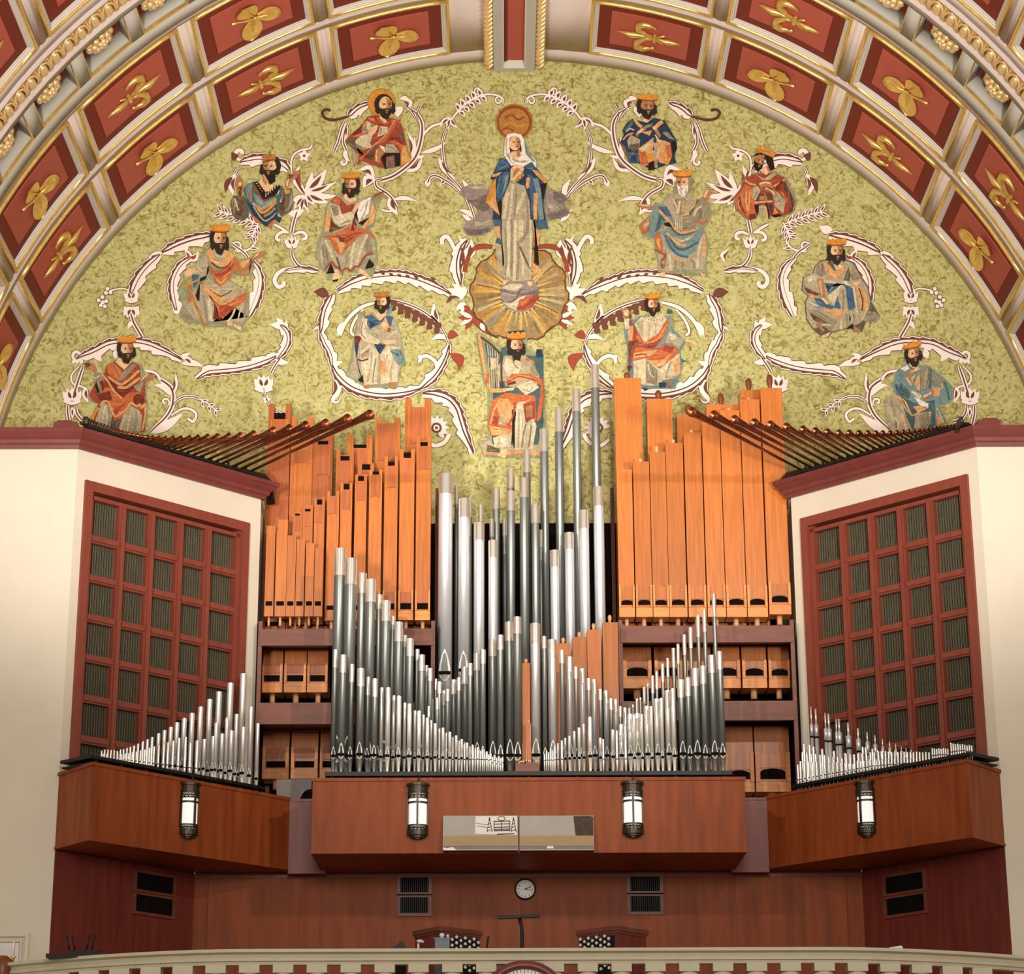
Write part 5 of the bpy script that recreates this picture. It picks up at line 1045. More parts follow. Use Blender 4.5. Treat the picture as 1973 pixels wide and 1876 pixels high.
figure('painted_figure', 'painted half figure in teal and dark blue with a striped collar, both palms up, upper left', 430, 280, 10.96, [
('G', '210,1060 150,1230 190,1480 280,1560 420,1590 530,1520 560,1300 440,1060'), ('G', '1230,850 1140,1100 1160,1400 1230,1510 1440,1390 1490,1200 1450,900 1300,940'), ('g', '200,1080 180,1300 240,1480 260,1300 320,1200'), ('g', '1440,940 1480,1200 1380,1380 1300,1420 1380,1200'), ('n', '320,1280 420,1160 440,1340 380,1500 280,1460'), ('n', '1200,1200 1300,1100 1320,1340 1200,1380'), ('s', 'w', 30, '240,1120 280,1240 320,1380'), ('s', 'p', 60, '1200,960 1180,1080 1200,1200'),
('T', '470,830 640,770 760,1050 860,1180 1160,1040 1220,860 1240,1000 1140,1500 1240,1520 1190,1640 1080,1560 960,1720 880,1700 700,1560 540,1380 480,1100 430,960'), ('t', '470,830 620,800 600,1000 580,1180 500,1100'), ('B', '480,1150 830,1450 1120,1260 1150,1500 1240,1520 1190,1640 1080,1560 960,1720 880,1700 640,1480'), ('t', '620,1000 760,1080 860,1200 1120,1080 1000,1240 840,1300 700,1220'), ('s', 'W', 60, '620,1220 740,1300 830,1340 1120,1130'), ('s', 'y', 60, '730,1310 830,1420 980,1330 1110,1180'), ('s', 'W', 30, '640,1290 850,1580 1000,1540 1120,1420'), ('s', 'g', 50, '860,1500 1000,1420 1100,1320'), ('s', 'o', 44, '600,1480 700,1560 800,1660'), ('s', 'o', 60, '960,1710 1010,1660 1070,1590'), ('s', 'o', 34, '600,880 590,1020 600,1180'),
('k', '640,780 740,760 890,990 1130,830 1220,860 1100,1060 870,1180'), ('s', 'r', 30, '640,830 760,1040 860,1160 1060,1080'), *[('s', 'w', 20, '%d,%d %d,%d' % (690+i*42, 810+i*52, 730+i*30, 800+i*50)) for i in range(4)], *[('s', 'w', 20, '%d,%d %d,%d' % (900+i*48, 1090-i*45, 905+i*48, 1000-i*36)) for i in range(6)],
('f', '740,770 850,680 940,820 1080,840 1000,960 890,980'), ('f', '850,560 940,600 960,840 840,760'), ('F', '850,640 930,760 900,860 830,740'), ('F', '290,700 340,640 410,720 430,860 380,1130 320,1100 280,850'), ('n', '300,880 400,860 370,1120 330,1080'), ('f', '330,780 390,780 380,860 320,860'), ('F', '1310,780 1380,560 1440,600 1500,560 1620,510 1560,680 1420,770 1360,940 1310,880'), ('n', '1380,620 1440,620 1500,640 1400,720'), ('O', '1290,940 1420,940 1400,1010 1310,1030'), ('f', '1330,760 1400,700 1360,860 1330,860'),
('H', (985, 460, 320, 400), dict(turn=-1, long_=.3, crown=None)), ('k', '940,640 1090,600 1100,760 1000,830 930,720'), ('e', '820,230 860,190 1090,190 1110,300 960,330 830,370'), ('d', '830,340 960,300 1110,280 1110,310 960,340 830,380')])
figure('painted_figure', 'painted crowned man holding an open scroll, red sash over pale robe, left of centre', 590, 320, 8.159, [
('u', '520,420 340,560 290,700 260,1000 180,1160 140,1360 220,1600 330,1700 460,1820 560,1660 820,1680 1040,1780 1100,1560 1130,1480 1100,1140 1000,1000 1080,900 1110,700 1240,400 1100,420 860,540 800,470'),
('W', '250,1110 210,1300 240,1560 320,1640 400,1500 560,1640 560,1440 400,1180'), ('W', '950,1040 800,1130 540,1420 600,1660 840,1570 940,1430 1090,1450 1080,1150'), ('g', '240,1250 300,1200 380,1480 280,1600'), ('g', '880,1160 1000,1080 1060,1380 960,1420'), ('s', 'w', 44, '960,1080 860,1300 790,1560'), ('s', 'w', 40, '760,1200 720,1380 700,1600'), ('s', 'g', 30, '640,1380 640,1500 600,1620'), ('s', 'w', 40, '300,1160 360,1300 420,1440'), ('s', 'G', 30, '480,1430 520,1560 540,1640'),
('f', '440,1620 530,1620 520,1800 400,1800'), ('k', '410,1790 510,1770 490,1815 420,1815'), ('f', '840,1600 910,1640 1030,1760 1000,1780 820,1660'), ('k', '390,1520 450,1680 320,1690'), ('k', '990,1460 1070,1540 1050,1590 920,1620'),
('W', '370,540 330,640 320,780 280,950 300,1040 700,1010 760,900 1050,850 1080,700 1000,500 700,520 480,470'), ('O', '330,680 380,760 390,980 300,1040 280,940'), ('n', '390,800 440,900 520,960 640,940 500,1000 360,1040'), ('w', '370,600 520,600 560,760 720,710 760,780 700,900 540,950 430,860'), ('g', '380,610 500,620 520,760 440,800'), ('s', 'g', 26, '540,920 620,880 700,860'),
('r', '460,470 540,500 640,620 760,580 740,700 620,740 560,750 520,620 370,560'), ('o', '400,540 480,480 540,520 520,610 440,580'), ('o', '240,1120 460,1060 760,900 800,1000 980,1000 1080,1120 1080,1160 960,1050 800,1120 540,1400 500,1380 360,1130'), ('r', '640,1100 780,1040 900,1030 760,1110 640,1220 560,1130'), ('O', '380,1120 480,1200 540,1380 620,1240 520,1140'), ('R', '760,760 800,1000 700,1020'), ('n', '480,1090 600,1130 600,1190 540,1190'),
('k', '820,890 1000,800 900,940'), ('O', '1040,560 1100,700 1060,880 900,990 870,950 1000,800 1020,600'), ('o', '740,900 820,990 900,980 860,1010 760,1000'), ('p', '840,570 1020,480 980,740 830,880 790,740'), ('s', 'W', 26, '960,560 930,700 860,850'), ('k', '760,760 830,640 800,740 820,880 780,820'), ('f', '720,700 800,570 850,600 760,740'), ('F', '1030,500 1120,420 1230,400 1180,480 1080,540'), ('s', 'n', 14, '1060,480 1140,440 1220,390'),
('s', 'r', 26, '300,1620 330,1580 400,1500 450,1560 500,1600 560,1650 640,1600 700,1650 760,1580 830,1570 870,1500 900,1450 960,1390 1060,1370'), ('f', '600,420 720,500 790,480 790,540 690,570 580,500'), ('H', (700, 300, 205, 300), dict(turn=-1, long_=.55))])
figure('painted_figure', 'painted bearded man with an orange halo and red mantle, top left', 640, 160, 10.384, [
('E', 'e', (990, 390, 280, 285, 28)), ('E', 'y', (990, 390, 262, 268, 28)),
('r', '720,660 900,640 1200,700 1350,740 1420,920 1480,1200 1580,1560 1370,1660 1060,1720 800,1640 600,1560 500,1660 380,1280 250,1180 350,1050 560,870'), ('G', '260,1180 500,1060 460,1240 560,1440 700,1400 860,1250 900,1300 700,1500 520,1380 370,1270'), ('w', '560,1060 720,760 860,860 760,1200 800,1290 620,1320 480,1240 460,1160'), ('g', '470,1200 620,1280 740,1300 640,1340 480,1290'), ('w', '960,860 1120,880 1100,1000 900,1080'), ('g', '960,900 1000,900 980,1020 930,1030'), ('s', 'O', 34, '600,940 650,820 720,760'), ('R', '560,880 620,830 560,1000 480,1080 360,1070'), ('o', '360,1060 700,970 740,1010 560,1060 480,1090'), ('g', '600,900 680,830 720,980 600,960'),
('k', '1060,1400 1360,1400 1370,1650 1060,1720 980,1500'), ('V', '1080,1480 1240,1440 1260,1700 1080,1700'), ('r', '1120,1480 1180,1460 1180,1680 1130,1650'), ('y', '1370,1250 1480,1240 1580,1560 1370,1660'), ('O', '1400,1300 1460,1280 1540,1540 1400,1600'), ('W', '1080,1220 1240,1230 1350,1390 1050,1390'), ('s', 'g', 30, '1100,1260 1200,1300 1320,1390'),
('o', '1250,720 1350,750 1400,900 1200,960 1060,1170 860,1250 560,1560 530,1500 620,1430 960,1130 1130,950'), ('r', '1280,760 1360,800 1400,910 1240,940'), ('s', 'O', 20, '1240,740 1100,1000 960,1140 800,1260'), ('o', '1100,1180 1260,1150 1400,1240 1400,1400 1300,1240'), ('R', '1140,1100 1300,1080 1420,1220 1300,1150'), ('G', '1320,1000 1400,980 1460,1180 1380,1100'),
('p', '950,1240 1060,1290 1050,1390 960,1300'), ('F', '870,1330 960,1270 1050,1380 970,1480 960,1620 840,1560'), ('s', 'f', 22, '900,1340 880,1440 900,1560'), ('f', '760,900 900,830 920,880 860,1000 740,1090 720,1000'), ('W', '390,1290 540,1440 500,1650 430,1600'), ('s', 'F', 24, '430,1320 500,1460 480,1620'), ('n', '700,1440 840,1380 800,1540 700,1500'), ('o', '720,660 840,700 870,780 760,760 700,700'), ('f', '940,660 1040,680 1100,780 1040,800 960,720'), ('s', 'o', 30, '900,680 1000,800 1120,800 1230,720'), ('g', '780,800 860,820 840,860 770,870'),
('H', (1065, 450, 300, 400), dict(turn=1, long_=.3, crown=None))])
# standing woman on a globe in a burst of rays
p = Paint(.0165, .0001); cx, cy = 880+905/7.504, 400+1235/7.504; rr = random.Random(11); n = 72
jag = [(cx+(91+(3 if i % 6 < 3 else -2))*math.cos(2*PI*i/n), cy+(91+(3 if i % 6 < 3 else -2))*math.sin(2*PI*i/n)) for i in range(n)]
p.put([(cx+(x-cx)*1.03, cy+(y-cy)*1.03) for x, y in jag], 'z'); p.put(jag, '2')
for i in range(n):
    a0, a1 = 2*PI*i/n, 2*PI*(i+1)/n; r1 = 86+4*rr.random(); p.put([(cx+36*math.cos(a0), cy+36*math.sin(a0)), (cx+r1*math.cos(a0), cy+r1*math.sin(a0)), (cx+r1*math.cos(a1), cy+r1*math.sin(a1)), (cx+36*math.cos(a1), cy+36*math.sin(a1))], rr.choice('1233g45W'))
for i in range(24):
    a0 = 2*PI*rr.random(); p.put([(cx+38*math.cos(a0), cy+38*math.sin(a0)), (cx+84*math.cos(a0-.012), cy+84*math.sin(a0-.012)), (cx+84*math.cos(a0+.012), cy+84*math.sin(a0+.012))], rr.choice('3zd4'))
for i in range(30):
    a0 = 2*PI*(i+.4*rr.random())/30; p.put([(cx+37*math.cos(a0-.05), cy+37*math.sin(a0-.05)), (cx+(60+24*rr.random())*math.cos(a0), cy+(60+24*rr.random())*math.sin(a0)), (cx+37*math.cos(a0+.05), cy+37*math.sin(a0+.05))], 'Y')
o = p.b.build('painted_sunburst', M['paint'], wall_back); o['label'] = 'painted golden burst of rays behind the globe'
L_ = (880, 400, 7.504); U_ = (880, 190, 8.157)
figure('painted_cloud', 'painted grey violet clouds either side of the standing woman', *L_, [
('v', '90,310 140,200 260,160 330,0 280,-60 120,-140 40,-210 80,-300 200,-330 380,-340 520,-200 530,300 400,400 250,420 150,400'), ('V', '120,-140 200,-110 300,-130 420,-200 480,-100 470,40 380,60 300,20 200,-60'), ('W', '160,-310 320,-320 480,-330 440,-270 240,-270'), ('V', '100,300 240,300 480,290 470,350 300,400 170,390'), ('W', '260,200 380,210 500,170 500,260 360,250 280,280'), ('s', 'W', 26, '260,250 360,230 460,260'),
('v', '1270,-250 1400,-260 1560,-190 1620,-120 1540,-40 1640,30 1600,120 1300,180 1240,0'), ('V', '1400,-240 1540,-200 1600,-110 1500,-60 1400,-120'), ('V', '1300,100 1440,60 1560,20 1620,60 1540,140 1360,180'), ('W', '1290,-60 1400,-40 1480,-10 1360,60')], .0165)
figure('painted_globe', 'painted grey and red globe under the feet of the standing woman', *L_, [
('E', 'G', (910, 1240, 300, 296, 30)), ('E', 'v', (910, 1240, 286, 284, 30)), ('w', '660,1330 800,1380 900,1300 1010,1260 900,1400 860,1490 760,1440 680,1380'), ('r', '1010,1290 1170,1250 1180,1320 1080,1440 960,1490 860,1470 900,1380'), ('o', '900,1340 1040,1280 1100,1280 960,1420 880,1420'), ('V', '640,1170 900,1250 1190,1180 1180,1250 900,1270 640,1210'), ('w', '650,1160 760,1100 900,1100 960,1120 880,1200 760,1190'), ('s', 'G', 14, '640,1330 740,1370 860,1310 920,1190 980,1180'), ('s', 'W', 26, '660,1230 780,1260 860,1260')], .026)
figure('painted_figure', 'painted standing woman in a white veil and blue mantle, round orange halo, at the centre', *L_, [
('b', '530,-40 540,260 640,300 560,500 640,540 650,-40'), ('O', '550,280 620,260 640,460 540,400'), ('W', '560,580 640,560 680,800 660,960 590,860'), ('b', '1110,-40 1250,-40 1310,240 1320,310 1130,280'), ('T', '1120,240 1310,240 1330,300 1180,320'), ('O', '1120,300 1210,330 1180,560 1110,560'), ('k', '640,-40 650,500 660,820 680,880 690,-40'), ('k', '1080,-40 1130,140 1120,820 1190,830 1170,560'), ('R', '1110,760 1160,820 1120,860'), ('O', '1090,780 1230,900 1220,960 1100,960'),
('W', '660,-40 1090,-40 1100,400 1080,1040 900,1070 700,1020 640,980 690,800 650,400'), ('s', 'w', 50, '740,-40 750,400 740,990'), ('s', 'w', 46, '840,-40 850,500 830,1060'), ('s', 'g', 26, '790,-40 800,500 790,1000'), ('s', 'w', 70, '950,40 930,240 920,430'), ('s', 'g', 44, '1040,180 1010,360 920,490'), ('s', 'g', 40, '880,480 890,760 870,1040'), ('s', 'w', 40, '930,620 960,800 960,980'), ('s', 'G', 26, '910,560 980,720 1060,880'), ('s', 'w', 30, '1060,100 1070,500 1060,860'), ('s', 'g', 26, '700,300 720,700 700,980'),
('f', '680,1040 760,1040 700,1110 660,1110'), ('f', '1020,1060 1100,1080 1080,1140 1020,1110'),
('X', *U_),
('E', 'e', (905, 370, 292, 285, 30)), ('E', 'd', (905, 370, 275, 268, 30)), ('E', 'e', (900, 380, 240, 230, 24)), ('s', 'd', 30, '760,300 860,260 980,330 1060,280'), ('s', 'y', 22, '740,420 860,380 960,440 1080,400'), ('s', 'd', 26, '700,500 800,460 900,520'),
('B', '680,930 820,980 870,1060 830,1130 840,1260 780,1450 640,1660 700,1900 560,1900 600,1600 620,1300 530,1260 620,1080'), ('b', '690,940 810,990 840,1080 700,1120 620,1140 640,1010'), ('b', '760,1150 830,1150 800,1400 660,1620 620,1480 660,1240'), ('t', '770,1200 820,1200 770,1400 720,1500'), ('y', '620,1240 540,1360 450,1630 680,1840 620,1600 610,1400'), ('O', '480,1640 560,1560 620,1620 670,1830'), ('O', '560,1190 720,1150 640,1220 560,1230'),
('B', '1050,1080 1190,990 1260,1100 1420,1320 1360,1640 1390,1900 1160,1900 1150,1600 1080,1400 1060,1200'), ('b', '1060,1080 1190,1000 1240,1100 1120,1110'), ('b', '1110,1180 1220,1240 1240,1640 1220,1880 1170,1800 1160,1500'), ('s', 't', 80, '1240,1250 1290,1500 1330,1900'), ('s', 'O', 56, '1130,1240 1110,1360 1130,1400'), ('s', 'O', 60, '1240,1480 1235,1700 1240,1900'), ('O', '1170,1110 1260,1130 1420,1300 1380,1330 1240,1190'), ('y', '1260,1160 1420,1310 1380,1330 1280,1220'), ('k', '1320,1340 1410,1330 1350,1600'),
('k', '700,1560 640,1660 690,1900 720,1900'), ('W', '830,1320 1060,1340 1140,1600 1160,1900 700,1900 720,1600'), ('s', 'w', 40, '880,1340 860,1600 830,1890'), ('s', 'w', 46, '800,1480 770,1700 740,1890'), ('s', 'w', 50, '1060,1480 980,1680 930,1800'), ('s', 'g', 30, '940,1400 930,1620 900,1880'), ('s', 'g', 30, '1090,1500 1110,1700 1120,1890'),
('p', '800,560 900,540 1010,560 1060,650 1130,840 1250,980 1250,1090 1180,990 1040,1070 900,1040 860,1060 740,890 760,640'), ('W', '770,640 820,600 800,760 830,900 860,1000 780,900'), ('t', '1060,660 1130,830 1240,1000 1180,980 1080,860'), ('W', '860,930 1000,980 1160,960 1060,1010 900,990'), ('h', '820,620 900,580 1010,620 1020,840 990,830 860,850 840,860'), ('f', '860,830 1000,820 1020,900 900,950 840,890'), ('F', '940,820 1000,800 1000,900 950,920'),
('H', (915, 700, 215, 250), dict(turn=1, beard=None, hair=None, crown=None)), ('s', 'p', 30, '800,860 810,640 900,570 1000,610 1030,760'), ('f', '850,1100 920,1030 1040,1060 1060,1110 1020,1180 900,1290 840,1290'), ('F', '880,1110 960,1060 1000,1110 920,1200 880,1260'), ('s', 'f', 26, '870,1160 930,1080 1000,1080'), ('y', '950,1220 1000,1180 1010,1240 930,1300'), ('B', '940,1310 1020,1260 1060,1200 1080,1370 1000,1350')], .034)
figure('painted_figure', 'painted crowned man in a dark blue cloak over an orange robe, hand on chest, top right', 1170, 165, 10.384, [
('B', '500,660 380,760 300,900 330,980 250,1140 350,1380 440,1540 640,1560 900,1690 1200,1580 1390,1550 1340,1400 1400,1250 1380,1080 1150,700 950,640 700,720'), ('T', '500,660 400,780 340,900 420,900 520,760'), ('G', '250,1140 350,1380 440,1540 440,1340 330,1180'), ('g', '1100,940 1200,920 1340,1070 1380,1090 1240,1060'), ('W', '470,980 660,1080 640,1250 540,1320 430,1260 400,1100'), ('G', '440,1180 640,1150 640,1250 540,1320 430,1260'), ('s', 'O', 30, '320,1080 400,990 520,950'), ('s', 'w', 26, '380,920 450,860 540,890'),
('O', '920,1040 620,1260 620,1440 700,1620 840,1580 1000,1460 1050,1540 1220,1580 1300,1400 1260,1150 1150,1100 1000,1080'), ('o', '620,1280 700,1240 820,1380 840,1560 680,1600 620,1440'), ('w', '640,1280 760,1180 900,1090 820,1240 700,1330'), ('y', '760,1340 930,1380 920,1450 820,1500'), ('o', '1160,1190 1260,1180 1300,1400 1220,1480'), ('y', '1120,1400 1220,1420 1240,1570 1140,1540'), ('s', 'B', 60, '950,1060 960,1180 940,1300'), ('s', 'W', 60, '960,1140 970,1300 980,1640'), ('s', 'f', 40, '1040,1260 1010,1380 1000,1450'),
('s', 'O', 60, '540,660 610,760 690,830'), ('s', 'O', 80, '1110,720 1030,770 970,830'), ('O', '680,930 900,890 850,1000'), ('g', '760,800 930,740 880,820 780,860'), ('F', '560,960 660,870 760,800 780,870 640,960 600,1040'), ('f', '600,920 690,850 770,880 700,920 620,970'), ('F', '890,820 960,790 1080,1000 1040,1050'), ('f', '900,830 970,800 990,880 920,880'), ('s', 'w', 30, '960,980 1020,1080 1110,1120'), ('k', '830,1540 930,1500 950,1680 820,1690'), ('F', '940,1500 1020,1500 1000,1600 940,1600'), ('b', '440,1330 620,1340 640,1540 440,1520'), ('B', '480,1400 560,1380 600,1520 460,1510'), ('k', '1280,1130 1370,1120 1390,1260 1330,1390'), ('f', '730,640 860,540 900,660 800,740 700,720'), ('r', '820,620 880,560 890,650 820,700'),
('H', (800, 420, 300, 370), dict(turn=1, long_=.3, tilt=.06, skin='F'))])
figure('painted_figure', 'painted old man with a white beard and pale blue mantle holding a harp case, right of centre', 1210, 315, 8.339, [
('u', '600,520 540,640 420,640 370,800 160,1000 250,1180 420,1200 420,1380 470,1560 480,1740 640,1760 1260,1820 1270,1500 1320,1300 1230,1050 1330,900 1330,640 1170,540 1110,620 1000,460 760,460'),
('W', '620,560 560,650 700,860 560,1050 500,1150 500,1700 640,1740 800,1700 1200,1700 1250,1500 1220,1100 1100,1000 1030,850 1100,600 1000,480 760,480'), ('s', 'w', 34, '660,1460 680,1600 680,1720'), ('s', 'g', 30, '760,1520 760,1620 750,1700'), ('s', 'w', 34, '1180,1200 1130,1450 1110,1690'), ('s', 'g', 34, '860,1560 880,1640 860,1690'), ('s', 'g', 34, '1000,1540 1060,1600 1060,1690'), ('s', 'O', 40, '1220,1130 1230,1340 1230,1480'), ('s', 'g', 30, '600,1380 600,1560 570,1700'),
('g', '1160,560 1310,640 1290,900 1200,960 1080,900 1040,760'), ('s', 'w', 30, '1060,840 1100,740 1190,680'), ('s', 'o', 34, '1090,920 1180,960 1270,920'), ('g', '760,560 940,560 900,800 820,840 740,700'), ('s', 'w', 26, '720,560 780,700 800,800'), ('s', 'w', 30, '830,600 820,700 810,790'), ('s', 'O', 26, '900,600 890,700 880,780'),
('t', '420,680 600,660 720,860 740,1000 600,950 500,1050 420,1180 320,1140 390,800'), ('b', '480,700 620,690 700,860 600,840 540,780'), ('T', '500,800 600,900 540,960 500,1060 430,1100 480,920'), ('t', '520,1100 700,1010 860,1130 1180,1040 1210,1090 1080,1400 940,1510 800,1480 640,1340 560,1150'), ('s', 'T', 40, '640,1120 760,1330 900,1380 1120,1260'), ('s', 'b', 36, '600,1150 700,1360 820,1470 960,1500'), ('s', 'W', 40, '760,1180 880,1250 1060,1150'), ('s', 'w', 20, '830,1220 880,1240 980,1190'), ('s', 'G', 36, '700,1040 820,1140 960,1130 1080,1070'), ('s', 'O', 40, '490,740 600,860 720,1000 860,1110 1080,1060'), ('s', 'O', 40, '620,1110 740,1230 860,1310 940,1300'), ('s', 'O', 44, '1080,560 1060,680 960,800 860,860 740,880'), ('T', '1110,560 1140,600 1060,720 1000,860 980,780 1080,680'), ('s', 'O', 30, '720,1500 880,1570 980,1530'),
('g', '720,880 980,820 1090,900 1080,1050 860,1100 720,1000'), *[('s', 'w', 12, '%d,%d %d,%d' % (760+i*32, 890+i*0, 768+i*28, 1040+i*8)) for i in range(4)], ('s', 'W', 14, '730,890 860,890 870,1090'), ('o', '350,850 180,990 250,1140 330,1080'), ('W', '330,880 240,1000 280,1060 340,960'), ('k', '570,960 660,940 720,1030 600,1000'), ('o', '500,1080 420,1200 480,1420 560,1440 540,1200'), ('O', '450,1220 510,1200 530,1380 480,1330'),
('s', 'r', 30, '430,1380 520,1430 600,1480 530,1570'), ('r', '510,1580 590,1640 540,1690'), ('F', '110,640 300,650 410,690 360,740 180,700'), ('f', '150,650 300,660 380,690 250,690'), ('F', '1200,540 1240,420 1380,400 1340,480 1270,600'), ('f', '1210,530 1250,430 1300,420 1240,560'), ('f', '500,1760 600,1740 590,1810 500,1800'), ('f', '1130,1720 1250,1800 1200,1820'), ('H', (880, 320, 215, 310), dict(turn=-1, beard='p', hair='g', long_=.4, skin='f')), ('s', 'W', 20, '820,420 860,480 840,530'), ('s', 'W', 20, '940,420 920,480 950,520')])
figure('painted_figure', 'painted half figure with crown looking up, red cloak, hands crossed on a sword, upper right', 1390, 270, 11.606, [
('g', '730,740 480,880 420,1080 260,1280 300,1560 590,1800 800,1750 770,1600 1140,1720 1400,1720 1620,1610 1700,1380 1460,840 1180,700'), ('r', '730,760 500,880 440,1080 280,1280 320,1540 600,1780 780,1740 760,1600 1140,1700 1380,1700 1590,1600 1640,1380 1400,900 1180,720'), ('n', '1420,900 1640,1380 1580,1600 1500,1650 1560,1380 1380,1060'), ('o', '520,980 440,1150 290,1300 330,1530 560,1700 760,1740 740,1500 700,1060'), ('R', '360,1340 420,1240 460,1500 560,1660 420,1560'), ('s', 'O', 40, '560,1150 550,1340 570,1560'), ('s', 'O', 36, '640,1140 620,1340 600,1620'), ('s', 'W', 24, '400,1320 380,1440 440,1560'), ('R', '620,1660 740,1640 780,1740 640,1780'),
('r', '540,880 760,760 940,890 1100,890 1240,770 1420,850 1180,1040 1120,940 900,930 760,1040'), ('s', 'O', 44, '520,890 640,970 770,1000'), ('s', 'O', 44, '1420,880 1290,960 1170,1030'), ('W', '1150,1120 1280,1180 1440,1350 1380,1640 1200,1480 1150,1250'), ('W', '700,1050 800,1010 880,1120 760,1360 700,1300'), ('R', '1200,1090 1330,900 1400,920 1300,1130'), ('o', '1290,1130 1420,1200 1500,1340 1440,1420 1400,1260'), ('s', 'r', 34, '1400,1200 1520,1340 1560,1500'), ('s', 'g', 30, '1180,1380 1260,1380 1320,1320'),
('n', '830,1200 1140,1180 1160,1400 780,1380'), ('F', '860,1240 1000,1240 1020,1340 840,1340'), ('W', '830,1470 960,1450 1060,1720 850,1700'), ('k', '740,1450 840,1450 800,1720'), ('B', '1060,1440 1150,1440 1120,1680'), ('k', '1120,1680 1280,1640 1360,1690 1180,1730'), ('y', '1180,1480 1280,1640 1160,1660'), ('O', '970,1480 1020,1470 1060,1720 990,1700'), ('s', 'O', 44, '730,1400 940,1380 1150,1370'), ('s', 'r', 20, '730,1430 940,1410 1150,1390'), ('s', 'k', 34, '1000,1400 1040,1560 1070,1760'), ('s', 'F', 34, '960,1180 1010,1300 1010,1400'),
('F', '820,980 960,920 1120,960 1260,1250 1180,1290 1100,1150 900,1090'), ('n', '880,1060 1040,1030 1160,1090 1100,1140 980,1090'), ('s', 'f', 40, '850,980 980,940 1100,970'), ('s', 'f', 30, '980,1060 1100,1120 1200,1220'), ('W', '740,750 960,860 1160,720 1240,760 1080,890 920,890'), ('f', '930,620 1040,540 1090,700 1000,780 900,720'), ('o', '1000,600 1050,560 1090,690 1040,720'),
('k', '950,310 1150,390 1190,640 1100,690 1020,520'), ('H', (845, 470, 250, 340), dict(turn=1, tilt=.35, hair=None, crown=None, skin='F', beard='k')), ('y', '800,120 880,150 920,130 1000,200 1060,180 1100,250 1220,290 1160,390 900,290 800,260'), ('e', '800,240 900,270 1160,370 1165,390 900,295 800,265'), ('h', '690,370 780,290 900,280 960,330 860,320 760,350')])
figure('painted_figure', 'painted crowned man in grey with a blue lap, one leg crossed, right side', 1520, 440, 8.525, [
('G', '530,520 420,620 380,740 230,800 200,1010 310,1110 260,1200 280,1490 390,1660 540,1780 640,1790 720,1700 1010,1640 1080,1700 1200,1700 1300,1460 1500,1450 1360,1210 1300,940 1210,810 1080,560 880,480 720,500'),
('W', '540,540 440,620 400,740 250,800 220,1000 330,1110 280,1200 300,1480 400,1640 560,1600 700,1690 1000,1620 1160,1560 1290,1450 1340,1200 1280,950 1190,820 1060,580 880,500 720,520'), ('g', '460,620 560,560 600,740 520,800 440,720'), ('g', '1030,680 1120,760 1180,820 1040,860 1010,780'), ('w', '300,800 440,760 500,800 320,900'), ('s', 'g', 30, '280,900 240,960 260,1010'), ('G', '980,640 1010,740 1000,860 900,860 940,720'),
('b', '560,900 680,960 780,900 620,1100 740,1300 880,1340 1000,1340 1100,1300 1060,1000 940,920'), ('B', '600,920 700,960 640,1060'), ('w', '620,1110 860,920 930,960 800,1100 740,1280'), ('W', '860,940 930,960 980,1360 1000,1620 860,1660 880,1400 800,1100'), ('s', 'g', 34, '880,1000 900,1200 880,1330'), ('b', '420,1150 520,1150 740,1290 700,1330 480,1280'), ('t', '360,1180 460,1240 700,1330 480,1340'), ('g', '300,1330 480,1350 800,1520 700,1680 480,1560'), ('n', '340,1380 480,1460 640,1560 500,1540 400,1500'), ('w', '320,1400 400,1640 360,1560'), ('s', 'w', 26, '700,1590 580,1580 540,1600'), ('s', 'w', 26, '330,1200 400,1240 480,1280'), ('s', 'w', 34, '860,1500 860,1580 850,1660'), ('s', 'g', 34, '940,1400 960,1520 960,1620'),
('O', '520,1300 640,1320 800,1340 880,1300 860,1440 800,1460 620,1380'), ('s', 'O', 70, '1120,930 1180,1120 1190,1320'), ('s', 'O', 66, '1220,1020 1270,1180 1270,1360'), ('s', 'w', 34, '1060,960 1090,1160 1120,1380'), ('s', 'n', 20, '1150,980 1210,1180 1200,1350'), ('s', 'w', 30, '1290,1300 1240,1420 1200,1500'), ('W', '1000,1380 1160,1370 1160,1560 1010,1590'), ('s', 'g', 30, '1060,1400 1070,1500 1040,1580'), ('k', '990,1400 1020,1480 1000,1560'), ('k', '1000,1590 1060,1560 1050,1640 940,1650'),
('O', '560,560 620,560 770,710 900,560 920,700 780,820 640,780'), ('w', '720,540 780,600 860,570 880,640 780,690'), ('G', '630,560 700,540 770,700 740,690'), ('n', '250,960 500,1070 480,1100 300,1060'), ('O', '350,1060 480,1120 400,1140 350,1120'), ('F', '470,840 560,830 600,1180 530,1160'), ('O', '480,860 530,850 560,1080 540,1130'), ('f', '520,1140 590,1140 660,1240 620,1250'), ('f', '560,850 700,850 800,900 620,900'), ('w', '850,890 930,850 1030,930 960,940'), ('f', '1040,880 1170,880 1100,960'), ('F', '430,1560 560,1700 600,1680 480,1540'), ('f', '540,1760 690,1700 640,1780 540,1790'), ('F', '1070,1600 1190,1680 1180,1700 1070,1690'), ('g', '1200,1520 1300,1350 1430,1380 1490,1450 1420,1540'), ('v', '1300,1440 1490,1440 1430,1540 1260,1520'), ('h', '660,420 720,520 600,520'), ('h', '860,420 930,500 840,480'), ('H', (783, 385, 225, 320), dict(turn=1, long_=.6))])
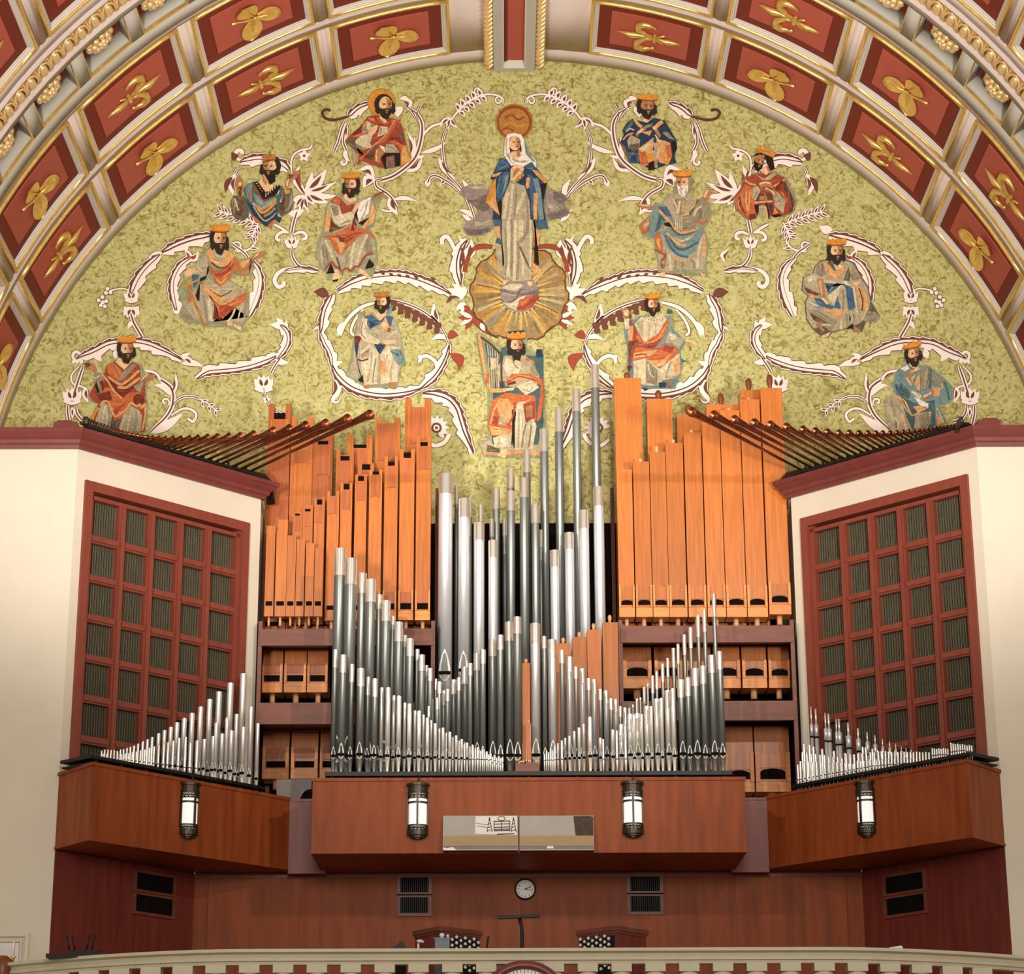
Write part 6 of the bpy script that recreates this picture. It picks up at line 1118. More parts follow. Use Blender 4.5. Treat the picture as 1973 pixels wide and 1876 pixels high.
figure('painted_figure', 'painted crowned man in a blue green cloak with a hand at his chest, lowest at far right', 1690, 650, 5.333, [
('u', '300,260 190,350 145,510 190,600 90,600 70,700 100,890 150,990 640,930 710,870 660,710 770,650 780,510 700,420 540,290 440,280'), ('t', '300,270 200,350 160,510 200,590 340,640 330,700 560,690 700,690 770,640 770,510 690,430 530,300 440,290'), ('b', '180,470 240,500 300,600 200,580'), ('T', '240,460 340,560 330,630 220,590'), ('W', '110,600 80,690 110,880 150,960 370,960 340,800 200,620'), ('W', '420,720 590,690 600,850 560,950 380,960 390,820'), ('T', '240,600 400,680 590,640 600,900 520,950 560,760 400,780 370,960 300,820'), ('s', 'g', 20, '140,640 180,780 200,940'), ('s', 'w', 16, '180,820 220,880 210,950'), ('s', 'f', 20, '250,780 290,900 300,950'), ('g', '420,800 520,760 560,880 460,950'), ('s', 'O', 16, '140,590 270,640 320,730 360,800 440,760 530,710'), ('s', 'O', 14, '180,600 240,640 300,740 350,790'), ('O', '370,710 500,690 540,710 420,770'), ('O', '410,400 440,380 440,560 380,490'), ('g', '450,330 550,300 550,500 450,550'), ('s', 'W', 12, '510,350 490,420 490,520'), ('g', '560,360 690,440 640,470 570,480'),
('w', '350,540 460,590 440,640 350,570'), ('p', '380,610 530,680 520,720 430,690'), ('W', '340,400 400,380 360,480 350,460'), ('F', '290,400 350,330 460,320 370,370 320,430 360,490'), ('f', '330,360 400,320 460,315 380,350'), ('f', '290,410 320,420 360,490 340,490'), ('F', '460,610 570,550 590,580 480,640'), ('f', '470,600 560,555 560,575 480,620'), ('O', '570,530 650,520 640,610 580,600'), ('s', 'O', 16, '560,520 670,520 660,470'), ('s', 'T', 16, '550,320 545,420 540,520'), ('s', 'T', 14, '690,450 720,540 740,640'), ('t', '600,690 640,710 700,870 600,900'), ('O', '610,780 690,880 620,900'), ('s', 'w', 10, '610,720 650,800 690,880'), ('f', '330,220 380,300 440,290 400,330 330,290'), ('p', '240,320 310,280 330,320 290,350'), ('H', (375, 175, 130, 195), dict(turn=1, tilt=-.18, long_=.3))])
figure('painted_figure', 'painted seated crowned man with blue shoulders and folded hands, in the left ring', 650, 550, 4.84, [
('u', '200,240 155,480 120,700 75,840 180,900 250,950 560,960 600,760 640,720 600,480 560,350 480,260 300,250'), ('W', '210,260 170,480 140,700 90,830 180,880 240,900 260,700 230,400'), ('W', '230,290 320,280 470,270 540,340 590,460 600,700 560,900 250,930 190,640 200,470'), ('b', '250,290 320,270 390,330 460,280 520,290 500,390 430,340 300,410'), ('B', '300,330 370,350 310,400'), ('B', '340,540 460,540 400,640 380,620'), ('B', '160,470 230,480 200,540 180,680 240,900 200,800 165,600'), ('R', '165,470 225,470 200,540 170,560'), ('w', '230,300 280,310 270,440 400,510 380,550 260,530 200,460'), ('W', '470,400 570,430 560,490 440,490'), ('s', 'g', 12, '240,330 220,440 260,490'), ('s', 'w', 14, '470,480 520,440 560,420'), ('O', '400,370 450,290 500,420 460,420'), ('f', '405,350 450,330 470,380 430,400'), ('r', '470,390 500,400 490,430 465,430'), ('f', '430,510 540,510 550,540 420,550'), ('r', '400,540 440,540 420,560'),
('w', '210,620 300,540 380,620 370,920 260,930 230,820'), ('w', '400,640 480,560 580,580 560,900 400,920'), ('O', '200,680 300,640 280,700'), ('O', '400,680 470,760 440,850 400,800'), ('t', '490,600 590,590 630,720 560,740'), ('b', '490,610 580,640 560,660'), ('s', 'W', 16, '320,620 310,760 280,900'), ('s', 'g', 12, '360,680 340,800 330,910'), ('s', 'O', 12, '470,640 440,740 400,800'), ('s', 'W', 16, '530,680 500,800 500,890'), ('g', '220,640 300,580 290,640 230,670'), ('k', '190,880 240,830 240,910'), ('s', 'B', 12, '190,690 240,700 290,680'), ('F', '250,930 300,920 300,960 250,960'), ('F', '480,900 550,900 540,970 500,960'), ('f', '330,250 400,330 460,260 400,250'), ('O', '255,235 310,230 300,270 260,280'), ('t', '470,200 520,180 500,260 465,270'), ('H', (415, 160, 105, 155), dict(turn=-1, long_=.25, crown='e'))])
figure('painted_figure', 'painted seated crowned man with a red sash and lap cloth, arms spread, in the right ring', 1180, 555, 4.955, [
('u', '490,260 580,260 590,420 540,330'), ('E', 'T', (545, 225, 25, 25, 10)), ('T', '640,660 710,700 660,710'), ('t', '200,300 110,280 110,420 140,560 140,780 190,880 270,960 600,960 670,760 650,600 700,520 640,440 560,380 540,280 280,260'),
('w', '280,270 210,340 300,520 480,460 540,310 470,260 300,280'), ('W', '230,330 290,300 300,480 260,430'), ('s', 'W', 12, '350,330 350,420 340,490'), ('s', 'W', 12, '410,330 410,410 400,450'), *[('s', 'G', 8, '%d,%d %d,%d' % (320+i*26, 288+abs(3-i)*-4+12, 318+i*27, 315-abs(3-i)*6)) for i in range(7)],
('o', '520,290 540,320 490,470 400,580 220,570 320,510 440,430'), ('r', '220,560 330,530 480,470 400,580'), ('o', '220,560 400,590 500,530 600,560 640,600 500,760 430,760 310,670 180,690 190,610'), ('O', '200,620 320,600 430,590 380,640 200,670'), ('O', '320,680 460,700 560,620 490,740 430,750'), ('r', '500,540 600,560 560,620 480,600'), ('s', 'r', 12, '210,640 300,630 330,650'), ('s', 'O', 10, '330,520 430,490 520,340'), ('w', '200,700 310,670 450,770 640,620 650,800 600,860 480,880 440,930 300,930 200,860'), ('g', '320,680 430,780 430,930 320,900'), ('s', 'w', 14, '340,720 360,820 400,850'), ('O', '580,700 640,640 650,790 600,840'), ('s', 'g', 14, '560,700 530,780 510,860'), ('s', 'W', 12, '500,780 540,850 620,840'), ('s', 'W', 14, '230,740 240,800 230,860'),
('r', '170,290 240,420 300,510 220,560 160,780 150,520'), ('O', '150,360 200,360 190,500 150,500'), ('o', '230,410 300,510 260,520 230,460'), ('n', '160,520 230,500 190,580 160,700'), ('w', '110,290 160,290 160,390 120,390'), ('F', '70,190 140,190 180,230 150,290 110,270'), ('f', '100,210 150,210 150,270 115,260'), ('W', '540,400 640,480 690,480 640,580 560,530 500,520'), ('w', '540,430 600,440 620,480 560,500'), ('f', '680,490 780,500 820,550 760,530 700,510'), ('B', '280,950 350,960 380,950 310,980'), ('B', '440,900 510,900 510,940 450,950'), ('F', '510,890 570,890 560,960'), ('R', '140,740 190,740 160,800'), ('f', '350,240 430,240 430,270 360,280'), ('H', (385, 160, 105, 165), dict(turn=1, long_=.3))])
figure('painted_figure', 'painted seated crowned man playing a harp on a throne, below the burst of rays', 900, 620, 3.805, [
('u', '60,85 110,80 260,200 290,170 300,60 440,60 440,190 520,230 560,200 575,740 560,1000 120,990 80,870 150,860 150,480 120,450'), ('T', '250,190 280,180 300,230 500,250 530,200 560,240 560,740 520,900 180,900 190,520'), ('B', '510,200 550,200 555,260 500,260'), ('W', '90,880 180,870 190,900 540,900 540,980 130,970'), ('O', '110,940 540,950 540,980 130,975'), ('G', '150,900 240,930 240,960 140,950'),
('W', '270,250 420,240 480,290 530,400 500,500 280,470 250,320'), ('w', '290,250 360,330 400,290 380,380 300,400 265,330'), ('s', 'g', 10, '330,260 350,320 380,340'), ('g', '480,300 530,390 500,400 460,350'), ('W', '220,320 260,290 280,430 240,440'), ('o', '270,450 330,380 460,380 550,420 570,540 540,700 510,740 530,560 540,470 460,400 330,430'), ('O', '300,420 380,390 470,400 420,420 320,440'), ('s', 'r', 10, '290,450 380,400 500,430'), ('w', '360,470 470,430 530,480 430,540'), ('s', 'W', 10, '400,490 460,510 480,470'), ('R', '300,450 350,430 360,450 290,470'), ('o', '430,255 500,290 500,305 430,280'),
('o', '190,570 280,520 500,540 510,720 440,740 360,660 330,820 180,840 150,760 170,640'), ('O', '210,600 300,560 360,640 330,760 240,700'), ('W', '240,700 290,710 280,760 230,750'), ('r', '180,690 230,690 220,770 180,740'), ('w', '370,590 420,580 510,760 480,930 350,940 350,700'), ('w', '190,850 330,800 320,920 200,920'), ('r', '410,600 500,580 500,700 430,740'), ('F', '430,620 480,610 480,690 430,700'), ('O', '160,760 330,790 300,830 180,830'), ('s', 'W', 14, '380,640 380,780 370,920'), ('s', 'g', 12, '430,750 410,840 400,930'), ('s', 'g', 12, '470,760 460,860 450,920'), ('s', 'W', 12, '240,850 230,890 220,910'), ('k', '330,640 360,660 350,740 345,930 330,860'), ('s', 'o', 14, '240,540 320,560 420,550'), ('s', 'O', 14, '250,560 200,640 170,750'), ('s', 'r', 12, '350,590 340,680 300,760'),
('s', 'O', 26, '88,95 110,240 140,400 165,490'), ('s', 'n', 14, '98,110 170,160 250,240'), ('s', 'n', 12, '252,235 252,360 256,490'), ('s', 'W', 14, '215,260 225,380 230,490'), ('O', '160,490 290,485 280,515 170,520'), ('T', '130,150 210,220 215,330 170,330 150,260'), *[('s', 'w', 5, '%d,%d %d,%d' % (150+i*18, 165+i*16, 168+i*16, 480)) for i in range(5)], ('f', '165,260 210,270 210,340 180,350'), ('f', '260,490 350,480 340,500 270,510'), ('o', '140,380 165,390 160,460 135,440'), ('f', '220,980 260,930 300,940 280,1000'), ('f', '390,920 440,930 420,950'), ('B', '300,70 420,60 420,110 300,110'), ('f', '340,260 400,260 390,310 350,320'), ('H', (362, 178, 100, 150), dict(turn=1, long_=.4)), ('h', '330,215 400,215 390,290 360,275 345,290')])
# ------------------------------------------------------------------ lanterns, mirrors, clock, consoles, balustrade
def lantern(c, ax, nn, hook, label):
    """half-round bronze wall lantern; c = middle of its back on the wall"""
    c, ax, nn, z = Vector(c), Vector(ax), Vector(nn), Vector((0, 0, 1)); r = .145; H = .37
    t = thing('wall_lantern', tuple(c-z*H), label, 'lantern', 'bronze lanterns on the organ boxes')
    def half(b, r0, r1, z0, z1, m=0, n=10, a0=0, a1=PI):
        vs = []
        for i in range(n+1):
            a = a0+(a1-a0)*i/n
            for rr, zz in ((r0, z0), (r1, z0), (r1, z1), (r0, z1)): vs.append(c+ax*(rr*math.cos(a))+nn*(rr*math.sin(a))+z*zz)
        b.add(vs, [(i*4+k, i*4+(k+1) % 4, i*4+4+(k+1) % 4, i*4+4+k) for i in range(n) for k in range(4)]+[(0, 1, 2, 3), (n*4+3, n*4+2, n*4+1, n*4)], m, False)
    b = MB(); half(b, 0, r*1.14, H-.035, H); half(b, 0, r*.98, H-.12, H-.035); half(b, 0, r*1.05, H-.13, H-.115); b.build('cap', M['bronze'], t)
    b = MB(); half(b, r*.85, r*.9, -H+.12, H-.12); half(b, 0, r*.88, -H+.1, -H+.12); b.build('glass', M['glow'], t)
    for nm, z0, z1 in (('upper_band', H-.22, H-.13), ('lower_band', -H+.06, -H+.15)):
        b = MB(); half(b, r*.89, r*.93, z0+.035, z1-.035); half(b, r*.9, r*1.02, z0, z0+.018); half(b, r*.9, r*1.02, z1-.018, z1)
        for k in range(8):
            a0 = PI*k/8; a1 = PI*(k+1)/8; q = lambda a, zz: c+ax*(r*.97*math.cos(a))+nn*(r*.97*math.sin(a))+z*zz
            b.tube([q(a0, z0+.01), q((a0+a1)/2, z1-.01), q(a1, z0+.01)], .007, 4); b.tube([q(a0, z1-.01), q((a0+a1)/2, z0+.01), q(a1, z1-.01)], .005, 4)
        b.build(nm, M['bronze'], t)
    b = MB()
    for a in (.02, PI*.36 if label.find('left') >= 0 and 0 else PI*.5, PI-.02): p = c+ax*(r*.95*math.cos(a))+nn*(r*.95*math.sin(a)); b.obox(p, ax, nn, z, .014, .014, H-.1)
    half(b, r*.9, r*.99, .08, .108); b.build('bars', M['bronze'], t)
    b = MB(); half(b, 0, r*1.05, -H+.0, -H+.06); half(b, 0, r*.8, -H-.03, -H); half(b, 0, r*.5, -H-.05, -H-.03); b.build('base', M['bronze'], t)
    b = MB(); e = c+nn*.06+z*H; b.tube([e, e+z*.05+ax*.01, e+z*.1-nn*.03+ax*.02, e+z*.14-nn*.06], .01, 6); b.build('hook', M['bronze'], t)
for px, py, nm in ((805, 1560, 'on the central box, left of the two mirrors'), (1219, 1557, 'on the central box, right of the two mirrors')):
    p = at(px, py, CY-.02); lantern(p, (1, 0, 0), (0, -1, 0), 0, 'lit bronze lantern '+nm)
for s, px, py, nm in ((-1, 363, 1559, 'on the left angled box'), (1, 1670, 1556, 'on the right angled box')):
    o, d, nn = wing_frame(s); p = onplane(px, py, o+nn*.012, nn); lantern(p, d, nn, 0, 'lit bronze lantern '+nm)
# mirrors of sheet metal leaning out from the box
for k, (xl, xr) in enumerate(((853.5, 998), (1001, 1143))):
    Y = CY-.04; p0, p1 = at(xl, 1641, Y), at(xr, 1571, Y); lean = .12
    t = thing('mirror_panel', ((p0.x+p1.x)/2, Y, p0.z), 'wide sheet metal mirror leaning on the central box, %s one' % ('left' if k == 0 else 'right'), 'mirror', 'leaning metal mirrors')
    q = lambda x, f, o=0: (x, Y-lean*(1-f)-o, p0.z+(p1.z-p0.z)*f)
    b = MB(); b.hexa([q(p0.x, 0, .012), q(p1.x, 0, .012), q(p1.x, 0), q(p0.x, 0), q(p0.x, 1, .012), q(p1.x, 1, .012), q(p1.x, 1), q(p0.x, 1)]); b.build('sheet', M['steel'], t)
    b = MB(); b.hexa([q(p0.x+.01, .0, .03), q(p1.x-.01, .0, .03), q(p1.x-.01, .0, .012), q(p0.x+.01, .0, .012), q(p0.x+.01, .025, .03), q(p1.x-.01, .025, .03), q(p1.x-.01, .025, .012), q(p0.x+.01, .025, .012)]); b.build('bottom_lip', M['steel'], t)
    b = MB(); b.hexa([q(p0.x+.005, .13, .02), q(p1.x-.005, .13, .02), q(p1.x-.005, .13, .012), q(p0.x+.005, .13, .012), q(p0.x+.005, .42, .02), q(p1.x-.005, .42, .02), q(p1.x-.005, .42, .012), q(p0.x+.005, .42, .012)]); b.build('tan_reflection', M['tan'], t)  # tan part of the mirror's reflection, built as a flat band
    b = MB(); b.hexa([q(p0.x+.005, .03, .016), q(p1.x-.005, .03, .016), q(p1.x-.005, .03, .012), q(p0.x+.005, .03, .012), q(p0.x+.005, .13, .016), q(p1.x-.005, .13, .016), q(p1.x-.005, .13, .012), q(p0.x+.005, .13, .012)]); b.build('dark_reflection', M['greybox'], t)  # dark lower edge of the reflection, built as a strip
    for sx in (p0.x+.004, p1.x-.016):
        b = MB(); b.add([(sx, Y-lean, p0.z), (sx+.012, Y-lean, p0.z), (sx+.012, CY, p0.z), (sx, CY, p0.z), (sx, CY, p1.z), (sx+.012, CY, p1.z)], [(0, 1, 2, 3), (0, 4, 5, 1), (0, 3, 4), (1, 5, 2)]); b.build('side_cheek', M['framewood'], t)
    w_ = p1.x-p0.x
    if k == 0:     # reflected sheet with line work, built as flat pieces on the left mirror
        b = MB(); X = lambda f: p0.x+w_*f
        b.face([q(X(.43), .47, .014), q(X(.985), .45, .014), q(X(.985), .985, .014), q(X(.43), .985, .014)]); dr = b.build('reflected_sheet', M['paper'], t)
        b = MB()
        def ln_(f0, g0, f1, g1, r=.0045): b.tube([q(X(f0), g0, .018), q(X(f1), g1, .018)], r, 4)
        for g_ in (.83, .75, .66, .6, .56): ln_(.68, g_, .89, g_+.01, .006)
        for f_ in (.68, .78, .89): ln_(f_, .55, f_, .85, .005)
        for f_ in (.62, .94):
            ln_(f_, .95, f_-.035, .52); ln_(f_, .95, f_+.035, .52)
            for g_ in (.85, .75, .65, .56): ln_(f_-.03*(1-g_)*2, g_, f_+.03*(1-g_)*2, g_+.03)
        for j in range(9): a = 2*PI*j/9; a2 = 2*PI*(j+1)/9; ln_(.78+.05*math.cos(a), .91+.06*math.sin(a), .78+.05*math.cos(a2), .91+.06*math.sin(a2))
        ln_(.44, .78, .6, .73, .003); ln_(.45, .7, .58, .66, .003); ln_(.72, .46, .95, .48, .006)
        b.build('reflected_lines', M['bronze'], dr)
        b = MB(); b.face([q(p0.x+.01, .0, .034), q(X(.19), .0, .034), q(X(.13), .09, .034), q(X(.06), .06, .034), q(p0.x+.01, .08, .034)]); b.build('paper_scrap', M['white'], t)
    else:
        b = MB(); X = lambda f: p0.x+w_*f; b.hexa([q(X(.37), .05, .03), q(X(.455), .05, .03), q(X(.455), .05, .014), q(X(.37), .05, .014), q(X(.37), .115, .03), q(X(.455), .115, .03), q(X(.455), .115, .014), q(X(.37), .115, .014)]); b.build('white_label', M['white'], t)
        b = MB(); b.face([q(X(.755), .41, .014), q(X(.995), .41, .014), q(X(.995), .96, .014), q(X(.95), .99, .014), q(X(.73), .985, .014)]); b.build('dark_patch', M['bronze'], t)  # darker patch along the right side of the sheet
# round wall clock
p = at(1012, 1713, PY); r = 20*PY/4250
t = thing('wall_clock', (p.x, PY, p.z), 'small round white wall clock with black rim on the back panelling', 'clock')
b = MB(); b.lathe((p.x, PY, p.z), [(r*.2, 0), (r, 0), (r, .05), (r*.86, .06), (r*.84, .03)], 28, 0, ax=(0, -1, 0), cap1=False); b.build('rim', M['black'], t)
b = MB(); b.lathe((p.x, PY-.025, p.z), [(r*.86, 0), (r*.86, .004)], 28, 0, ax=(0, -1, 0)); face_ = b.build('dial', M['white'], t)
def numeral(txt, loc, size, mt, parent, rot=(PI/2, 0, 0), name='numeral'):
    c = bpy.data.curves.new(name, 'FONT'); c.body = txt; c.size = size; c.align_x = 'CENTER'; c.align_y = 'CENTER'; c.extrude = .001
    o = bpy.data.objects.new(name, c); COL.objects.link(o); dg = bpy.context.evaluated_depsgraph_get()
    me = bpy.data.meshes.new_from_object(o.evaluated_get(dg)); bpy.data.objects.remove(o); me.materials.append(mt)
    o = bpy.data.objects.new(name, me); COL.objects.link(o); o.parent = parent; po = parent.get('_o'); o.location = [loc[i]-po[i] for i in range(3)]; o.rotation_euler = rot; return o
for h in range(1, 13):
    a = h*PI/6; numeral(str(h), (p.x+r*.68*math.sin(a), PY-.031, p.z+r*.68*math.cos(a)), r*.26, M['black'], face_)
b = MB()
for ang, ln in ((66, .6), (101, .72)):
    a = math.radians(ang); dv = Vector((math.sin(a), 0, math.cos(a))); c = Vector((p.x, PY-.036, p.z)); b.obox(c+dv*(r*ln*.42), dv, (0, 1, 0), dv.cross(Vector((0, 1, 0))), r*ln*.55, .002, r*.022 if ang > 90 else r*.035)
b.build('hands', M['black'], t)
# organ console: two stop jambs behind the balustrade
def jamb(xl, xc, xr, yl, yc, yr, Yc, dY, knobs_left, side):
    A, C, B = at(xl, yl+6, Yc+dY), at(xc, yc+6, Yc), at(xr, yr+6, Yc+dY)
    zt_ = C.z; zb_ = GAL
    t = thing('organ_console', (C.x, Yc, zb_), 'dark wooden organ stop jamb with rows of white knobs, %s one' % side, 'console', 'organ stop jambs')
    b = MB(); D = Vector(((A.x+B.x)/2, Yc+dY*2, 0)); plan = [(A.x, A.y), (C.x, C.y), (B.x, B.y), (D.x, D.y)]
    b.prism(plan, zb_, zt_-.06); b.build('case', M['panelwood2'], t)
    b = MB(); ov = 1.09; cx, cy = (A.x+B.x)/2, Yc+dY; top = [(cx+(x-cx)*ov, cy+(y-cy)*ov) for x, y in plan]; b.prism(top, zt_-.08, zt_-.02); top2 = [(cx+(x-cx)*1.04, cy+(y-cy)*1.04) for x, y in plan]; b.prism(top2, zt_-.11, zt_-.08); b.build('lid', M['framewood'], t)
    P0, P1 = (A, C) if knobs_left else (C, B)
    d = Vector((P1.x-P0.x, P1.y-P0.y, 0)); L_ = d.length; d.normalize(); nn = Vector((d.y, -d.x, 0)); nn = nn if nn.y < 0 else -nn
    b = MB(); c = Vector((P0.x, P0.y, 0))+d*(L_/2)+nn*.006; c.z = zt_-.5; b.obox(c, d, nn, (0, 0, 1), L_/2-.03, .008, .36); b.build('knob_board', M['black'], t)
    kb = MB(); kb.lathe((0, 0, 0), [(.009, 0), (.009, .03), (.022, .034), (.023, .045), (.016, .052)], 12, 0, ax=nn); me = kb.mesh('stop_knob', M['white'])
    for col in range(8):
        for row in range(6):
            if col in (3, 7) and not knobs_left and 0: continue
            q = Vector((P0.x, P0.y, 0))+d*(.09+(L_-.18)*col/7)+nn*.014; q.z = zt_-.145-row*.076-(col % 2)*.038
            o = bpy.data.objects.new('stop_knob', me); COL.objects.link(o); o.parent = t; po = t['_o']; o.location = (q.x-po[0], q.y-po[1], q.z-po[2])
jamb(800, 848, 925, 1790, 1775, 1790, 30.2, .55, False, 'left')
jamb(1115, 1187, 1244, 1790, 1774, 1788, 30.2, .55, True, 'right')
# music lamp between the jambs
p = at(1003, 1822, 29.6); q0, q1, qt = at(959, 1767, 29.6), at(1040, 1763.5, 29.6), at(1000, 1766, 29.6)
t = thing('console_lamp', (p.x, 29.6, GAL), 'thin black music lamp with a long bar shade between the stop jambs', 'lamp')
b = MB(); b.tube([(p.x, 29.6, GAL), p+Vector((.02, 0, 0)), at(1006, 1800, 29.6), at(1005, 1785, 29.6), qt], .022, 8); b.build('stem', M['black'], t)
b = MB(); dv = (q1-q0).normalized(); b.obox((q0+q1)/2, dv, (0, 1, 0), dv.cross(Vector((0, 1, 0))), (q1-q0).length/2, .04, .02); b.build('shade', M['black'], t)
b = MB(); b.lathe((p.x, 29.6, GAL), [(.2, 0), (.2, .02), (.03, .04)], 14); b.build('base', M['black'], t)
# balustrade
def rail_y(x): return 28.6+.2*max(0, abs(x)-3.6)**1.7
xs_ = [-7.6+.38*i for i in range(41)]
zt_ = at(1000, 1828.5, 28.6).z
t = thing('balustrade', (0, 28.6, GAL), 'pale stone coloured balustrade curving across the gallery front', 'balustrade')
prof = [(-.1, -.185), (.06, -.185), (.07, -.15), (.1, -.14), (.1, -.105), (.07, -.1), (.085, -.06), (.13, -.045), (.15, -.038), (.15, 0), (-.12, 0)]
b = MB(); vs = []
for x in xs_:
    for o_, h in prof: vs.append((x, rail_y(x)-o_, zt_+h))
n = len(prof); b.add(vs, [(k*n+i, k*n+(i+1) % n, (k+1)*n+(i+1) % n, (k+1)*n+i) for k in range(len(xs_)-1) for i in range(n)]); b.build('handrail', M['balus'], t)
b = MB(); vs = []
for x in xs_:
    for o_, h in ((-.15, 0), (.15, 0), (.15, .14), (-.15, .14)): vs.append((x, rail_y(x)-o_, GAL+h))
b.add(vs, [(k*4+i, k*4+(i+1) % 4, (k+1)*4+(i+1) % 4, (k+1)*4+i) for k in range(len(xs_)-1) for i in range(4)]); b.build('plinth', M['balus'], t)
bb = MB(); hb = zt_-.185-GAL-.14
bb.box(-.125, .125, -.11, .11, hb-.1, hb); bb.lathe((0, 0, hb-.17), [(.1, 0), (.118, .03), (.118, .05), (.095, .07)], 14); bb.lathe((0, 0, 0), [(.1, 0), (.1, .06), (.07, .09), (.12, .25), (.11, .34), (.06, hb-.25), (.075, hb-.17)], 14); bb.box(-.125, .125, -.11, .11, 0, .03)
bme = bb.mesh('baluster', M['balus'])
sp = at(1341, 1870, 28.6).x-at(1276, 1870, 28.6).x; xb0 = at(937, 1870, 28.6).x
for k in range(-14, 16):
    x = xb0+k*sp
    if abs(x) > 7.4: continue
    o = bpy.data.objects.new('baluster', bme); COL.objects.link(o); o.parent = t; o.location = (x, rail_y(x)-28.6, .14)
# gallery clock at the front edge
c = at(1011, 1938, 28.25); r = 85*28.25/4240
t = thing('gallery_clock', (c.x, 28.25, c.z), 'large round clock in a brown ring frame on the balustrade front', 'clock')
b = MB(); b.lathe((c.x, 28.42, c.z), [(r*.6, 0), (r*.98, 0), (r, .05), (r*.97, .12), (r*.88, .15), (r*.81, .12), (r*.8, .07)], 48, 0, ax=(0, -1, 0), cap1=False); b.build('ring_frame', M['mahog'], t)
b = MB(); b.lathe((c.x, 28.36, c.z), [(r*.82, 0), (r*.82, .006)], 48, 0, ax=(0, -1, 0)); dial = b.build('dial', M['white'], t)
b = MB()
for k in range(60):
    a = k*PI/30; dv = Vector((math.sin(a), 0, math.cos(a))); b.obox(Vector((c.x, 28.352, c.z))+dv*(r*.76), dv, (0, 1, 0), dv.cross(Vector((0, 1, 0))), r*(.03 if k % 5 else .045), .002, .004)
b.build('minute_marks', M['black'], t)
# things on and behind the gallery rail
def at2(px, py, Y): return at(px, py, Y)
t = thing('music_stand', tuple(at(147, 1842, 29.2)), 'black flat music desk with four thin rods at the left end of the rail', 'music stand')
p0, p1 = at(88, 1841, 29.2), at(208, 1835, 29.2)
b = MB(); b.box(p0.x, p1.x, 29.2, 29.55, p0.z-.02, p0.z+.03); b.box(at(130, 1835, 29.3).x, at(188, 1835, 29.3).x, 29.3, 29.45, p0.z+.03, p0.z+.08); b.build('desk', M['black'], t)
for a, a2 in ((134, 128), (145, 139), (165, 173), (176, 184)):
    b = MB(); b.tube([at(a, 1834, 29.35), at(a2, 1801, 29.35)], .012, 6); b.build('rod', M['black'], t)
b = MB(); b.tube([(p0.x+.45, 29.4, GAL), (p0.x+.45, 29.4, p0.z)], .025, 8); b.build('post', M['black'], t)
t = thing('paper_card', tuple(at(1729, 1832, 28.9)), 'white folded paper card standing on the right end of the rail', 'card')
a, c_, d_, e_ = at(1713, 1825, 29.0), at(1737, 1821, 29.0), at(1744, 1834, 28.95), at(1718, 1838, 28.95)
b = MB(); off = Vector((0, .02, 0)); b.hexa([e_, d_, d_+off, e_+off, a, c_, c_+off, a+off]); b.build('sheet', M['paper'], t)
b = MB()
for k in range(4):
    u = e_+(a-e_)*(.25+.15*k)+(d_-e_)*.25; v = u+(d_-e_)*(.3+.12*(k % 2)); b.tube([u+Vector((0, -.006, 0)), v+Vector((0, -.006, 0))], .004, 4)
b.build('printed_lines', M['greybox'], t)
p = at(851, 1824, 29.3); z0 = zt_-.02
t = thing('small_box', (p.x, 29.3, GAL), 'small slate blue box with a round knob before the left stop jamb', 'box')
x0_, x1_ = at(838, 1815, 29.3).x, at(866, 1815, 29.3).x; zz = at(851, 1806, 29.3).z
b = MB(); b.box(x0_, x1_, 29.3, 29.55, zt_-.3, zz-.02); b.box(x0_-.012, x1_+.012, 29.29, 29.56, zz-.02, zz); b.build('body', M['bluepaint'], t)
b = MB(); b.lathe((p.x, 29.4, zz), [(.02, 0), (.02, .02), (.035, .035), (.03, .06), (.01, .07)], 10); b.build('knob', M['white'], t)
b = MB(); b.box(x0_, x1_, 29.32, 29.53, GAL, zt_-.3); b.build('pedestal', M['black'], t)
b = MB(); q = at(806, 1822, 29.3); b.tube([(q.x, 29.3, zt_-.35), (q.x, 29.3, q.z+.03)], .014, 6); b.ball((q.x+.02, 29.3, q.z+.06), .045, .025, .02); b.tube([(q.x, 29.3, q.z+.06), (q.x+.07, 29.3, q.z+.05)], .014, 6)
topthing(b, 'hook_stand', M['white'], (q.x, 29.3, zt_-.35), 'little white hook shaped stand left of the slate blue box', 'stand')
b = MB(); a, c_, d_ = at(757, 1826, 29.2), at(775, 1811, 29.2), at(782, 1826, 29.2); dz = Vector((0, 0, -.5)); o_ = Vector((0, .25, 0))
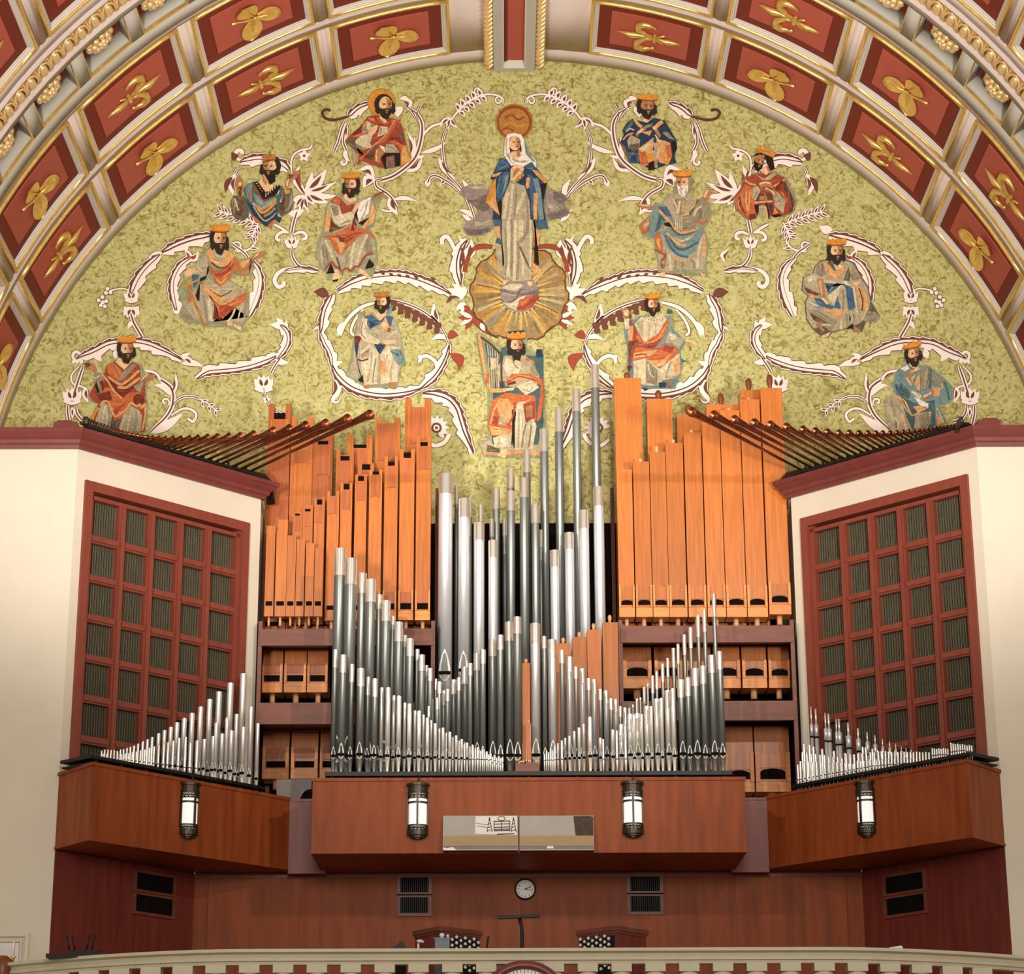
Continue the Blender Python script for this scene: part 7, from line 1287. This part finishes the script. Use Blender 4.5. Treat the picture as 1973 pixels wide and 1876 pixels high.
b.add([a+dz, d_+dz, d_, c_, a, a+dz+o_, d_+dz+o_, d_+o_, c_+o_, a+o_], [(0, 1, 2, 3, 4), (9, 8, 7, 6, 5), (0, 5, 6, 1), (1, 6, 7, 2), (2, 7, 8, 3), (3, 8, 9, 4), (4, 9, 5, 0)])
topthing(b, 'slanted_desk', M['black'], tuple(a+dz), 'dark slanted desk top just left of the left stop jamb', 'desk')
b = MB(); q = at(938, 1822, 29.4); b.tube([(q.x, 29.4, GAL), q, at(941, 1804, 29.4)], .016, 6); topthing(b, 'microphone_rod', M['black'], (q.x, 29.4, GAL), 'short thin black rod right of the left stop jamb', 'rod')
# framed panel with a candle at the far left wall
Yw = WY-.02; p0, p1 = at(-60, 1862, Yw), at(57, 1797, Yw)
t = thing('framed_panel', (p0.x, Yw, p0.z), 'cream framed panel on the far left wall above the rail', 'panel')
b = MB(); b.box(p0.x, p1.x, Yw-.03, Yw+.02, p1.z-.05, p1.z); b.box(p1.x-.05, p1.x, Yw-.03, Yw+.02, p0.z-1, p1.z-.05); b.box(p0.x, p1.x-.1, Yw-.02, Yw+.02, p1.z-.12, p1.z-.09); b.box(p1.x-.12, p1.x-.09, Yw-.02, Yw+.02, p0.z-1, p1.z-.12); b.build('frame', M['cream'], t)
b = MB(); b.box(p0.x, p1.x-.13, Yw-.008, Yw+.02, p0.z-1, p1.z-.13); b.build('field', M['paper'], t)
q = at(25, 1843, 30.6); b = MB(); b.lathe((q.x, 30.6, q.z-.9), [(.1, 0), (.1, .03), (.02, .05), (.02, .88), (.05, .9)], 10, 0); b.lathe((q.x, 30.6, q.z), [(.022, 0), (.022, .18), (.005, .2)], 8, 1)
topthing(b, 'candle_stand', [M['gold'], M['white']], (q.x, 30.6, q.z-.9), 'thin white candle on a stand at the far left', 'candle')
q = at(5, 1850, 30.0); b = MB(); b.lathe((q.x, 30.0, q.z-.6), [(.12, 0), (.14, .5), (.13, .6), (.06, .66)], 14); topthing(b, 'urn', M['handle'], (q.x, 30.0, q.z-.6), 'rounded brown urn at the far left edge', 'urn')
